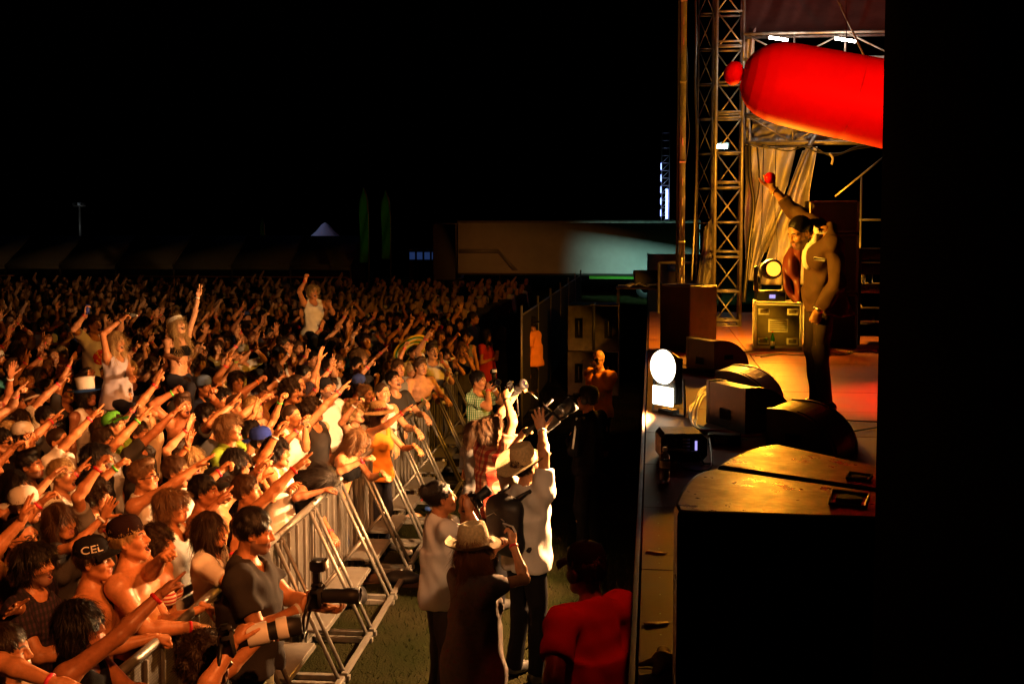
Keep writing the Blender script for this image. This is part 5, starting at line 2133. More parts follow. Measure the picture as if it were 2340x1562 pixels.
# marquee
MY = 47.
e = empty('marquee', (0, MY, 0), label='long dark marquee tent behind the crowd with open front', cat='marquee tent')
xs = [at_y(px, 560, MY).x for px in (-240, -115, 10, 135, 262, 395, 528, 662, 800)]
ze, zr = at_y(400, 606, MY).z, at_y(400, 541, MY).z
for k in range(8):
    x0, x1 = xs[k], xs[k + 1]
    q = MB().add([(x0, 0, ze), (x1, 0, ze), (x1 - .2, 2.6, zr), (x0 - .2, 2.6, zr), (x0, 0, ze + .03), (x1, 0, ze + .03), (x1 - .2, 2.6, zr + .03), (x0 - .2, 2.6, zr + .03)],
                 [(3, 2, 1, 0), (4, 5, 6, 7), (0, 1, 5, 4), (1, 2, 6, 5), (2, 3, 7, 6), (3, 0, 4, 7)])
    link('roof_panel', q, 'canvas', e)
    link('valance', MB().box((x0 + .02, -.03, ze - .18), (x1 - .02, -.01, ze + .0)), 'canvas', e)
for k, x in enumerate(xs):
    link('post', MB().tube([(x, .05, 0), (x, .05, ze)], .04, 8), 'alu', e)
    link('rafter', MB().tube([(x, 0, ze + .05), (x - .2, 2.6, zr + .05)], .03, 6), 'canvas', e)
zr2 = at_y(600, 632, MY).z
link('handrail', MB().box((xs[4], -.3, zr2 - .03), (xs[8], -.24, zr2 + .03)), surf('rail_wood', (.3, .12, .05), rough=.6), e)
link('handrail', MB().box((xs[0], -.3, zr2 - .03), (xs[2] + .6, -.24, zr2 + .03)), 'rail_wood', e)
for k in range(10):
    x = xs[4] + (xs[8] - xs[4]) * k / 9
    link('rail_post', MB().tube([(x, -.27, .0), (x, -.27, zr2)], .03, 6), 'steel_dark', e)
link('back_wall', MB().box((xs[0], 2.55, 0), (xs[8], 2.6, zr)), 'skirt', e)
wp = at_y(743, 508, 75.)
e = empty('peaked_tent', (wp.x, 75., 0), label='white pointed tent top rising behind the marquee', cat='tent')
link('canopy', MB().lathe([(2.6, 1.2), (1.35, 2.9), (.65, wp.z - .6), (.25, wp.z - .15), (.03, wp.z)], 8), 'canvas_white', e)
for k in range(4):
    link('pole', MB().tube([(2.4 * math.cos(k * 1.571 + .78), 2.4 * math.sin(k * 1.571 + .78), 0), (2.4 * math.cos(k * 1.571 + .78), 2.4 * math.sin(k * 1.571 + .78), 1.35)], .05, 6), 'alu', e)
lamp('tent_lamp', 'SPOT', (wp.x - 6, 70., 9), (wp.x, 75., 3.2), 420, (.5, .55, 1.), .2, 40)


def feather_flag(px, py_t, py_b, y, label, wpx):
    b0, t0 = at_y(px, py_b, y), at_y(px, py_t, y)
    e = empty('feather_flag', (b0.x, y, 0), label=label, cat='flag', group='green feather flags behind the crowd')
    Hf, w = t0.z, wpx * y / F_PX
    link('pole', MB().tube([(w * .9, 0, 0), (w * .9, 0, Hf * .8), (w * .75, 0, Hf * .93), (w * .35, 0, Hf)], .025, 6), 'steel_dark', e)

    def fn(u, v):
        z = b0.z + (Hf - b0.z) * v
        edge = w * (.9 if v < .75 else .9 - .55 * ((v - .75) / .25) ** 2)
        wid = w * (1 if v < .8 else max(.03, 1 - ((v - .8) / .2) ** 1.6))
        return (edge - wid * u, .05 * math.sin(u * 5 + v * 9), z)
    o = link('cloth', MB().grid(fn, 8, 40), 'flag_green', e)
    sm_ = o.modifiers.new('thick', 'SOLIDIFY')
    sm_.thickness = .006
    return e


feather_flag(824, 428, 600, 40., 'tall green feather flag left of its twin at the end of the marquee', 22)
feather_flag(874, 436, 592, 41., 'tall green feather flag right of its twin, near the trailer', 22)
feather_flag(597, 499, 600, 52., 'small distant green feather flag behind the marquee roof', 11)
fl = at_y(850, 560, 40.)
lamp('flag_spot', 'SPOT', (fl.x + 1.0, 37., 2.6), (fl.x, 40.5, 4.2), 8, (.2, 1., .3), .1, 50)
lm = at_y(182, 470, 120.)
e = empty('light_mast', (lm.x, 120., 0), label='distant sports field light mast above the marquee', cat='light mast')
link('pole', MB().tube([(0, 0, 0), (0, 0, lm.z)], [.22, .12], 8), 'alu', e)
link('crossbar', MB().box((-.7, -.06, lm.z - .1), (.7, .06, lm.z + .05)), 'alu', e)
for k, x in enumerate((-.55, .05, .5)):
    link('flood_lamp', MB().box((x - .2, -.25, lm.z + .02), (x + .2, -.05, lm.z + .35), .03), 'canvas_white' if k == 1 else 'steel_dark', e)
lamp('mast_glow', 'SPOT', (lm.x + .5, 116., lm.z - .8), (lm.x, 120., lm.z - 3), 50, (.9, 1., 1.), .2, 120)
by = 70.
for k in range(4):
    q0 = at_y(935 + k * 17, 600, by)
    e = empty('booth', (q0.x, by, 0), label='%s dim blue lit booth from the left, left of the trailer' % ORD[k], cat='booth', group='blue lit booths far behind')
    link('walls', MB().box((0, 0, 0), (.4, 1.2, at_y(935, 572, by).z), .01), 'steel_dark', e)
    link('window', MB().box((.03, -.02, 1.75), (.37, -.005, at_y(935, 576, by).z)), 'window_blue', e)
    link('roof', MB().box((-.02, -.1, at_y(935, 571, by).z), (.42, 1.25, at_y(935, 569, by).z), .01), 'canvas', e)
q0 = at_y(770, 656, 44.)
e = empty('sign', (q0.x, 44., 0), label='dim yellowish lettering board under the marquee rail', cat='sign')
link('board', MB().box((-.35, 0, q0.z - .1), (.55, .03, q0.z + .2), .005), 'rail_wood', e)
for k in range(6):
    link('letter_block', MB().box((-.28 + k * .13, -.012, q0.z), (-.2 + k * .13, -.002, q0.z + .08)), 'board_ply', e)

# ------------------------------------------------------------------ people
PERF = Vector((1.55, 9.9, 0))
PEOPLE = []      # dicts: px, py, root, P, s, yaw, label, lm, attrs
AUTO = []


def lod(d):
    if d < 8.5:
        return .0105, .0046, .0036
    if d < 12:
        return .013, .006, .0046
    if d < 17:
        return .016, .0075, .0056
    return .02, .0095, .0072


PRESET = {
    'down': lambda s: ((.05, s * .27, .86), 'relaxed', (0, -s, 0), None),
    'rail': lambda s: ((.40, s * .18, 1.16), 'relaxed', (0, 0, -1), (.7, 0, -.6)),
    'railf': lambda s: ((.40, s * .1, 1.16), 'fist', (0, 0, -1), (.9, -s * .3, -.2)),
    'hang': lambda s: ((.50, s * .2, 1.02), 'relaxed', (0, 0, -1), (.3, 0, -1)),
    'cup': lambda s: ((.20, s * .075, 1.50), 'open', (.2, -s, 0), (.35, 0, 1)),
    'cam': lambda s: ((.19, s * .075, 1.545), 'grip', (.1, -s, 0), (.25, -s * .25, .9)),
    'chest': lambda s: ((.19, s * .06, 1.2), 'relaxed', (-1, 0, 0), (.1, -s, .3)),
    'clap': lambda s: ((.34, s * .03, 1.72), 'open', (0, -s, 0), (.4, 0, 1)),
    'cross': lambda s: ((.17, -s * .1, 1.17), 'relaxed', (-1, 0, 0), (0, -s, .1)),
    'hip': lambda s: ((-.02, s * .24, 1.0), 'fist', (0, -s, 0), (.5, -s * .6, -.3)),
    'up': lambda s: ((.18, s * .26, 1.92), 'open', (1, 0, 0), (.25, 0, 1)),
    'uppoint': lambda s: ((.28, s * .2, 1.9), 'point', (.9, 0, -.5), (.6, 0, .8)),
    'fwdpoint': lambda s: ((.52, s * .12, 1.62), 'point', (0, 0, -1), None),
    'upfist': lambda s: ((.12, s * .25, 1.9), 'fist', (1, 0, 0), None),
    'uphorns': lambda s: ((.2, s * .24, 1.9), 'horns', (1, 0, 0), (.3, 0, 1)),
    'uptwo': lambda s: ((.2, s * .24, 1.88), 'two', (1, 0, 0), (.3, 0, 1)),
    'upell': lambda s: ((.36, s * .2, 1.82), 'ell', (.8, 0, -.5), None),
    'fwdopen': lambda s: ((.5, s * .16, 1.66), 'open', (.2, 0, -1), None),
    'phone': lambda s: ((.34, s * .06, 1.68), 'grip', (.1, -s, 0), (.3, -s * .2, .9)),
}
SEATED = {}


def seated_mesh():
    if not SEATED:
        f = Fld(.02)
        f.ell((-.005, 0, .945), (.125, .17, .11), k=.05)
        for s in (-1, 1):
            f.cone((0, s * .09, .9), (.36, s * .15, .86), .09, .068, k=.05)
            f.cone((.36, s * .15, .86), (.33, s * .14, .46), .066, .045, k=.04)
            f.cone((.33, s * .14, .46), (.42, s * .14, .42), .04, .035, k=.03)
        f.half((0, 0, 1.02), (0, 0, 1))
        V, Q = f.run(fold_noise(.006, 3))
        SEATED['m'] = np_mesh('seated_legs', V, Q)
        SEATED['m'].materials.append(MATS['denim'])
    return SEATED['m']


def facing(x, y):
    dy = PERF.y - y
    return math.atan2(dy * (.12 if dy > 0 else .85), PERF.x - x)


def H(px, py, label=None, R='down', L='down', ht=1.74, el=0., yaw=0., face=None, f=False, lk=(.12, 0.), lean=0., hair='short', hc='dark', top='tee', tc='white', tm='cloth',
      m=0, skin=0, hats=(), bands=None, fat=0., build=1., beard=0, legs='jeans', legc=(.02, .022, .035), lm=None, full=False, drop=0., twist=0., side=0., name='person', cat_='person', group=None,
      hairs=1.0, shoes=True, near=None, lod_=None):
    s = ht / 1.75
    P = Pose(lean=lean, female=f, build=build, look=lk, drop=drop, twist=twist, side=side)
    W = on_z(px, py, el + float(P.headc[2]) * s)
    yw = face if face is not None else facing(W.x, W.y)
    yw += yaw
    Rz = np.array(Matrix.Rotation(yw, 3, 'Z'), np.float32)
    off = Rz @ (P.headc * v3(1, 1, 0)) * s
    root = np.array((W.x - off[0], W.y - off[1], el), np.float32)
    pose_words = []
    for sd, sp in ((-1, R), (1, L)):
        if sp is None:
            continue
        if isinstance(sp, str):
            tg, hp, palm, bend = PRESET[sp](sd)
            tgt = P.T(tg) if sp not in ('rail', 'railf', 'hang', 'down', 'hip') else np.array(tg, np.float32)
            if sp in ('down', 'hip'):
                tgt = P.T(tg)
            if sp in ('rail', 'railf', 'hang'):
                tgt[2] = {'rail': 1.2, 'railf': 1.2, 'hang': 1.0}[sp] / s
                tgt[0] += max(0, math.sin(lean)) * .3
            P.arm(sd, tgt, hand=hp, palm=P.R @ v3(*palm), bend=None if bend is None else P.R @ v3(*bend))
        elif sp[0] == 'at':
            P.arm(sd, sp[1], hand=sp[2], palm=None if len(sp) < 4 else P.R @ v3(*sp[3]), bend=None if len(sp) < 5 else P.R @ v3(*sp[4]))
        else:
            hx, hy, hp = sp[1:4]
            opt = sp[4] if len(sp) > 4 else {}
            sh = P.shoulder(sd, .5)
            S = root + (Rz @ sh) * s
            rr = (UP_ARM + FORE_ARM) * opt.get('reach', .96) * s + .075 * s
            d = np.array(ray(hx, hy), np.float32)
            C = np.array((0, 0, CAM_Z), np.float32)
            oc = C - S
            bq = float(oc @ d)
            cq = float(oc @ oc) - rr * rr
            disc = bq * bq - cq
            if disc <= 0:
                pt = C + d * (-bq)
            else:
                t1, t2 = -bq - math.sqrt(disc), -bq + math.sqrt(disc)
                fw = Rz @ v3(1, 0, 0)
                c1, c2 = C + d * t1, C + d * t2
                pick = opt.get('pick')
                if pick == 'far':
                    pt = c2
                elif pick == 'near':
                    pt = c1
                else:
                    pt = c1 if float((c1 - S) @ fw) > float((c2 - S) @ fw) else c2
            v = pt - S
            Lv = float(np.linalg.norm(v))
            wrp = S + v * max(.2, (Lv - .075 * s) / Lv)
            loc = (Rz.T @ (wrp - root)) / s
            P.arm(sd, loc, hand=hp, palm=P.R @ v3(*opt.get('palm', (.75, -sd * .25, -.5))), bend=None if 'bend' not in opt else P.R @ v3(*opt['bend']),
                  pole=None if 'pole' not in opt else P.R @ v3(*opt['pole']))
    dist = math.hypot(root[0], root[1])
    h, hs, hh = lod_ or lod(dist)
    if bands is None:
        bands = []
        for sd, sp in ((-1, R), (1, L)):
            if sp not in (None, 'down', 'hip') and RNG.random() < .62:
                bands.append((sd, RNG.choice(['pink', 'pink', 'pink', 'red', 'red', 'green', 'orange'])))
    e = empty(name, tuple(float(v) for v in root), yw)
    e.scale = (s, s, s)
    look = dict(h=h, hs=hs, hh=hh, mouth=m, beard=beard, full=full, fat=fat, skin=skin, top=top, topc=tc, topmat=tm, hair=hair, hairc=hc, hats=hats, bands=bands,
                legs=None if (legs in ('seated', None)) else legs, legc=legc, seed=len(PEOPLE) * 3 + 1, hairs=hairs, lh=.014 if full else .024)
    dress_person(e, P, look)
    if legs == 'seated':
        link('legs', seated_mesh(), parent=e, color=legc)
    e['category'] = cat_
    if group:
        e['group'] = group
    rec = dict(px=px, py=py, root=root, P=P, s=s, yaw=yw, e=e, label=label, lm=lm, dist=dist, Rz=Rz, el=el,
               at=dict(hair=hc if hair else 'bald', top=top, tc=tc, tm=tm, R=R, L=L, hats=hats, bands=bands, m=m, hairk=hair))
    PEOPLE.append(rec)
    if label:
        e['label'] = label
    else:
        AUTO.append(rec)
    return rec


def hand_world(rec, sd, fwd=.07):
    P = rec['P']
    w = P.arms[sd][2] + P.hands[sd][1] @ v3(fwd, 0, -.02)
    return Vector((rec['root'] + (rec['Rz'] @ w) * rec['s']).tolist())


def aim(o, p, target, up=(0, 0, 1)):
    """place o at p with its +x axis towards target"""
    d = (Vector(target) - Vector(p)).normalized()
    u = Vector(up)
    y = u.cross(d).normalized()
    z = d.cross(y)
    o.matrix_world = Matrix(((d.x, y.x, z.x, p[0]), (d.y, y.y, z.y, p[1]), (d.z, y.z, z.z, p[2]), (0, 0, 0, 1)))


def dslr(p, target, label, lens_l=.12, flash=False, pale=False, s=1.):
    e = empty('camera', label=label, cat='camera')
    link('camera_body', MB().box((-.035, -.072, -.05), (.03, .072, .045), .014).box((-.03, -.03, .04), (.025, .03, .072), .012), 'black_matt', e)
    l = MB().lathe([(.033, .028), (.036, .05), (.036, lens_l * .6), (.041, lens_l * .7), (.043, lens_l), (.038, lens_l), (.034, lens_l - .01)], 18, axis='x')
    link('lens_barrel', l, 'black_matt', e)
    link('front_glass', MB().lathe([(.036, lens_l - .008), (.02, lens_l - .004), (.001, lens_l - .003)], 18, axis='x'), 'lens_glass', e)
    if pale:
        link('lens_ring', MB().lathe([(.0445, .08), (.0465, .085), (.0465, .16), (.0445, .165)], 18, axis='x'), 'label_white', e)
        link('lens_ring', MB().lathe([(.0445, .2), (.047, .205), (.047, .24), (.0445, .245)], 18, axis='x'), 'label_white', e)
    if flash:
        link('flash_foot', MB().box((-.02, -.025, .07), (.02, .025, .13), .006), 'black_matt', e)
        link('flash_head', MB().box((-.03, -.036, .13), (.05, .036, .19), .01), 'black_matt', e)
        link('flash_window', MB().box((.05, -.03, .14), (.054, .03, .18)), 'label_white', e)
    link('grip_strap', MB().tube([(-.02, .07, .02), (-.06, .1, -.08), (-.08, .05, -.2), (-.07, -.05, -.2), (-.05, -.1, -.08), (-.02, -.07, .02)], .008, 6), 'cable', e)
    aim(e, p, target)
    e.scale = (s, s, s)
    return e


def phone(p, target, label, col=(.02, .02, .02), screen=True, kind='phone'):
    e = empty(kind, label=label, cat='phone' if kind == 'phone' else 'camera')
    if kind == 'phone':
        link('phone_body', MB().box((-.006, -.057, -.03), (.006, .057, .03), .005), 'plastic', e, color=col)
        link('screen', MB().box((-.009, -.046, -.025), (-.0065, .046, .025)), 'screen_phone' if screen else 'black_gloss', e)
    else:
        link('camera_body', MB().box((-.013, -.05, -.03), (.013, .05, .03), .006), 'plastic', e, color=col)
        link('lens', MB().lathe([(.022, .013), (.022, .03), (.017, .03), (.015, .026), (.001, .026)], 14, (0, -.01, 0), axis='x'), 'steel_dark', e)
        link('screen', MB().box((-.017, -.034, -.022), (-.0135, .034, .022)), 'screen_phone' if screen else 'black_gloss', e)
    aim(e, p, target)
    return e


def bottle(p, up, label, kind='water', col=None):
    e = empty('bottle' if kind == 'water' else 'can', label=label, cat='bottle' if kind == 'water' else 'can')
    if kind == 'water':
        link('bottle_body', MB().lathe([(.001, -.1), (.03, -.099), (.032, -.09), (.032, .03), (.027, .06), (.014, .08), (.013, .095)], 14), 'clear_plastic', e)
        link('cap', MB().lathe([(.015, .09), (.015, .108), (.001, .109)], 12), 'label_white', e)
        link('label', MB().lathe([(.0325, -.05), (.033, -.048), (.033, 0.), (.0325, .002)], 14), 'label_white', e)
    else:
        link('can_body', MB().lathe([(.001, -.07), (.027, -.07), (.033, -.06), (.033, .05), (.027, .062)], 16), 'plastic', e, color=col)
        link('lid', MB().lathe([(.027, .062), (.025, .058), (.001, .058)], 16), 'silver', e)
    e.location = p
    e.rotation_euler = Vector(up).to_track_quat('Z', 'X').to_euler()
    return e


PERF_FACE = Vector((1.5, 9.7, 3.6))

# --- front left, along the barrier
H(18, 1492, 'person at the bottom left corner with one bent bare arm held out', R=('px', 150, 1548, 'relaxed', dict(reach=.75, pole=(.3, -.3, .8))), hair='short', hc='dark', top='tank', tc='white', m=0, lm='bottom left corner', bands=((-1, 'pink'),))
H(186, 1432, 'person in sunglasses and black tank top pointing across the shirtless neighbour', R=('px', 432, 1300, 'point'), hair='bob', hc='black', top='tank', tc='black', hats=(('sunglasses', (.01, .01, .01)),), skin=3, bands=((-1, 'red'),), L='rail', lm='sunglasses pointer')
H(78, 1292, 'shouting person with shaggy dark hair in a dark plaid shirt', R='rail', L=('px', 20, 1400, 'open'), hair='shaggy', hc='black', top='tee', tm='plaid_dark', m=1, beard=1, lm='dark plaid shirt', bands=())
capman = H(216, 1284, 'bare shouldered person in a black lettered cap with green brim', R='railf', L='rail', hair='short', hc='dark', top=None, hats=(('cap', (.012, .012, .014)),), skin=1, lm='black lettered cap', bands=())
H(298, 1236, 'shouting shirtless person with backward dark cap leaning on the rail', R='railf', L=('px', 378, 1272, 'fist'), hair='short', hc='blond', top=None, hats=(('cap_back', (.02, .01, .01)),), skin=0, m=1, fat=.035, build=1.12, ht=1.82, lm='shirtless person in backward cap', bands=((-1, 'red'),), lk=(.28, 0))
H(362, 1246, 'person in red striped bikini top half hidden behind the shirtless person', R='rail', L='down', hair='curly', hc='dark', top='bra', tm='stripe_red', f=True, ht=1.66, lm='red striped bikini', bands=())
H(482, 1212, 'long dark haired person in white tee shouting through cupped hands', R='cup', L='cup', hair='long', hc='dark', f=True, ht=1.66, top='tee', tc='white', m=1, lm='cupped hands', bands=((-1, 'pink'),))
H(394, 1160, 'blond shaggy haired person in white tank top looking right, arms down', hair='shaggy', hc='light', top='tank', tc='white', lm='blond shaggy hair')
H(468, 1126, 'bare chested dark haired person pointing with a crooked finger', R=('px', 506, 1140, 'point', dict(reach=.6)), hair='short', hc='black', top=None, skin=3, bands=())
H(566, 1126, 'shouting person in black tank with a long arm stretched towards the stage', R=('px', 733, 1012, 'horns'), hair='short', hc='brown', top='tank', tc='black', m=1, bands=((-1, 'red'),), lm='long outstretched arm', lk=(.2, 0))
H(330, 1092, 'person in glasses and white tank top reaching forward with open hand', R=('px', 482, 1045, 'open'), hair='quiff', hc='light', top='tank', tc='white', hats=(('glasses', (.01, .01, .01)),), bands=(), lm='glasses and white tank')
H(404, 1080, 'short haired person in white tee behind the reaching bare arm', hair='short', hc='brown', top='tee', tc='white', m=1)
H(220, 1048, 'shaggy black haired shouting person in black tee raising a fist with green wristband', R=('px', 280, 1058, 'fist', dict(reach=.8)), hair='shaggy', hc='black', top='tee', tc='black', m=1, bands=((-1, 'green'),), lm='green wristband fist')
H(143, 1088, 'smiling fair haired person with a hand held before the face', R=('px', 112, 1078, 'relaxed', dict(reach=.5)), hair='short', hc='blond', top='tee', tc='white', m=1, skin=2)
H(70, 1066, 'bearded dark haired person in black tee pointing upward, pink wristband', R=('px', 196, 1072, 'point', dict(reach=.85)), hair='quiff', hc='black', top='tee', tc='black', beard=1, skin=1, bands=((-1, 'pink'), (-1, 'red')), lm='bearded pointer')
H(524, 980, 'fair shaggy haired person in bright green polo shirt gazing up', hair='shaggy', hc='light', top='polo', tc='green', m=1, skin=2, ht=1.84, lm='green polo shirt', lk=(.3, 0), bands=())
H(542, 1060, 'dark bob haired person in sunglasses with hands around the mouth', R='cup', L='cup', hair='bob', hc='black', top='tee', tc='black', hats=(('sunglasses', (.01, .01, .02)),), f=True, skin=1, bands=())
H(240, 1010, 'dark short haired person in grey tee pointing far up right', R=('px', 348, 927, 'point'), hair='short', hc='dark', top='tee', tc='grey', skin=1)
H(134, 1010, 'person with sunglasses on a shaved head pointing up, pink wristband', R=('px', 228, 932, 'point'), hair='buzz', hc='dark', top='tee', tc='white', hats=(('shades_up', (.02, .02, .02)),), bands=((-1, 'pink'),), skin=1, lm='sunglasses on shaved head')
H(60, 1160, 'person in white and teal backward cap with raised curled hand', R=('px', 104, 1135, 'grip', dict(reach=.75)), hair='short', hc='brown', top='tee', tc='charcoal', hats=(('cap_back', (.75, .75, .72)),), bands=((-1, 'pink'),), lm='white and teal cap')
H(56, 1000, 'person seen low in a plain white cap', hair='short', hc='dark', top='tee', tc='black', hats=(('cap_back', (.75, .74, .7)),), lm='plain white cap')
H(264, 974, 'person in a bright green cap tilted upward', hair='short', hc='dark', top='tee', tc='green', hats=(('cap_tilt', (.12, .5, .06)),), lm='bright green cap')
H(36, 1108, 'laughing long dark haired person in black tank at the left edge', hair='long', hc='black', top='tank', tc='black', f=True, m=1, ht=1.64)
H(50, 962, None, hair='long', hc='dark', top='tank', tc='charcoal', f=True, m=1, ht=1.66)
H(578, 992, None, hair='short', hc='black', top=None, skin=3, lk=(.3, 0))
pg = H(667, 953, 'crop haired person in white tank holding up a phone to film', R=('px', 690, 978, 'grip', dict(reach=.6)), L=('px', 700, 968, 'grip', dict(reach=.62)), hair='buzz', hc='dark', top='tank', tc='white', bands=((-1, 'pink'),), lm='filming person in white tank')
phone(hand_world(pg, -1, .1), PERF_FACE, 'grey phone held by the crop haired person in white tank', (.2, .2, .2), False)
H(541, 932, None, hair='quiff', hc='brown', top='tee', tc='black', m=1)
H(505, 911, None, hair='shaggy', hc='black', top='tee', tc='white')
H(580, 934, 'blond person with dark shades pushed up, relaxed raised hand', R=('px', 602, 904, 'relaxed', dict(reach=.7)), hair='short', hc='blond', top='tee', tc='tan', hats=(('shades_up', (.01, .01, .01)),), skin=1)
H(468, 886, 'shouting person in a blue knitted hat', hair='short', hc='dark', top='tee', tc='navy', m=1, hats=(('beanie', (.1, .16, .3)),), lm='blue knitted hat')
H(318, 992, None, R=('px', 421, 920, 'point'), hair='short', hc='dark', top='tee', tc='charcoal', skin=3)
hatm = H(200, 906, 'person in a white top hat with bright blue brim', hair='bob', hc='black', top='tank', tc='white', hats=(('tophat', (.8, .78, .74)),), skin=4, lm='white top hat')
H(254, 906, 'crop haired person with white sunglasses pushed onto the head', hair='buzz', hc='dark', top='tank', tc='grey', hats=(('shades_up', (.8, .78, .74)),), skin=3, lm='white sunglasses on head')
H(78, 921, 'laughing crop haired person with white headband raising a straight arm', R=('px', 158, 852, 'ell'), hair='buzz', hc='brown', top='tee', tc='white', m=1, hats=(('visor_band', (.8, .8, .78)),), lk=(.4, 0), skin=2, bands=((-1, 'pink'), (-1, 'red')), lm='white headband')
H(46, 921, None, hair='short', hc='dark', top='tee', tc='black', skin=1)
H(107, 958, 'smiling dark haired person pointing across the own face', R=('px', 128, 950, 'point', dict(reach=.55)), hair='short', hc='black', top='tee', tc='charcoal', m=1, skin=1)
H(22, 990, 'blond long haired person with dark sunglasses on the head at left edge', hair='long', hc='blond', top='tank', tc='black', f=True, hats=(('shades_up', (.01, .01, .01)),), ht=1.66)
cg = H(6, 1012, 'person in dark sunglasses at the left edge filming with a small camera', R=('px', 38, 1018, 'grip', dict(reach=.6)), L=('px', 66, 1008, 'grip', dict(reach=.7)), hair='short', hc='black', top='tee', tc='black', m=1, hats=(('sunglasses', (.01, .01, .01)),), bands=())
phone(hand_world(cg, 1, .09), PERF_FACE, 'small black camera held up at the left edge', (.01, .01, .01), False, 'compact_camera')
H(44, 872, None, hair='short', hc='dark', top='tee', tc='tan', f=False, skin=2)
# --- around the rail in the middle
H(745, 890, 'shouting person in white tee and backward dark cap, palm raised', R=('px', 724, 880, 'open', dict(reach=.8, bend=(0, 0, 1))), hair='short', hc='black', top='tee', tc='white', m=1, hats=(('cap_back', (.015, .015, .02)),), fat=.03, build=1.1, lk=(.3, 0), bands=((-1, 'pink'),), lm='raised palm and backward cap', beard=1)
H(716, 938, 'curly dark haired singing person pointing straight up', R=('px', 797, 872, 'point'), hair='curly', hc='dark', top='tank', tc='charcoal', m=1, lk=(.3, 0), bands=((-1, 'pink'),), skin=2)
bw = H(811, 944, 'blond curly haired person in white tank singing, phone in raised hand', R=('px', 815, 914, 'grip', dict(reach=.85)), hair='curly', hc='blond', top='tank', tc='white', m=1, f=True, lk=(.35, 0), bands=((-1, 'white'),), skin=5, lm='blond singer at the rail', ht=1.7)
phone(hand_world(bw, -1, .1), PERF_FACE, 'dark phone in the raised hand of the blond singer', (.02, .02, .02), False)
H(817, 1012, 'wavy light brown haired person bowed over the rail with clasped hands', R=('px', 842, 1050, 'fist', dict(reach=.7)), L='railf', hair='long_wavy', hc='light', top='bra', tc='black', f=True, lk=(-.45, -.2), lean=.35, bands=((-1, 'pink'), (1, 'green')), skin=2, ht=1.7, lm='bowed wavy haired person')
H(874, 899, 'short dark haired person in white jersey resting both arms over the rail', R='hang', L='rail', hair='buzz', hc='dark', top='tank', tc='white', skin=2, fat=.015, lm='white jersey at the rail', bands=((-1, 'pink'),))
H(867, 948, 'person in straw hat with red band pointing over the rail', R=('px', 932, 934, 'point'), L='rail', hair='bob', hc='brown', top='tank', tc='orange', f=True, hats=(('straw_red', (.6, .04, .06)),), bands=((-1, 'red'),), lm='straw hat with red band', ht=1.66)
H(900, 871, 'black haired person in dark tee gazing up, forearms over the rail', R='hang', L='rail', hair='short', hc='black', top='tee', tc='charcoal', m=1, lk=(.4, 0), lm='dark tee at the rail', skin=2, bands=((-1, 'pink'),))
H(838, 903, None, hair='bun', hc='light', top='tank', tc='white', f=True, m=1, ht=1.66)
bent = H(738, 1098, 'black haired person bent over the rail with hanging arms', R=('px', 752, 1120, 'grip', dict(reach=.55)), L=('px', 762, 1235, 'relaxed'), hair='long', hc='black', top='tank', tc='black', f=True, lk=(-.9, -.3), lean=.75, skin=4, bands=((1, 'pink'),), lm='bent over black haired person', ht=1.68)
phone(hand_world(bent, -1, .09), (1, 6, 3), 'shiny compact camera held below the rail by the bent over person', (.05, .05, .05), False, 'compact_camera')
H(634, 1036, 'curly dark haired person in white jersey with one arm lifted', R=('px', 633, 978, 'relaxed', dict(reach=.85, bend=(.3, 0, 1))), L=('px', 665, 1130, 'relaxed', dict(reach=.6)), hair='curly', hc='black', top='tank', tc='white', m=1, bands=((-1, 'white'), (-1, 'pink')), lm='white jersey with lifted arm', skin=1)
H(600, 1012, 'person in a royal blue cap with raised wristbanded hand', R=('px', 640, 985, 'open', dict(reach=.9)), hair='short', hc='black', top='tee', tc='white', hats=(('cap_back', (.02, .04, .3)),), bands=((-1, 'pink'),), lm='royal blue cap')
# --- far end of the rail
wt_ = H(988, 803, 'person in glasses and white tee at the rail end, fist with horns up', R=('px', 977, 762, 'horns'), L=('px', 1026, 862, 'grip', dict(reach=.7)), hair='quiff', hc='dark', top='tee', tc='white', m=1, hats=(('glasses', (.01, .01, .01)),), skin=5, bands=((-1, 'pink'),), lm='glasses and white tee at the rail end', ht=1.86)
bottle(hand_world(wt_, 1), (.3, -.1, 1), 'water bottle held over the rail by the person in glasses')
H(945, 806, 'shouting person in a wide green and yellow sombrero', R='down', hair='short', hc='black', top='tee', tc='white', m=1, hats=(('sombrero', (.5, .4, .05)),), skin=2, lm='sombrero', lk=(.1, .15), bands=())
H(962, 839, 'brown quiffed person without shirt at the rail looking right', R='rail', L='rail', hair='quiff', hc='brown', top=None, skin=5, m=0)
H(942, 850, 'blond person with hair tied up, eyes lowered, one arm high', R=('px', 926, 782, 'fist', dict(reach=.95)), L='rail', hair='bun', hc='blond', top='tank', tc='yellow', f=True, lk=(-.3, -.1), skin=1, ht=1.66, lm='blond with tied hair')
H(983, 832, None, hair='bun', hc='black', top='tank', tc='white', f=True, L='clap', ht=1.64)
wp_ = H(1018, 812, 'dark haired person behind a bright white phone held at the rail end', R=('px', 1022, 824, 'grip', dict(reach=.6)), L=('px', 1044, 828, 'grip', dict(reach=.62)), hair='long', hc='black', top='tank', tc='black', f=True, ht=1.62, lm='bright white phone')
phone(hand_world(wp_, 1, .08) + Vector((-.05, .02, .02)), PERF_FACE, 'bright white phone held up at the far end of the rail', (.85, .85, .85), True)
H(1055, 798, 'long light haired shouting person at the rail end with arm up', R=('px', 1041, 762, 'grip', dict(reach=.9)), L=('px', 1066, 815, 'fist', dict(reach=.6)), hair='long', hc='light', top='tank', tc='charcoal', f=True, m=1, bands=((-1, 'pink'),), ht=1.68)
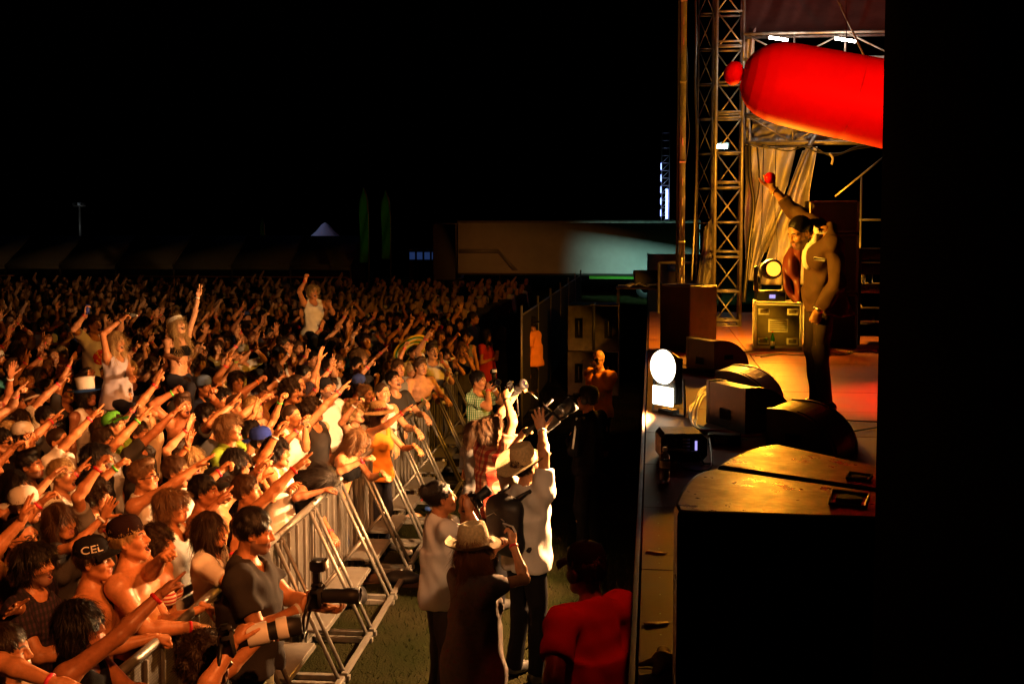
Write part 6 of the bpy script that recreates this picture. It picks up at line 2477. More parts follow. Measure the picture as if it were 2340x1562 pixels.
H(1062, 770, 'dark bob haired person at the rail end waving an open hand', R=('px', 1074, 782, 'open', dict(reach=.6)), hair='bob', hc='black', top='tank', tc='grey', f=True)
H(1027, 790, None, hair='long', hc='brown', top='tee', tc='grey', f=True)
H(1007, 773, None, hair='bun', hc='brown', top='tank', tc='white', f=True, m=1)
H(1025, 752, None, hair='quiff', hc='black', top='tee', tc='charcoal')
H(1050, 742, 'person near the crowd edge with a wide open palm high up', R=('px', 1056, 700, 'open', dict(bend=(0, 0, 1), palm=(1, 0, 0))), hair='short', hc='dark', top='tee', tc='black', bands=())
H(928, 778, 'person behind the sombrero pointing one finger straight up', R=('px', 952, 714, 'point', dict(bend=(0, 0, 1))), hair='short', hc='brown', top='tee', tc='tan', bands=())
H(968, 785, 'person behind the sombrero with bent wrist and horned fingers high', R=('px', 976, 734, 'horns', dict(bend=(.7, 0, .5))), hair='short', hc='dark', top='tee', tc='navy', bands=((-1, 'black'),))
H(903, 778, 'person in red tee left of the sombrero pointing up', R=('px', 918, 744, 'point', dict(bend=(0, 0, 1))), hair='short', hc='dark', top='tee', tc='red')
cm = H(835, 758, 'person in the middle of the crowd photographing with a small blue camera', R=('px', 842, 766, 'grip', dict(reach=.75)), L=('px', 862, 764, 'grip', dict(reach=.75)), hair='short', hc='brown', top='tee', tc='grey', bands=((1, 'red'),), lm='small blue camera')
phone(hand_world(cm, -1, .08) + Vector((.06, 0, .05)), PERF_FACE, 'small camera with a blue glowing screen raised over the crowd', (.5, .5, .55), True, 'compact_camera')
H(868, 806, None, R=('px', 877, 800, 'point', dict(reach=.6)), hair='curly', hc='black', top='tee', tc='black', skin=3)
H(886, 826, 'person in large mirrored sunglasses left of the sombrero', hair='long', hc='brown', top='tank', tc='black', f=True, hats=(('sunglasses', (.01, .01, .01)),), skin=2)
H(720, 752, None, hair='buzz', hc='black', top='tee', tc='charcoal', skin=3)
H(705, 778, 'person with an open raised palm below the white tank rider', R=('px', 749, 736, 'open', dict(bend=(.2, 0, 1))), hair='short', hc='brown', top='tee', tc='grey')
H(716, 822, 'shouting person in white tee pointing one finger up at the centre', R=('px', 702, 806, 'point', dict(bend=(0, 0, 1), reach=.9)), hair='short', hc='black', top='tee', tc='white', m=1, bands=((-1, 'pink'),), lm='white tee pointing up')
H(780, 803, None, R=('px', 795, 803, 'point', dict(reach=.7, bend=(0, 0, 1))), hair='short', hc='dark', top='tee', tc='teal')
H(817, 838, 'dark haired person stretching a thick arm to point right, pink band', R=('px', 850, 832, 'point', dict(reach=.8)), hair='short', hc='black', top='tee', tc='charcoal', build=1.1, bands=((-1, 'pink'),), skin=2)
H(752, 842, None, R=('px', 764, 853, 'ell', dict(reach=.6)), hair='short', hc='dark', top='tee', tc='white', m=1)
H(774, 832, None, hair='short', hc='brown', top='tee', tc='black')
H(910, 842, None, hair='short', hc='brown', top='tee', tc='grey')
# --- left middle
H(524, 838, 'laughing bearded person in white tee with arm thrown up, thumb out', R=('px', 546, 778, 'ell'), hair='short', hc='dark', top='tee', tc='white', m=1, beard=1, lk=(.45, 0), bands=((-1, 'pink'),), skin=2, lm='laughing white tee')
H(534, 816, None, hair='short', hc='light', top='tee', tc='cream', m=1, lk=(.35, 0))
H(557, 808, 'person in a grey knitted hat clapping', R='clap', L='clap', hair='short', hc='brown', top='tee', tc='white', hats=(('beanie', (.35, .34, .32)),), lm='grey knitted hat', bands=((-1, 'pink'),))
H(667, 826, 'person raising a spread open palm in the middle of the crowd', R=('px', 664, 800, 'open', dict(reach=.9, bend=(0, 0, 1), palm=(1, 0, 0))), hair='bun', hc='light', top='tank', tc='white', f=True, bands=((-1, 'white'),))
H(617, 766, None, R='uptwo', hair='quiff', hc='black', top='tee', tc='white', bands=())
H(682, 798, None, hair='bun', hc='brown', top='tank', tc='pink', f=True, m=1)
H(638, 814, 'person in a dark backward cap with white trim', hair='short', hc='black', top='tee', tc='charcoal', hats=(('cap_back', (.02, .02, .03)),))
H(577, 773, None, hair='short', hc='red', top='tee', tc='white', m=1, skin=2)
H(463, 770, 'light haired person raising two fingers right of the headband rider', R=('px', 466, 722, 'two'), hair='long', hc='light', top='tank', tc='grey', f=True)
H(515, 748, None, R=('px', 519, 765, 'open', dict(reach=.6)), hair='short', hc='brown', top='tee', tc='charcoal')
H(521, 726, None, hair='short', hc='black', top='tee', tc='black')
H(494, 742, None, hair='short', hc='brown', top='tee', tc='white', hats=(('cap', (.02, .02, .02)),))
H(413, 848, 'long brown haired person seen from behind below the headband rider', hair='long', hc='brown', top='tank', tc='white', f=True, yaw=.9, bands=(), lm='long brown hair from behind')
H(389, 876, 'shouting person raising an open hand left of the long brown hair', R=('px', 385, 818, 'open', dict(bend=(0, 0, 1), palm=(1, 0, 0))), hair='short', hc='dark', top='tee', tc='black', m=1)
H(624, 868, None, R=('px', 645, 861, 'fist', dict(reach=.75)), hair='curly', hc='black', top='tee', tc='black', bands=((-1, 'white'),))
H(319, 782, 'long black haired person with a hand on the chest', R='chest', hair='long', hc='black', top='tank', tc='charcoal', f=True, m=1, skin=2, bands=((-1, 'pink'),), lm='long black hair and hand on chest')
H(284, 752, 'person with a yellow hair bow behind the lilac tank top', hair='bun', hc='brown', top='tank', tc='white', f=True, m=0, hats=(('headband', (.8, .55, .05)),))
H(162, 727, None, hair='short', hc='brown', top='tank', tc='white', skin=1)
H(145, 764, None, hair='short', hc='dark', top=None, skin=1, m=1)
H(110, 774, None, hair='buzz', hc='black', top='tee', tc='navy', R='chest')
H(101, 748, None, hair='short', hc='brown', top='tee', tc='white')
H(50, 774, 'person at far left raising two fingers of both hands', R=('px', 29, 740, 'two'), L=('px', 52, 744, 'two'), hair='shaggy', hc='light', top='tee', tc='tan', f=False)
H(127, 735, 'person in teal tee turned away at the far left', hair='short', hc='dark', top='tee', tc='teal', yaw=1.6, bands=())
H(62, 868, None, R=('px', 64, 815, 'horns', dict(bend=(0, 0, 1))), hair='short', hc='dark', top='tee', tc='black')
H(150, 900, None, R=('px', 165, 815, 'open'), hair='short', hc='black', top='tee', tc='charcoal', bands=((-1, 'pink'), (-1, 'orange')))
# --- riders above the crowd
wc = H(216, 743, 'person in white tee with round red print holding a blue can high', R=('px', 197, 708, 'grip', dict(bend=(0, 0, 1), reach=.85)), L=('px', 284, 722, 'grip'), el=.62, legs='seated', hair='short', hc='brown', top='tee', tc='white', tm='tee_print', m=1, lm='white tee with red print', skin=2, bands=((-1, 'red'),), lod_=(.013, .006, .0046), ht=1.78) if 'tee_print' in MATS else None
H(266, 782, 'long blond haired person in lilac tank top above the crowd, arm raised', R=('px', 281, 718, 'grip', dict(reach=.9)), L=('px', 301, 868, 'relaxed'), el=.68, legs='seated', hair='long', hc='blond', top='loose', tc='lilac', f=True, m=1, lm='lilac tank top', skin=1, bands=((-1, 'black'),), lod_=(.012, .0055, .0046), ht=1.7)
hb_ = H(404, 743, 'blond person in printed headband riding on shoulders, two fingers high', R=('px', 409, 826, 'relaxed'), L=('px', 456, 664, 'two', dict(bend=(.1, 0, 1))), el=.82, legs='seated', hair='long', hc='blond', top='bra', tc='black', f=True, m=1, lk=(.35, 0), hats=(('headband', (.82, .8, .76)),), lm='headband rider', skin=5, bands=((1, 'white'),), lod_=(.012, .0055, .0046), ht=1.7)
H(715, 668, 'blond person in white tank riding on shoulders with fist raised', R=('px', 699, 632, 'fist', dict(bend=(0, 0, 1))), L=('px', 756, 697, 'fist', dict(reach=.7)), el=.82, legs='seated', hair='shaggy', hc='blond', top='tank', tc='cream', m=1, lm='white tank rider', skin=1, bands=((-1, 'red'),), lod_=(.015, .007, .006), ht=1.78)
bottle(hand_world(PEOPLE[-4], -1), (0, 0, 1), 'blue drink can raised by the person in the printed white tee', 'can', (.03, .06, .5))
bottle(hand_world(PEOPLE[-4], 1) + Vector((.1, 0, .03)), (1, .2, -.1), 'clear water bottle held sideways above the crowd')
# carriers
for (rp, off) in ((PEOPLE[-4], .12), (PEOPLE[-3], .12), (PEOPLE[-2], .12), (PEOPLE[-1], .12)):
    q = rp['root'] + rp['Rz'] @ v3(off, 0, 0)
    pxx, pyy = proj((q[0], q[1], 1.62))
    H(pxx, pyy, None, R='chest', L='chest', hair='short', hc='dark', top='tee', tc='charcoal', bands=(), lk=(0, 0))

# --- people in the pit
ph = H(581, 1218, 'photographer in charcoal tee and camouflage shorts holding a large camera', R=('at', (.30, -.06, 1.22), 'grip', (0, 1, .2), (.6, .4, .5)), L=('at', (.42, .06, 1.18), 'grip', (0, 0, 1), (.9, -.3, 0)), ht=1.84, face=.12,
       hair='short', hc='black', top='tee', tc='charcoal', beard=1, lk=(-.1, .12), fat=.03, build=1.08, legs='shorts', legc=(.13, .11, .06), full=True, skin=1, bands=((-1, 'white'),), lm='photographer in charcoal tee', el=.12)
c1 = hand_world(ph, -1, .06) + Vector((.06, .0, .03))
dslr(c1, c1 + Vector((1, .05, .02)), 'large camera with long lens and flash held by the photographer in charcoal', .22, True, s=1.15)
kn = H(474, 1512, 'dark grey haired photographer at the bottom edge aiming a long pale ringed lens', R=('px', 545, 1440, 'grip', dict(reach=.75, pole=(0, -.7, .5))), L=('px', 602, 1455, 'grip', dict(reach=.9)), ht=1.7, face=.35, drop=.0, hair='curly', hc='dark', top='tee', tc='black',
       full=False, lk=(.05, 0), skin=0, bands=(), lm='photographer at the bottom edge', legs='jeans')
c2 = hand_world(kn, -1, .05)
dslr(c2 + Vector((-.06, -.02, -.02)), c2 + Vector((1, .35, .18)), 'camera with long pale ringed lens at the bottom edge', .3, False, True, 1.1)
wg = H(1008, 1140, 'photographer in white tee with tied back dark hair shooting upward', R='cam', L='cam', ht=1.76, face=.45, hair='bun', hc='black', top='tee', tc='white', lk=(.22, 0), full=True, legc=(.05, .045, .04), skin=1, bands=((1, 'black'),), lm='photographer in white tee')
c3 = hand_world(wg, -1, .03) + Vector((.05, .02, .05))
dslr(c3, PERF_FACE, 'black camera at the eye of the photographer in white tee', .13, False)
sw_ = H(1086, 1262, 'curly red haired person in straw hat and floral dress holding up a phone', R=('at', (.36, -.02, 1.62), 'grip', (0, 1, 0), (.2, .2, 1)), L=('at', (.30, .1, 1.56), 'grip', (0, -1, 0), (.3, -.2, 1)), ht=1.68, face=.95, hair='long_wavy', hc='red', top='dress', tm='floral', f=True, lk=(.1, 0), full=True, hats=(('fedora', (.45, .3, .15)),),
        skin=2, legs='jeans', legc=(.015, .015, .02), bands=((-1, 'red'),), lm='straw hat and floral dress')
phone(hand_world(sw_, -1, .11), PERF_FACE, 'silver phone held high by the person in the floral dress', (.5, .5, .52), False)
cw = H(1203, 1068, 'camera operator in cowboy straw hat, pale tee and backpack', R=('px', 1238, 962, 'open', dict(reach=.92, bend=(-.2, .2, 1), palm=(.6, .6, 0))), L=('px', 1190, 985, 'grip', dict(reach=.85)), ht=1.84, face=.85, hair='short', hc='brown', top='tee', tc='white', lk=(.3, 0), full=True,
       hats=(('cowboy', (.6, .45, .2)),), skin=2, legc=(.01, .01, .012), fat=.02, bands=((-1, 'white'),), lm='cowboy hat operator')
c4 = hand_world(cw, -1, .05)
e = empty('video_camera', label='large black video camera with top screen held above the cowboy hat', cat='video camera')
link('camera_body', MB().box((-.11, -.045, -.05), (.08, .045, .055), .016), 'black_matt', e)
link('lens_barrel', MB().lathe([(.045, .08), (.05, .1), (.05, .17), (.058, .18), (.06, .24), (.05, .24), (.045, .22)], 20, axis='x'), 'black_matt', e)
link('lens_ring', MB().lathe([(.0505, .12), (.053, .125), (.053, .14), (.0505, .145)], 20, axis='x'), 'silver', e)
link('front_glass', MB().lathe([(.046, .225), (.02, .235), (.001, .237)], 18, axis='x'), 'lens_glass', e)
link('top_handle', MB().tube([(-.07, 0, .05), (-.06, 0, .1), (.05, 0, .105), (.06, 0, .055)], .014, 8), 'black_matt', e)
link('side_screen', MB().box((.0, -.045, .11), (.014, .045, .16), .005).xf(Matrix.Rotation(.3, 4, 'Y')), 'black_gloss', e)
link('microphone', MB().tube([(-.02, .05, .1), (.13, .05, .11)], .012, 8), 'silver', e)
link('antenna', MB().tube([(.04, .0, .2), (.02, -.02, .3)], .003, 5), 'silver', e)
link('viewfinder', MB().lathe([(.02, 0), (.022, -.06), (.035, -.1), (.03, -.1), (.001, -.08)], 12, (-.1, 0, .05), axis='x'), 'black_matt', e)
link('status_light', MB().box((-.09, -.049, -.02), (-.06, -.046, .0)), 'blue_led', e)
aim(e, c4 + Vector((.06, .1, .0)), PERF_FACE + Vector((0, 0, .3)))
e.scale = (1.08, 1.08, 1.08)
bkp = empty('backpack', label='black backpack on the back of the cowboy hat operator', cat='backpack')
fB = Fld(.012)
fB.cone((0, -.09, -.14), (0, .09, -.14), .095, .095, k=.02)
fB.cone((0, -.08, .12), (0, .08, .12), .085, .085, k=.12)
fB.ell((0, 0, 0), (.1, .17, .22), k=.05)
fB.ell((-.05, 0, -.07), (.06, .12, .11), k=.03)
fB.ell((-.03, 0, .13), (.07, .13, .07), k=.03)
V, Q = fB.run(fold_noise(.006, 8))
link('pack', np_mesh('pack', V, Q), 'black_matt', bkp)
for sgn in (-1, 1):
    link('strap', MB().tube([(.03, sgn * .1, .2), (.14, sgn * .12, .24), (.28, sgn * .12, .12), (.27, sgn * .12, -.08), (.1, sgn * .15, -.2)], .018, 6), 'black_matt', bkp)
link('zip_line', MB().tube([(-.09, -.1, .05), (-.105, 0, .1), (-.09, .1, .05)], .004, 5), 'silver', bkp)
M_ = mat4(cw['P'].R, cw['P'].T((-.225, 0, 1.24)))
bkp.matrix_world = Matrix.Translation(cw['root'].tolist()) @ Matrix.Rotation(cw['yaw'], 4, 'Z') @ Matrix.Diagonal((cw['s'],) * 3 + (1,)) @ M_
rp_ = H(1122, 985, 'person in red plaid shirt raising a camera with both arms', R=('px', 1158, 893, 'grip', dict(reach=.9, pole=(-.2, -.8, -.3))), L=('px', 1188, 885, 'grip', dict(reach=.95)), ht=1.82, face=.75, hair='shaggy', hc='brown', top='tee', tm='plaid_red', lk=(.4, 0), full=True, skin=2,
         legc=(.012, .012, .015), bands=((-1, 'black'),), lm='red plaid shirt')
c5 = (hand_world(rp_, -1, .07) + hand_world(rp_, 1, .07)) * .5 + Vector((.0, 0, .03))
dslr(c5, PERF_FACE, 'black camera raised high by the person in red plaid', .12, False, s=1.2)
H(1090, 990, 'long brown haired person in grey tee behind the red plaid shirt', ht=1.68, face=.7, hair='long', hc='brown', top='tee', tc='grey', f=True, full=True, legc=(.01, .01, .012), bands=(), R='down', L='chest')
gp_ = H(1094, 872, 'photographer in green checked shirt aiming a flash camera at the stage', R='cam', L='cam', ht=1.76, face=-.35, hair='short', hc='black', top='tee', tm='plaid_green', lk=(.1, 0), full=True, skin=1, legc=(.02, .02, .025), bands=((-1, 'red'), (1, 'white')), lm='green checked shirt')
c6 = hand_world(gp_, -1, .04) + Vector((.06, .02, .04))
dslr(c6, PERF_FACE + Vector((0, -1.5, 0)), 'camera with tall flash at the eye of the green checked photographer', .13, True)
tsm = H(1342, 914, 'crew member in black tracksuit with white sleeve stripe, cap and headset', R='chest', L='chest', ht=1.84, face=2.6, hair='short', hc='black', top='long', tc='black', lk=(.1, .2), full=True, hats=(('cap', (.012, .012, .012)), ('headset', (0, 0, 0)), ('glasses', (.01, .01, .01))), skin=2,
  legc=(.008, .008, .009), bands=(), lm='black tracksuit', fat=.015)
H(1367, 822, 'bald guard in orange polo and sunglasses with folded arms', R='cross', L='cross', ht=1.86, face=-2.3, hair=None, top='polo', tc='orange', hats=(('sunglasses', (.01, .01, .01)),), skin=2, full=True, build=1.1, bands=(), lm='bald guard in orange', lk=(0, .2), legc=(.01, .01, .012))
H(1214, 742, 'guard in orange tee and black cap at the mesh fence', R='down', L='down', ht=1.86, face=2.9, hair='short', hc='black', top='tee', tc='orange', skin=4, full=True, build=1.15, hats=(('cap_back', (.01, .01, .01)),), bands=(), legc=(.01, .01, .012), fat=.02, lk=(-.1, 0))
H(1338, 1308, 'guard in red shirt and dark cap with headset, hand on hip', R='hip', L='hip', ht=1.88, face=2.35, hair='short', hc='black', top='tee', tc='red', skin=4, full=True, build=1.2, hats=(('cap', (.008, .008, .008)), ('headset', (0, 0, 0))), bands=(), legc=(.008, .008, .01), fat=.035, lk=(-.05, 0), lm='guard in red')
H(1112, 768, 'person in red dress and grey wrap near the mesh fence', R='chest', L='down', ht=1.7, face=-.3, hair='long', hc='black', top='dress', tc='red', f=True, full=True, skin=3, bands=(), legs='jeans')
H(1141, 760, 'person in black dress standing by the mesh fence', R='down', L='chest', ht=1.72, face=3.0, hair='long', hc='dark', top='dress', tc='black', f=True, full=True, skin=2, bands=(), legs='jeans')
H(1082, 728, 'tall person in grey shirt standing behind the rail end', ht=1.86, hair='short', hc='dark', top='long', tc='grey', skin=3, bands=(), face=-.2)

for sd in (-1, 1):
    sh, el, wr, fd = tsm['P'].arms[sd]
    od = nrm(tsm['P'].R @ v3(-.2, sd, .3))
    link('sleeve_stripe', MB().tube([tuple((sh + (el - sh) * t + od * (.071 - .01 * t)).tolist()) for t in (-.15, .1, .4, .7, .95)], .012, 6), 'label_white', tsm['e'])

# cap lettering
cu = bpy.data.curves.new('lettering', 'FONT')
cu.body = 'CEL'
cu.size = .075
cu.extrude = .002
tmp = bpy.data.objects.new('lettering_tmp', cu)
COL.objects.link(tmp)
bpy.context.view_layer.update()
me = bpy.data.meshes.new_from_object(tmp.evaluated_get(bpy.context.evaluated_depsgraph_get()))
bpy.data.objects.remove(tmp)
# wrap the letters round the crown on the side that faces the camera
for v in me.vertices:
    a = -1.57 + .55 - (v.co.x - .0) / .1 * -1 - .75
    r = .1055
    z = .085 + v.co.y * .8 - .01
    k = 1 - max(0, z - .1) * 6
    v.co = (-.012 + (r + v.co.z) * math.cos(a) * k, (r + v.co.z) * math.sin(a) * .87 * k, z)
lt = link('lettering', me, 'label_white', capman['e'])
lt.matrix_local = mat4(capman['P'].HR, capman['P'].headc, 1.03)

# ------------------------------------------------------------------ performer
pf = on_z(1868, 940, DECK_Z)
PS = 1.10
yw = math.pi + .22
P = Pose(lean=.06, look=(-.36, .3), build=.97, side=-.3)
P.headc = v3(.19, .075, 1.425)
P.neck = P.neck + v3(.02, 0, -.03)
e = empty('person', (pf.x, pf.y, DECK_Z), yw, label='performer in brown suit bowing on stage with one arm raised high', cat='person')
e.scale = (PS, PS, PS)
Rz = np.array(Matrix.Rotation(yw, 3, 'Z'), np.float32)
root = np.array(e.location, np.float32)
# shift so the bowed head meets its place
def loc_of(px, py, y):
    w = np.array(at_y(px, py, y), np.float32)
    return (Rz.T @ (w - root)) / PS
hr_ = loc_of(1764, 428, pf.y + .22)
hl_ = loc_of(1870, 708, pf.y - .24)
P.arm(-1, hr_, hand='grip', palm=(.4, .8, .2), bend=(.25, .1, 1))
P.arm(1, hl_, hand='fist', palm=(0, -1, 0), bend=(.2, 0, -1))
link('body', body_mesh(P, .011, 0, 1, False, hh=.004, hs=.0048, shrink=.026), parent=e, color=(.55, .25, .10))
hr2 = link('hair', hair_mesh('buzz'), parent=e, color=(.012, .008, .006))
hr2.matrix_local = mat4(P.HR, P.headc, 1.02)
surf('suit', (.085, .04, .014), rough=.75, noise=.12, nscale=12, bump=.2, bscale=160, spec=.3)
surf('suit_lining', (.17, .03, .02), rough=.5)
f = Fld(.012)
torso(f, P, .012, False, .96, fat=.0, cloth=True)
for sd in (-1, 1):
    sh, el, wr, fd = P.arms[sd]
    kk = .05 if sd < 0 else .012
    f.ell(sh, (.08, .08, .08), k=.05)
    f.cone(sh + (el - sh) * (.25 if sd > 0 else 0), el, .066, .06, k=kk)
    f.ell(el, (.068, .068, .068), k=.03)
    f.capped(el, el + (wr - el) * (.55 if sd < 0 else .9), .064, .054, k=.02)
# skirt of the jacket, hanging behind, and its open front falling away from the chest
f.capped(P.T((-.03, 0, 1.0)), v3(-.10, .0, .74), .15, .185, k=.06)
f.ell(P.T((.19, .01, 1.16)), (.05, .055, .24), P.R, k=.02, sub=True)
f.cone(P.T((.05, 0, 1.47)), P.T((.06, 0, 1.6)), .085, .1, k=.012, sub=True)
f.ell(P.T((.17, .0, 1.40)), (.09, .05, .12), P.R, k=.015, sub=True)
f.half(v3(0, 0, .79), v3(.12, 0, -1))
fn1, fn2 = fold_noise(.006, 21), fold_noise(.005, 44)
V, Q = f.run(lambda X, Y, Z: fn1(X, Y, Z) + fn2(X * 1.9, Y * 1.9, Z * 1.9))
jk = link('jacket', np_mesh('jacket', V, Q), 'suit', e)
link('pocket_square', MB().box((-.004, -.045, -.012), (.008, .045, .012), .003).xf(mat4(P.R, P.T((.085, .165, 1.3))) @ Matrix.Rotation(.9, 4, 'Z')), 'label_white', jk)
lpx = [(1822, 552, 1832), (1806, 568, 1834), (1793, 590, 1832), (1788, 620, 1830), (1792, 650, 1829), (1800, 672, 1828), (1815, 690, 1829)]


def front_flap(u, v):
    k = v * 6
    i = min(int(k), 5)
    t = k - i
    xl, yy, xr = [lpx[i][j] * (1 - t) + lpx[i + 1][j] * t for j in range(3)]
    q = at_y(xl * (1 - u) + xr * u, yy, pf.y + .2 - .1 * u + .035 * math.sin(v * 7 + u * 5) + .03 * math.sin(u * 9 - v * 13))
    return tuple(((Rz.T @ (np.array(q, np.float32) - root)) / PS).tolist())


ff = link('jacket_front', MB().grid(front_flap, 8, 24), 'suit_lining', jk)
sd_ = ff.modifiers.new('thick', 'SOLIDIFY')
sd_.thickness = .012
link('front_edge', MB().tube([front_flap(0, k / 16) for k in range(17)], .01, 6), 'suit', jk)
f = Fld(.01)
f.ell(P.T((.06, .0, 1.3)), (.085, .08, .13), P.R, k=.03)
f.cone(P.T((-.01, 0, 1.44)), P.T((.01, 0, 1.485)), .076, .07, k=.02)
f.ell(P.T((.115, .01, 1.27)), (.045, .05, .11), P.R, k=.03)
f.ell(P.T((.085, .06, 1.42)), (.03, .024, .06), P.R, k=.02)
f.ell(P.T((.115, .045, 1.34)), (.028, .026, .07), P.R, k=.02)
f.cone(P.T((.012, 0, 1.5)), P.T((.03, 0, 1.62)), .062, .066, k=.006, sub=True)
V, Q = f.run(fold_noise(.005, 4))
link('shirt', np_mesh('shirt', V, Q), 'cloth', e, color=(.8, .78, .74))
f = Fld(.013)
f.ell((-.01, 0, .95), (.125, .165, .12), k=.05)
for s_ in (-1, 1):
    f.cone((-.01, s_ * .085, .9), (.015, s_ * .085, .5), .09, .066, k=.05)
    f.capped((.015, s_ * .085, .52), (-.03, s_ * .095, .07), .066, .056, k=.04)
V, Q = f.run(fold_noise(.007, 31))
link('trousers', np_mesh('trousers', V, Q), surf('suit_trousers', (.035, .02, .01), rough=.8, noise=.12, nscale=12, spec=.2), e)
surf('shoe_gloss', (.012, .009, .008), rough=.15, coat=.4)
f = Fld(.009)
f.cone((-.06, 0, .045), (.06, 0, .042), .042, .044, k=.03)
f.cone((.06, 0, .04), (.185, .0, .03), .042, .026, k=.03)
f.cone((-.02, 0, .05), (-.02, 0, .1), .042, .04, k=.03)
f.half((0, 0, .004), (0, 0, -1))
V, Q = f.run()
shm_ = np_mesh('shoe', V, Q)
for s_ in (-1, 1):
    o = link('shoe', shm_, 'shoe_gloss', e, (-.02, s_ * .1, 0))
    o.rotation_euler.z = s_ * .12
sh, el, wr, fd = P.arms[1]
wa = link('watch', MB().lathe([(.033, -.012), (.037, -.01), (.037, .01), (.033, .012)], 16, axis='x').lathe([(.001, .012), (.02, .012), (.02, 0)], 14, (0, 0, .034)), 'silver', e)
z_ = nrm(np.cross(fd, v3(0, 1, 0)))
wa.matrix_local = mat4(np.stack([fd, np.cross(z_, fd), z_], 1), wr - fd * .01)
sh, el, wr, fd = P.arms[-1]
br = link('bracelet', MB().tube([(0, .034 * math.cos(t), .034 * math.sin(t)) for t in [k * math.pi / 8 for k in range(16)]], .005, 6, closed=True), 'gold' if 'gold' in MATS else surf('gold', (.8, .5, .15), rough=.2, metal=1.), e)
z_ = nrm(np.cross(fd, v3(0, 1, 0)))
br.matrix_local = mat4(np.stack([fd, np.cross(z_, fd), z_], 1), wr - fd * .03)
hp_ = P.arms[-1][2] + P.hands[-1][1] @ v3(.085, .01, -.05)
hw = root + (Rz @ hp_) * PS
rb = link('ball', MB().lathe([(.001, -.052), (.03, -.044), (.047, -.022), (.052, 0), (.047, .022), (.03, .044), (.001, .052)], 24), 'red_ball', None, tuple(float(v) for v in hw))
tag(rb, 'shiny red ball held high by the performer', 'ball')
PEOPLE.append(dict(px=1835, py=545, e=e, label=e['label'], lm=None, root=root, dist=10, at=None))

# ------------------------------------------------------------------ the rest of the crowd: shared bodies, one object each
PROTO = []
pr = random.Random(5)
combos = [('uppoint', 'down'), ('up', 'down'), ('upfist', 'uppoint'), ('fwdpoint', 'down'), ('uphorns', 'down'), ('up', 'up'), ('down', 'uppoint'), ('down', 'up'), ('clap', 'clap'), ('down', 'down'),
          ('chest', 'up'), ('phone', 'phone'), ('up', 'upfist'), ('upell', 'down'), ('down', 'uptwo'), ('down', 'down'), ('up', 'chest'), ('uptwo', 'down'), ('fwdopen', 'up'), ('upfist', 'down')]
POSEW = {'uppoint': 'finger pointing up', 'up': 'open hand up', 'upfist': 'fist up', 'fwdpoint': 'pointing at the stage', 'uphorns': 'horned fingers up', 'fwdopen': 'reaching out', 'clap': 'clapping', 'down': 'arms down', 'chest': 'hand on chest',
         'phone': 'hands before the face', 'upell': 'thumb and finger up', 'uptwo': 'two fingers up', 'cup': 'hands at the mouth', 'rail': 'hands on the rail'}
for i in range(40):
    f_ = (i % 5) in (1, 3)
    R_, L_ = combos[i % 20]
    if i >= 20 and i % 2:
        R_, L_ = ('down', 'down') if i % 4 == 1 else ('chest', 'down')
    P = Pose(female=f_, look=(pr.uniform(0, .35), pr.uniform(-.3, .3)), lean=pr.uniform(-.05, .12), build=pr.uniform(.94, 1.1))
    for sd, sp in ((-1, R_), (1, L_)):
        tg, hp, palm, bend = PRESET[sp](sd)
        tg = np.array(tg) + (np.array((pr.uniform(-.06, .06), pr.uniform(-.08, .08), pr.uniform(-.1, .03))) if sp != 'down' else 0)
        P.arm(sd, P.T(tg), hand=hp, palm=P.R @ v3(*palm), bend=None if bend is None else P.R @ v3(*bend))
    tp = pr.choice(['tee', 'tee', 'tee', 'tee', 'tank', 'polo', None]) if not f_ else pr.choice(['tank', 'tank', 'tee', 'bra'])
    m_ = int(pr.random() < .45)
    hq = (.0165, .0075, .0056) if i < 20 else (.0215, .0105, .0075)
    mesh = {'body': body_mesh(P, hq[0], m_, 0, False, hh=hq[2], hs=hq[1], shrink=.012 if tp not in (None, 'bra') else 0.)}
    if tp:
        mesh['top'] = top_mesh(P, tp, hq[0] * 1.1, i)
    PROTO.append((P, f_, tp, m_, R_, L_, mesh))

cr = random.Random(21)
cand = []
y = 4.4
while y < 34:
    xr = (bar_x(y) - .42) if y < 24.5 else -4.3 - (y - 24.5) * .05
    xl = min(at_x(-60, 700, -1).x, 0)
    left = at_y(-90, 700, y).x
    step = .50 if y < 20 else .56
    x = xr - cr.uniform(0, .2)
    while x > left:
        cand.append((x + cr.uniform(-.13, .13), y + cr.uniform(-.17, .17)))
        x -= step + cr.uniform(0, .16)
    y += step * .92
cr.shuffle(cand)
taken = [(p['root'][0], p['root'][1]) for p in PEOPLE]
heroes = [(p['px'], p['py'], p['dist']) for p in PEOPLE if p.get('at')]
gen = []
for x, y in cand:
    if any((x - a) ** 2 + (y - b_) ** 2 < .40 ** 2 for a, b_ in taken):
        continue
    s = cr.uniform(.93, 1.05)
    px, py = proj((x, y, 1.62 * s))
    d = math.hypot(x, y)
    k = F_PX / d
    if not (-70 < px < 1110):
        continue
    bad = False
    for hx, hy, hd in heroes:
        if hd > d and abs(hx - px) < .2 * k and hy > py - .17 * k and hy < py + 1.2 * k:
            bad = True
            break
    if bad:
        continue
    taken.append((x, y))
    gen.append((d, x, y, s, px, py))
gen.sort()
N_IND = 300 - len(PEOPLE)
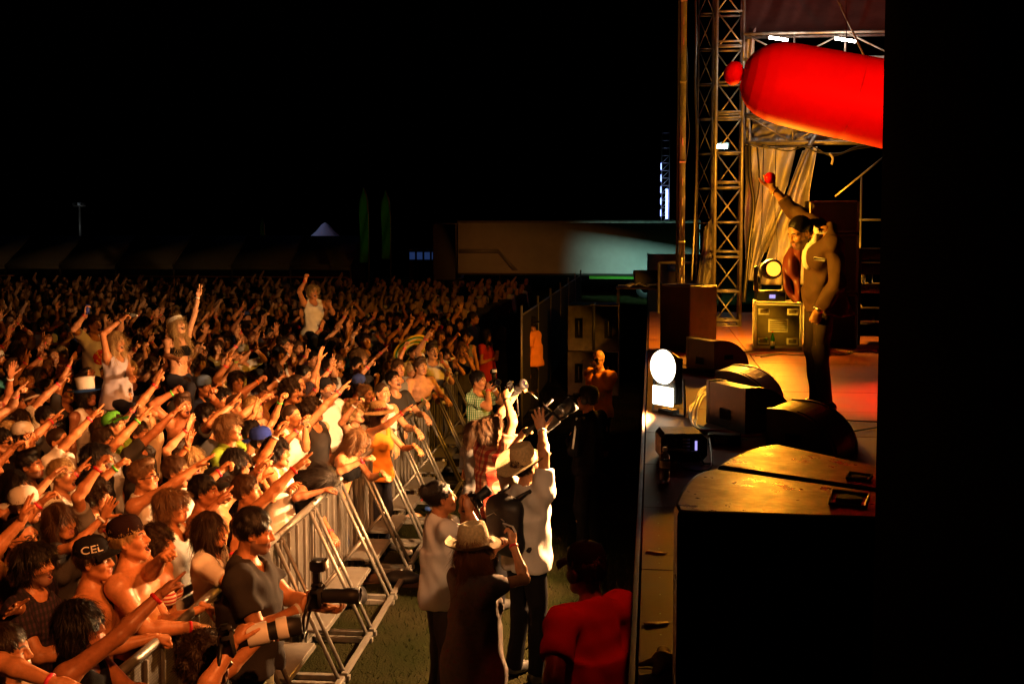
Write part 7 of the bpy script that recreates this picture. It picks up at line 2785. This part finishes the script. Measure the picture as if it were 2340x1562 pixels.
for d, x, y, s, px, py in gen[:N_IND]:
    pool = [q for i, q in enumerate(PROTO) if (i < 20) == (d < 15)]
    if d < 9.5:
        pool = [q for q in pool if q[4] not in ('fwdopen', 'up')] or pool
    P, f_, tp, m_, R_, L_, mesh = cr.choice(pool)
    e = empty('person', (x, y, 0), facing(x, y) + cr.uniform(-.35, .35))
    e.scale = (s, s, s * cr.uniform(.98, 1.03))
    hk = cr.choice(['short', 'short', 'short', 'quiff', 'shaggy', 'buzz', 'curly']) if not f_ else cr.choice(['long', 'long', 'long_wavy', 'bun', 'bob', 'ponytail'])
    hc = cr.choice(['black', 'black', 'dark', 'dark', 'dark', 'brown', 'brown', 'light', 'blond'])
    tc = cr.choice(['black', 'black', 'black', 'charcoal', 'charcoal', 'charcoal', 'grey', 'white', 'navy', 'navy', 'red', 'tan', 'teal', 'blue'])
    tmx = cr.choice(['plaid_pale', 'plaid_dark', 'plaid_red', 'stripe_red']) if cr.random() < .1 else 'cloth'
    hats = ()
    z = cr.random()
    if z < .07:
        hats = ((cr.choice(['cap', 'cap_back']), cr.choice([(.02, .02, .02), (.5, .5, .48), (.3, .03, .03), (.03, .05, .2)])),)
    elif z < .15:
        hats = ((cr.choice(['sunglasses', 'shades_up', 'glasses']), (.015, .015, .015)),)
    bands = []
    for sd, sp in ((-1, R_), (1, L_)):
        if sp not in ('down',) and cr.random() < .6:
            bands.append((sd, cr.choice(['pink', 'pink', 'red', 'red', 'orange', 'green', 'white'])))
    dress_person(e, P, dict(skin=cr.choice([0, 0, 1, 1, 2, 3, 5]), top=tp, topc=tc, topmat=tmx, hair=hk, hairc=hc, hats=hats, bands=bands, legs='jeans', legc=(.02, .022, .035), h=.0165), mesh)
    e['category'] = 'person'
    rec = dict(px=px, py=py, e=e, label=None, lm=None, root=np.array((x, y, 0)), dist=d, at=dict(hair=hc, top=tp, tc=tc if tmx == 'cloth' else {'plaid_pale': 'pale checked', 'plaid_dark': 'dark checked', 'plaid_red': 'red checked', 'stripe_red': 'red striped'}[tmx], tm=tmx, R=R_, L=L_, hats=hats, bands=bands, m=m_, hairk=hk))
    PEOPLE.append(rec)
    AUTO.append(rec)

# labels for everyone not described by hand: look first, then the nearest thing one can find
LM = [p for p in PEOPLE if p.get('lm')]
used = set(o['label'] for o in bpy.data.objects if 'label' in o)
HW = {'black': 'black haired', 'dark': 'dark haired', 'brown': 'brown haired', 'light': 'light brown haired', 'blond': 'blond', 'red': 'red haired', 'grey': 'grey haired', 'bald': 'bald'}
TW = {'tee': 'tee', 'polo': 'polo', 'tank': 'tank top', 'loose': 'tank top', 'bra': 'bikini top', 'long': 'shirt', 'dress': 'dress'}


def pose_word(a):
    for sp in (a['R'], a['L']):
        if isinstance(sp, tuple):
            return {'point': 'pointing', 'open': 'open hand up', 'horns': 'horned fingers up', 'fist': 'fist up', 'ell': 'thumb and finger up', 'two': 'two fingers up'}.get(sp[3] if sp[0] == 'px' else sp[2], 'hand raised')
        if sp not in ('down', None):
            return POSEW.get(sp, 'hand raised')
    return 'shouting' if a['m'] else 'arms down'


AUTO.sort(key=lambda p: p['dist'])
for rec in AUTO:
    a = rec['at']
    who = HW[a['hair']] + ' person'
    wear = ('in %s %s' % (a['tc'], TW[a['top']])) if a['top'] else 'without shirt'
    ex = ''
    for hk, _ in a['hats']:
        ex = {'cap': ' and cap', 'cap_back': ' and backward cap', 'sunglasses': ' and sunglasses', 'glasses': ' and glasses', 'shades_up': ' and raised shades', 'beanie': ' and knitted hat'}.get(hk, '')
    base = '%s %s%s, %s' % (who, wear, ex, pose_word(a))
    for p in sorted(LM, key=lambda p: (p['px'] - rec['px']) ** 2 + ((p['py'] - rec['py']) * 1.5) ** 2):
        dx, dy = rec['px'] - p['px'], rec['py'] - p['py']
        rel = ('right of' if dx > 0 else 'left of') if abs(dx) > abs(dy) * 1.1 else ('behind' if dy < 0 else 'in front of')
        lb = '%s, %s %s' % (base, rel, p['lm'])
        if len(lb.split()) > 16:
            lb = '%s %s, %s, %s %s' % (who, wear, pose_word(a), rel, p['lm'])
        if len(lb.split()) <= 16 and lb not in used:
            break
    used.add(lb)
    rec['e']['label'] = lb
for p in PEOPLE:
    if p.get('at'):
        p['e']['group'] = 'people in the crowd and the pit'

# the far crowd that reads as one mass
parts = []
fr_ = random.Random(3)
low = []
for i in range(6):
    P = Pose(female=i % 2 == 1, look=(.1, 0))
    P.arm(-1, P.T(PRESET[['down', 'down', 'chest', 'down', 'up', 'down'][i]](-1)[0]))
    P.arm(1, P.T(PRESET['down'](1)[0]))
    f = Fld(.045)
    torso(f, P, .015, P.female)
    f.ell(P.headc, (.1, .085, .125), k=.03)
    for sd in (-1, 1):
        limbs(f, P, sd, .012)
    legs_fld(f, P, .015)
    V, Q = f.run()
    C = V[Q].mean(1)
    M = np.where(C[:, 2] > 1.5, 0, np.where(C[:, 2] > .9, 1, 2))
    M = np.where((C[:, 2] > 1.62) & (C[:, 0] < P.headc[0] - .01), 3, M)
    low.append((V, Q, M))
n_far = 0
for d, x, y, s, px, py in gen[N_IND:]:
    V, Q, M = fr_.choice(low)
    a = math.atan2(PERF.y - y, PERF.x - x) + fr_.uniform(-.5, .5)
    R_ = np.array(Matrix.Rotation(a, 3, 'Z'), np.float32)
    parts.append(((V * s) @ R_.T + v3(x, y, 0), Q, np.where(M == 1, 1 + fr_.choice([0, 0, 3, 4]), M)))
    n_far += 1
y = 34.
while y < 43:
    x = -4.6
    left = at_y(-60, 700, y).x
    while x > left:
        V, Q, M = fr_.choice(low)
        R_ = np.array(Matrix.Rotation(-.6 + fr_.uniform(-.6, .6), 3, 'Z'), np.float32)
        s = fr_.uniform(.93, 1.05)
        parts.append(((V * s) @ R_.T + v3(x + fr_.uniform(-.2, .2), y + fr_.uniform(-.25, .25), 0), Q, np.where(M == 1, 1 + fr_.choice([0, 0, 3, 4]), M)))
        x -= fr_.uniform(.55, .95)
    y += .75
V, Q, M = cat(parts)
fc_ = link('far_crowd', np_mesh('far_crowd', V, Q, M), [surf('far_skin', (.45, .27, .18), rough=.6), surf('far_top_dark', (.03, .03, .035), rough=.9), surf('far_legs', (.02, .022, .035), rough=.9), surf('far_hair', (.02, .013, .009), rough=.7),
                                                      surf('far_top_grey', (.2, .2, .21), rough=.9), surf('far_top_white', (.6, .58, .55), rough=.9)])
tag(fc_, 'dim mass of far people in front of the marquee', 'crowd', kind='stuff')
print('PEOPLE', len(PEOPLE), 'generic pool', len(gen), 'far', n_far, 'tris', sum(len(m.polygons) for m in bpy.data.meshes) * 2)
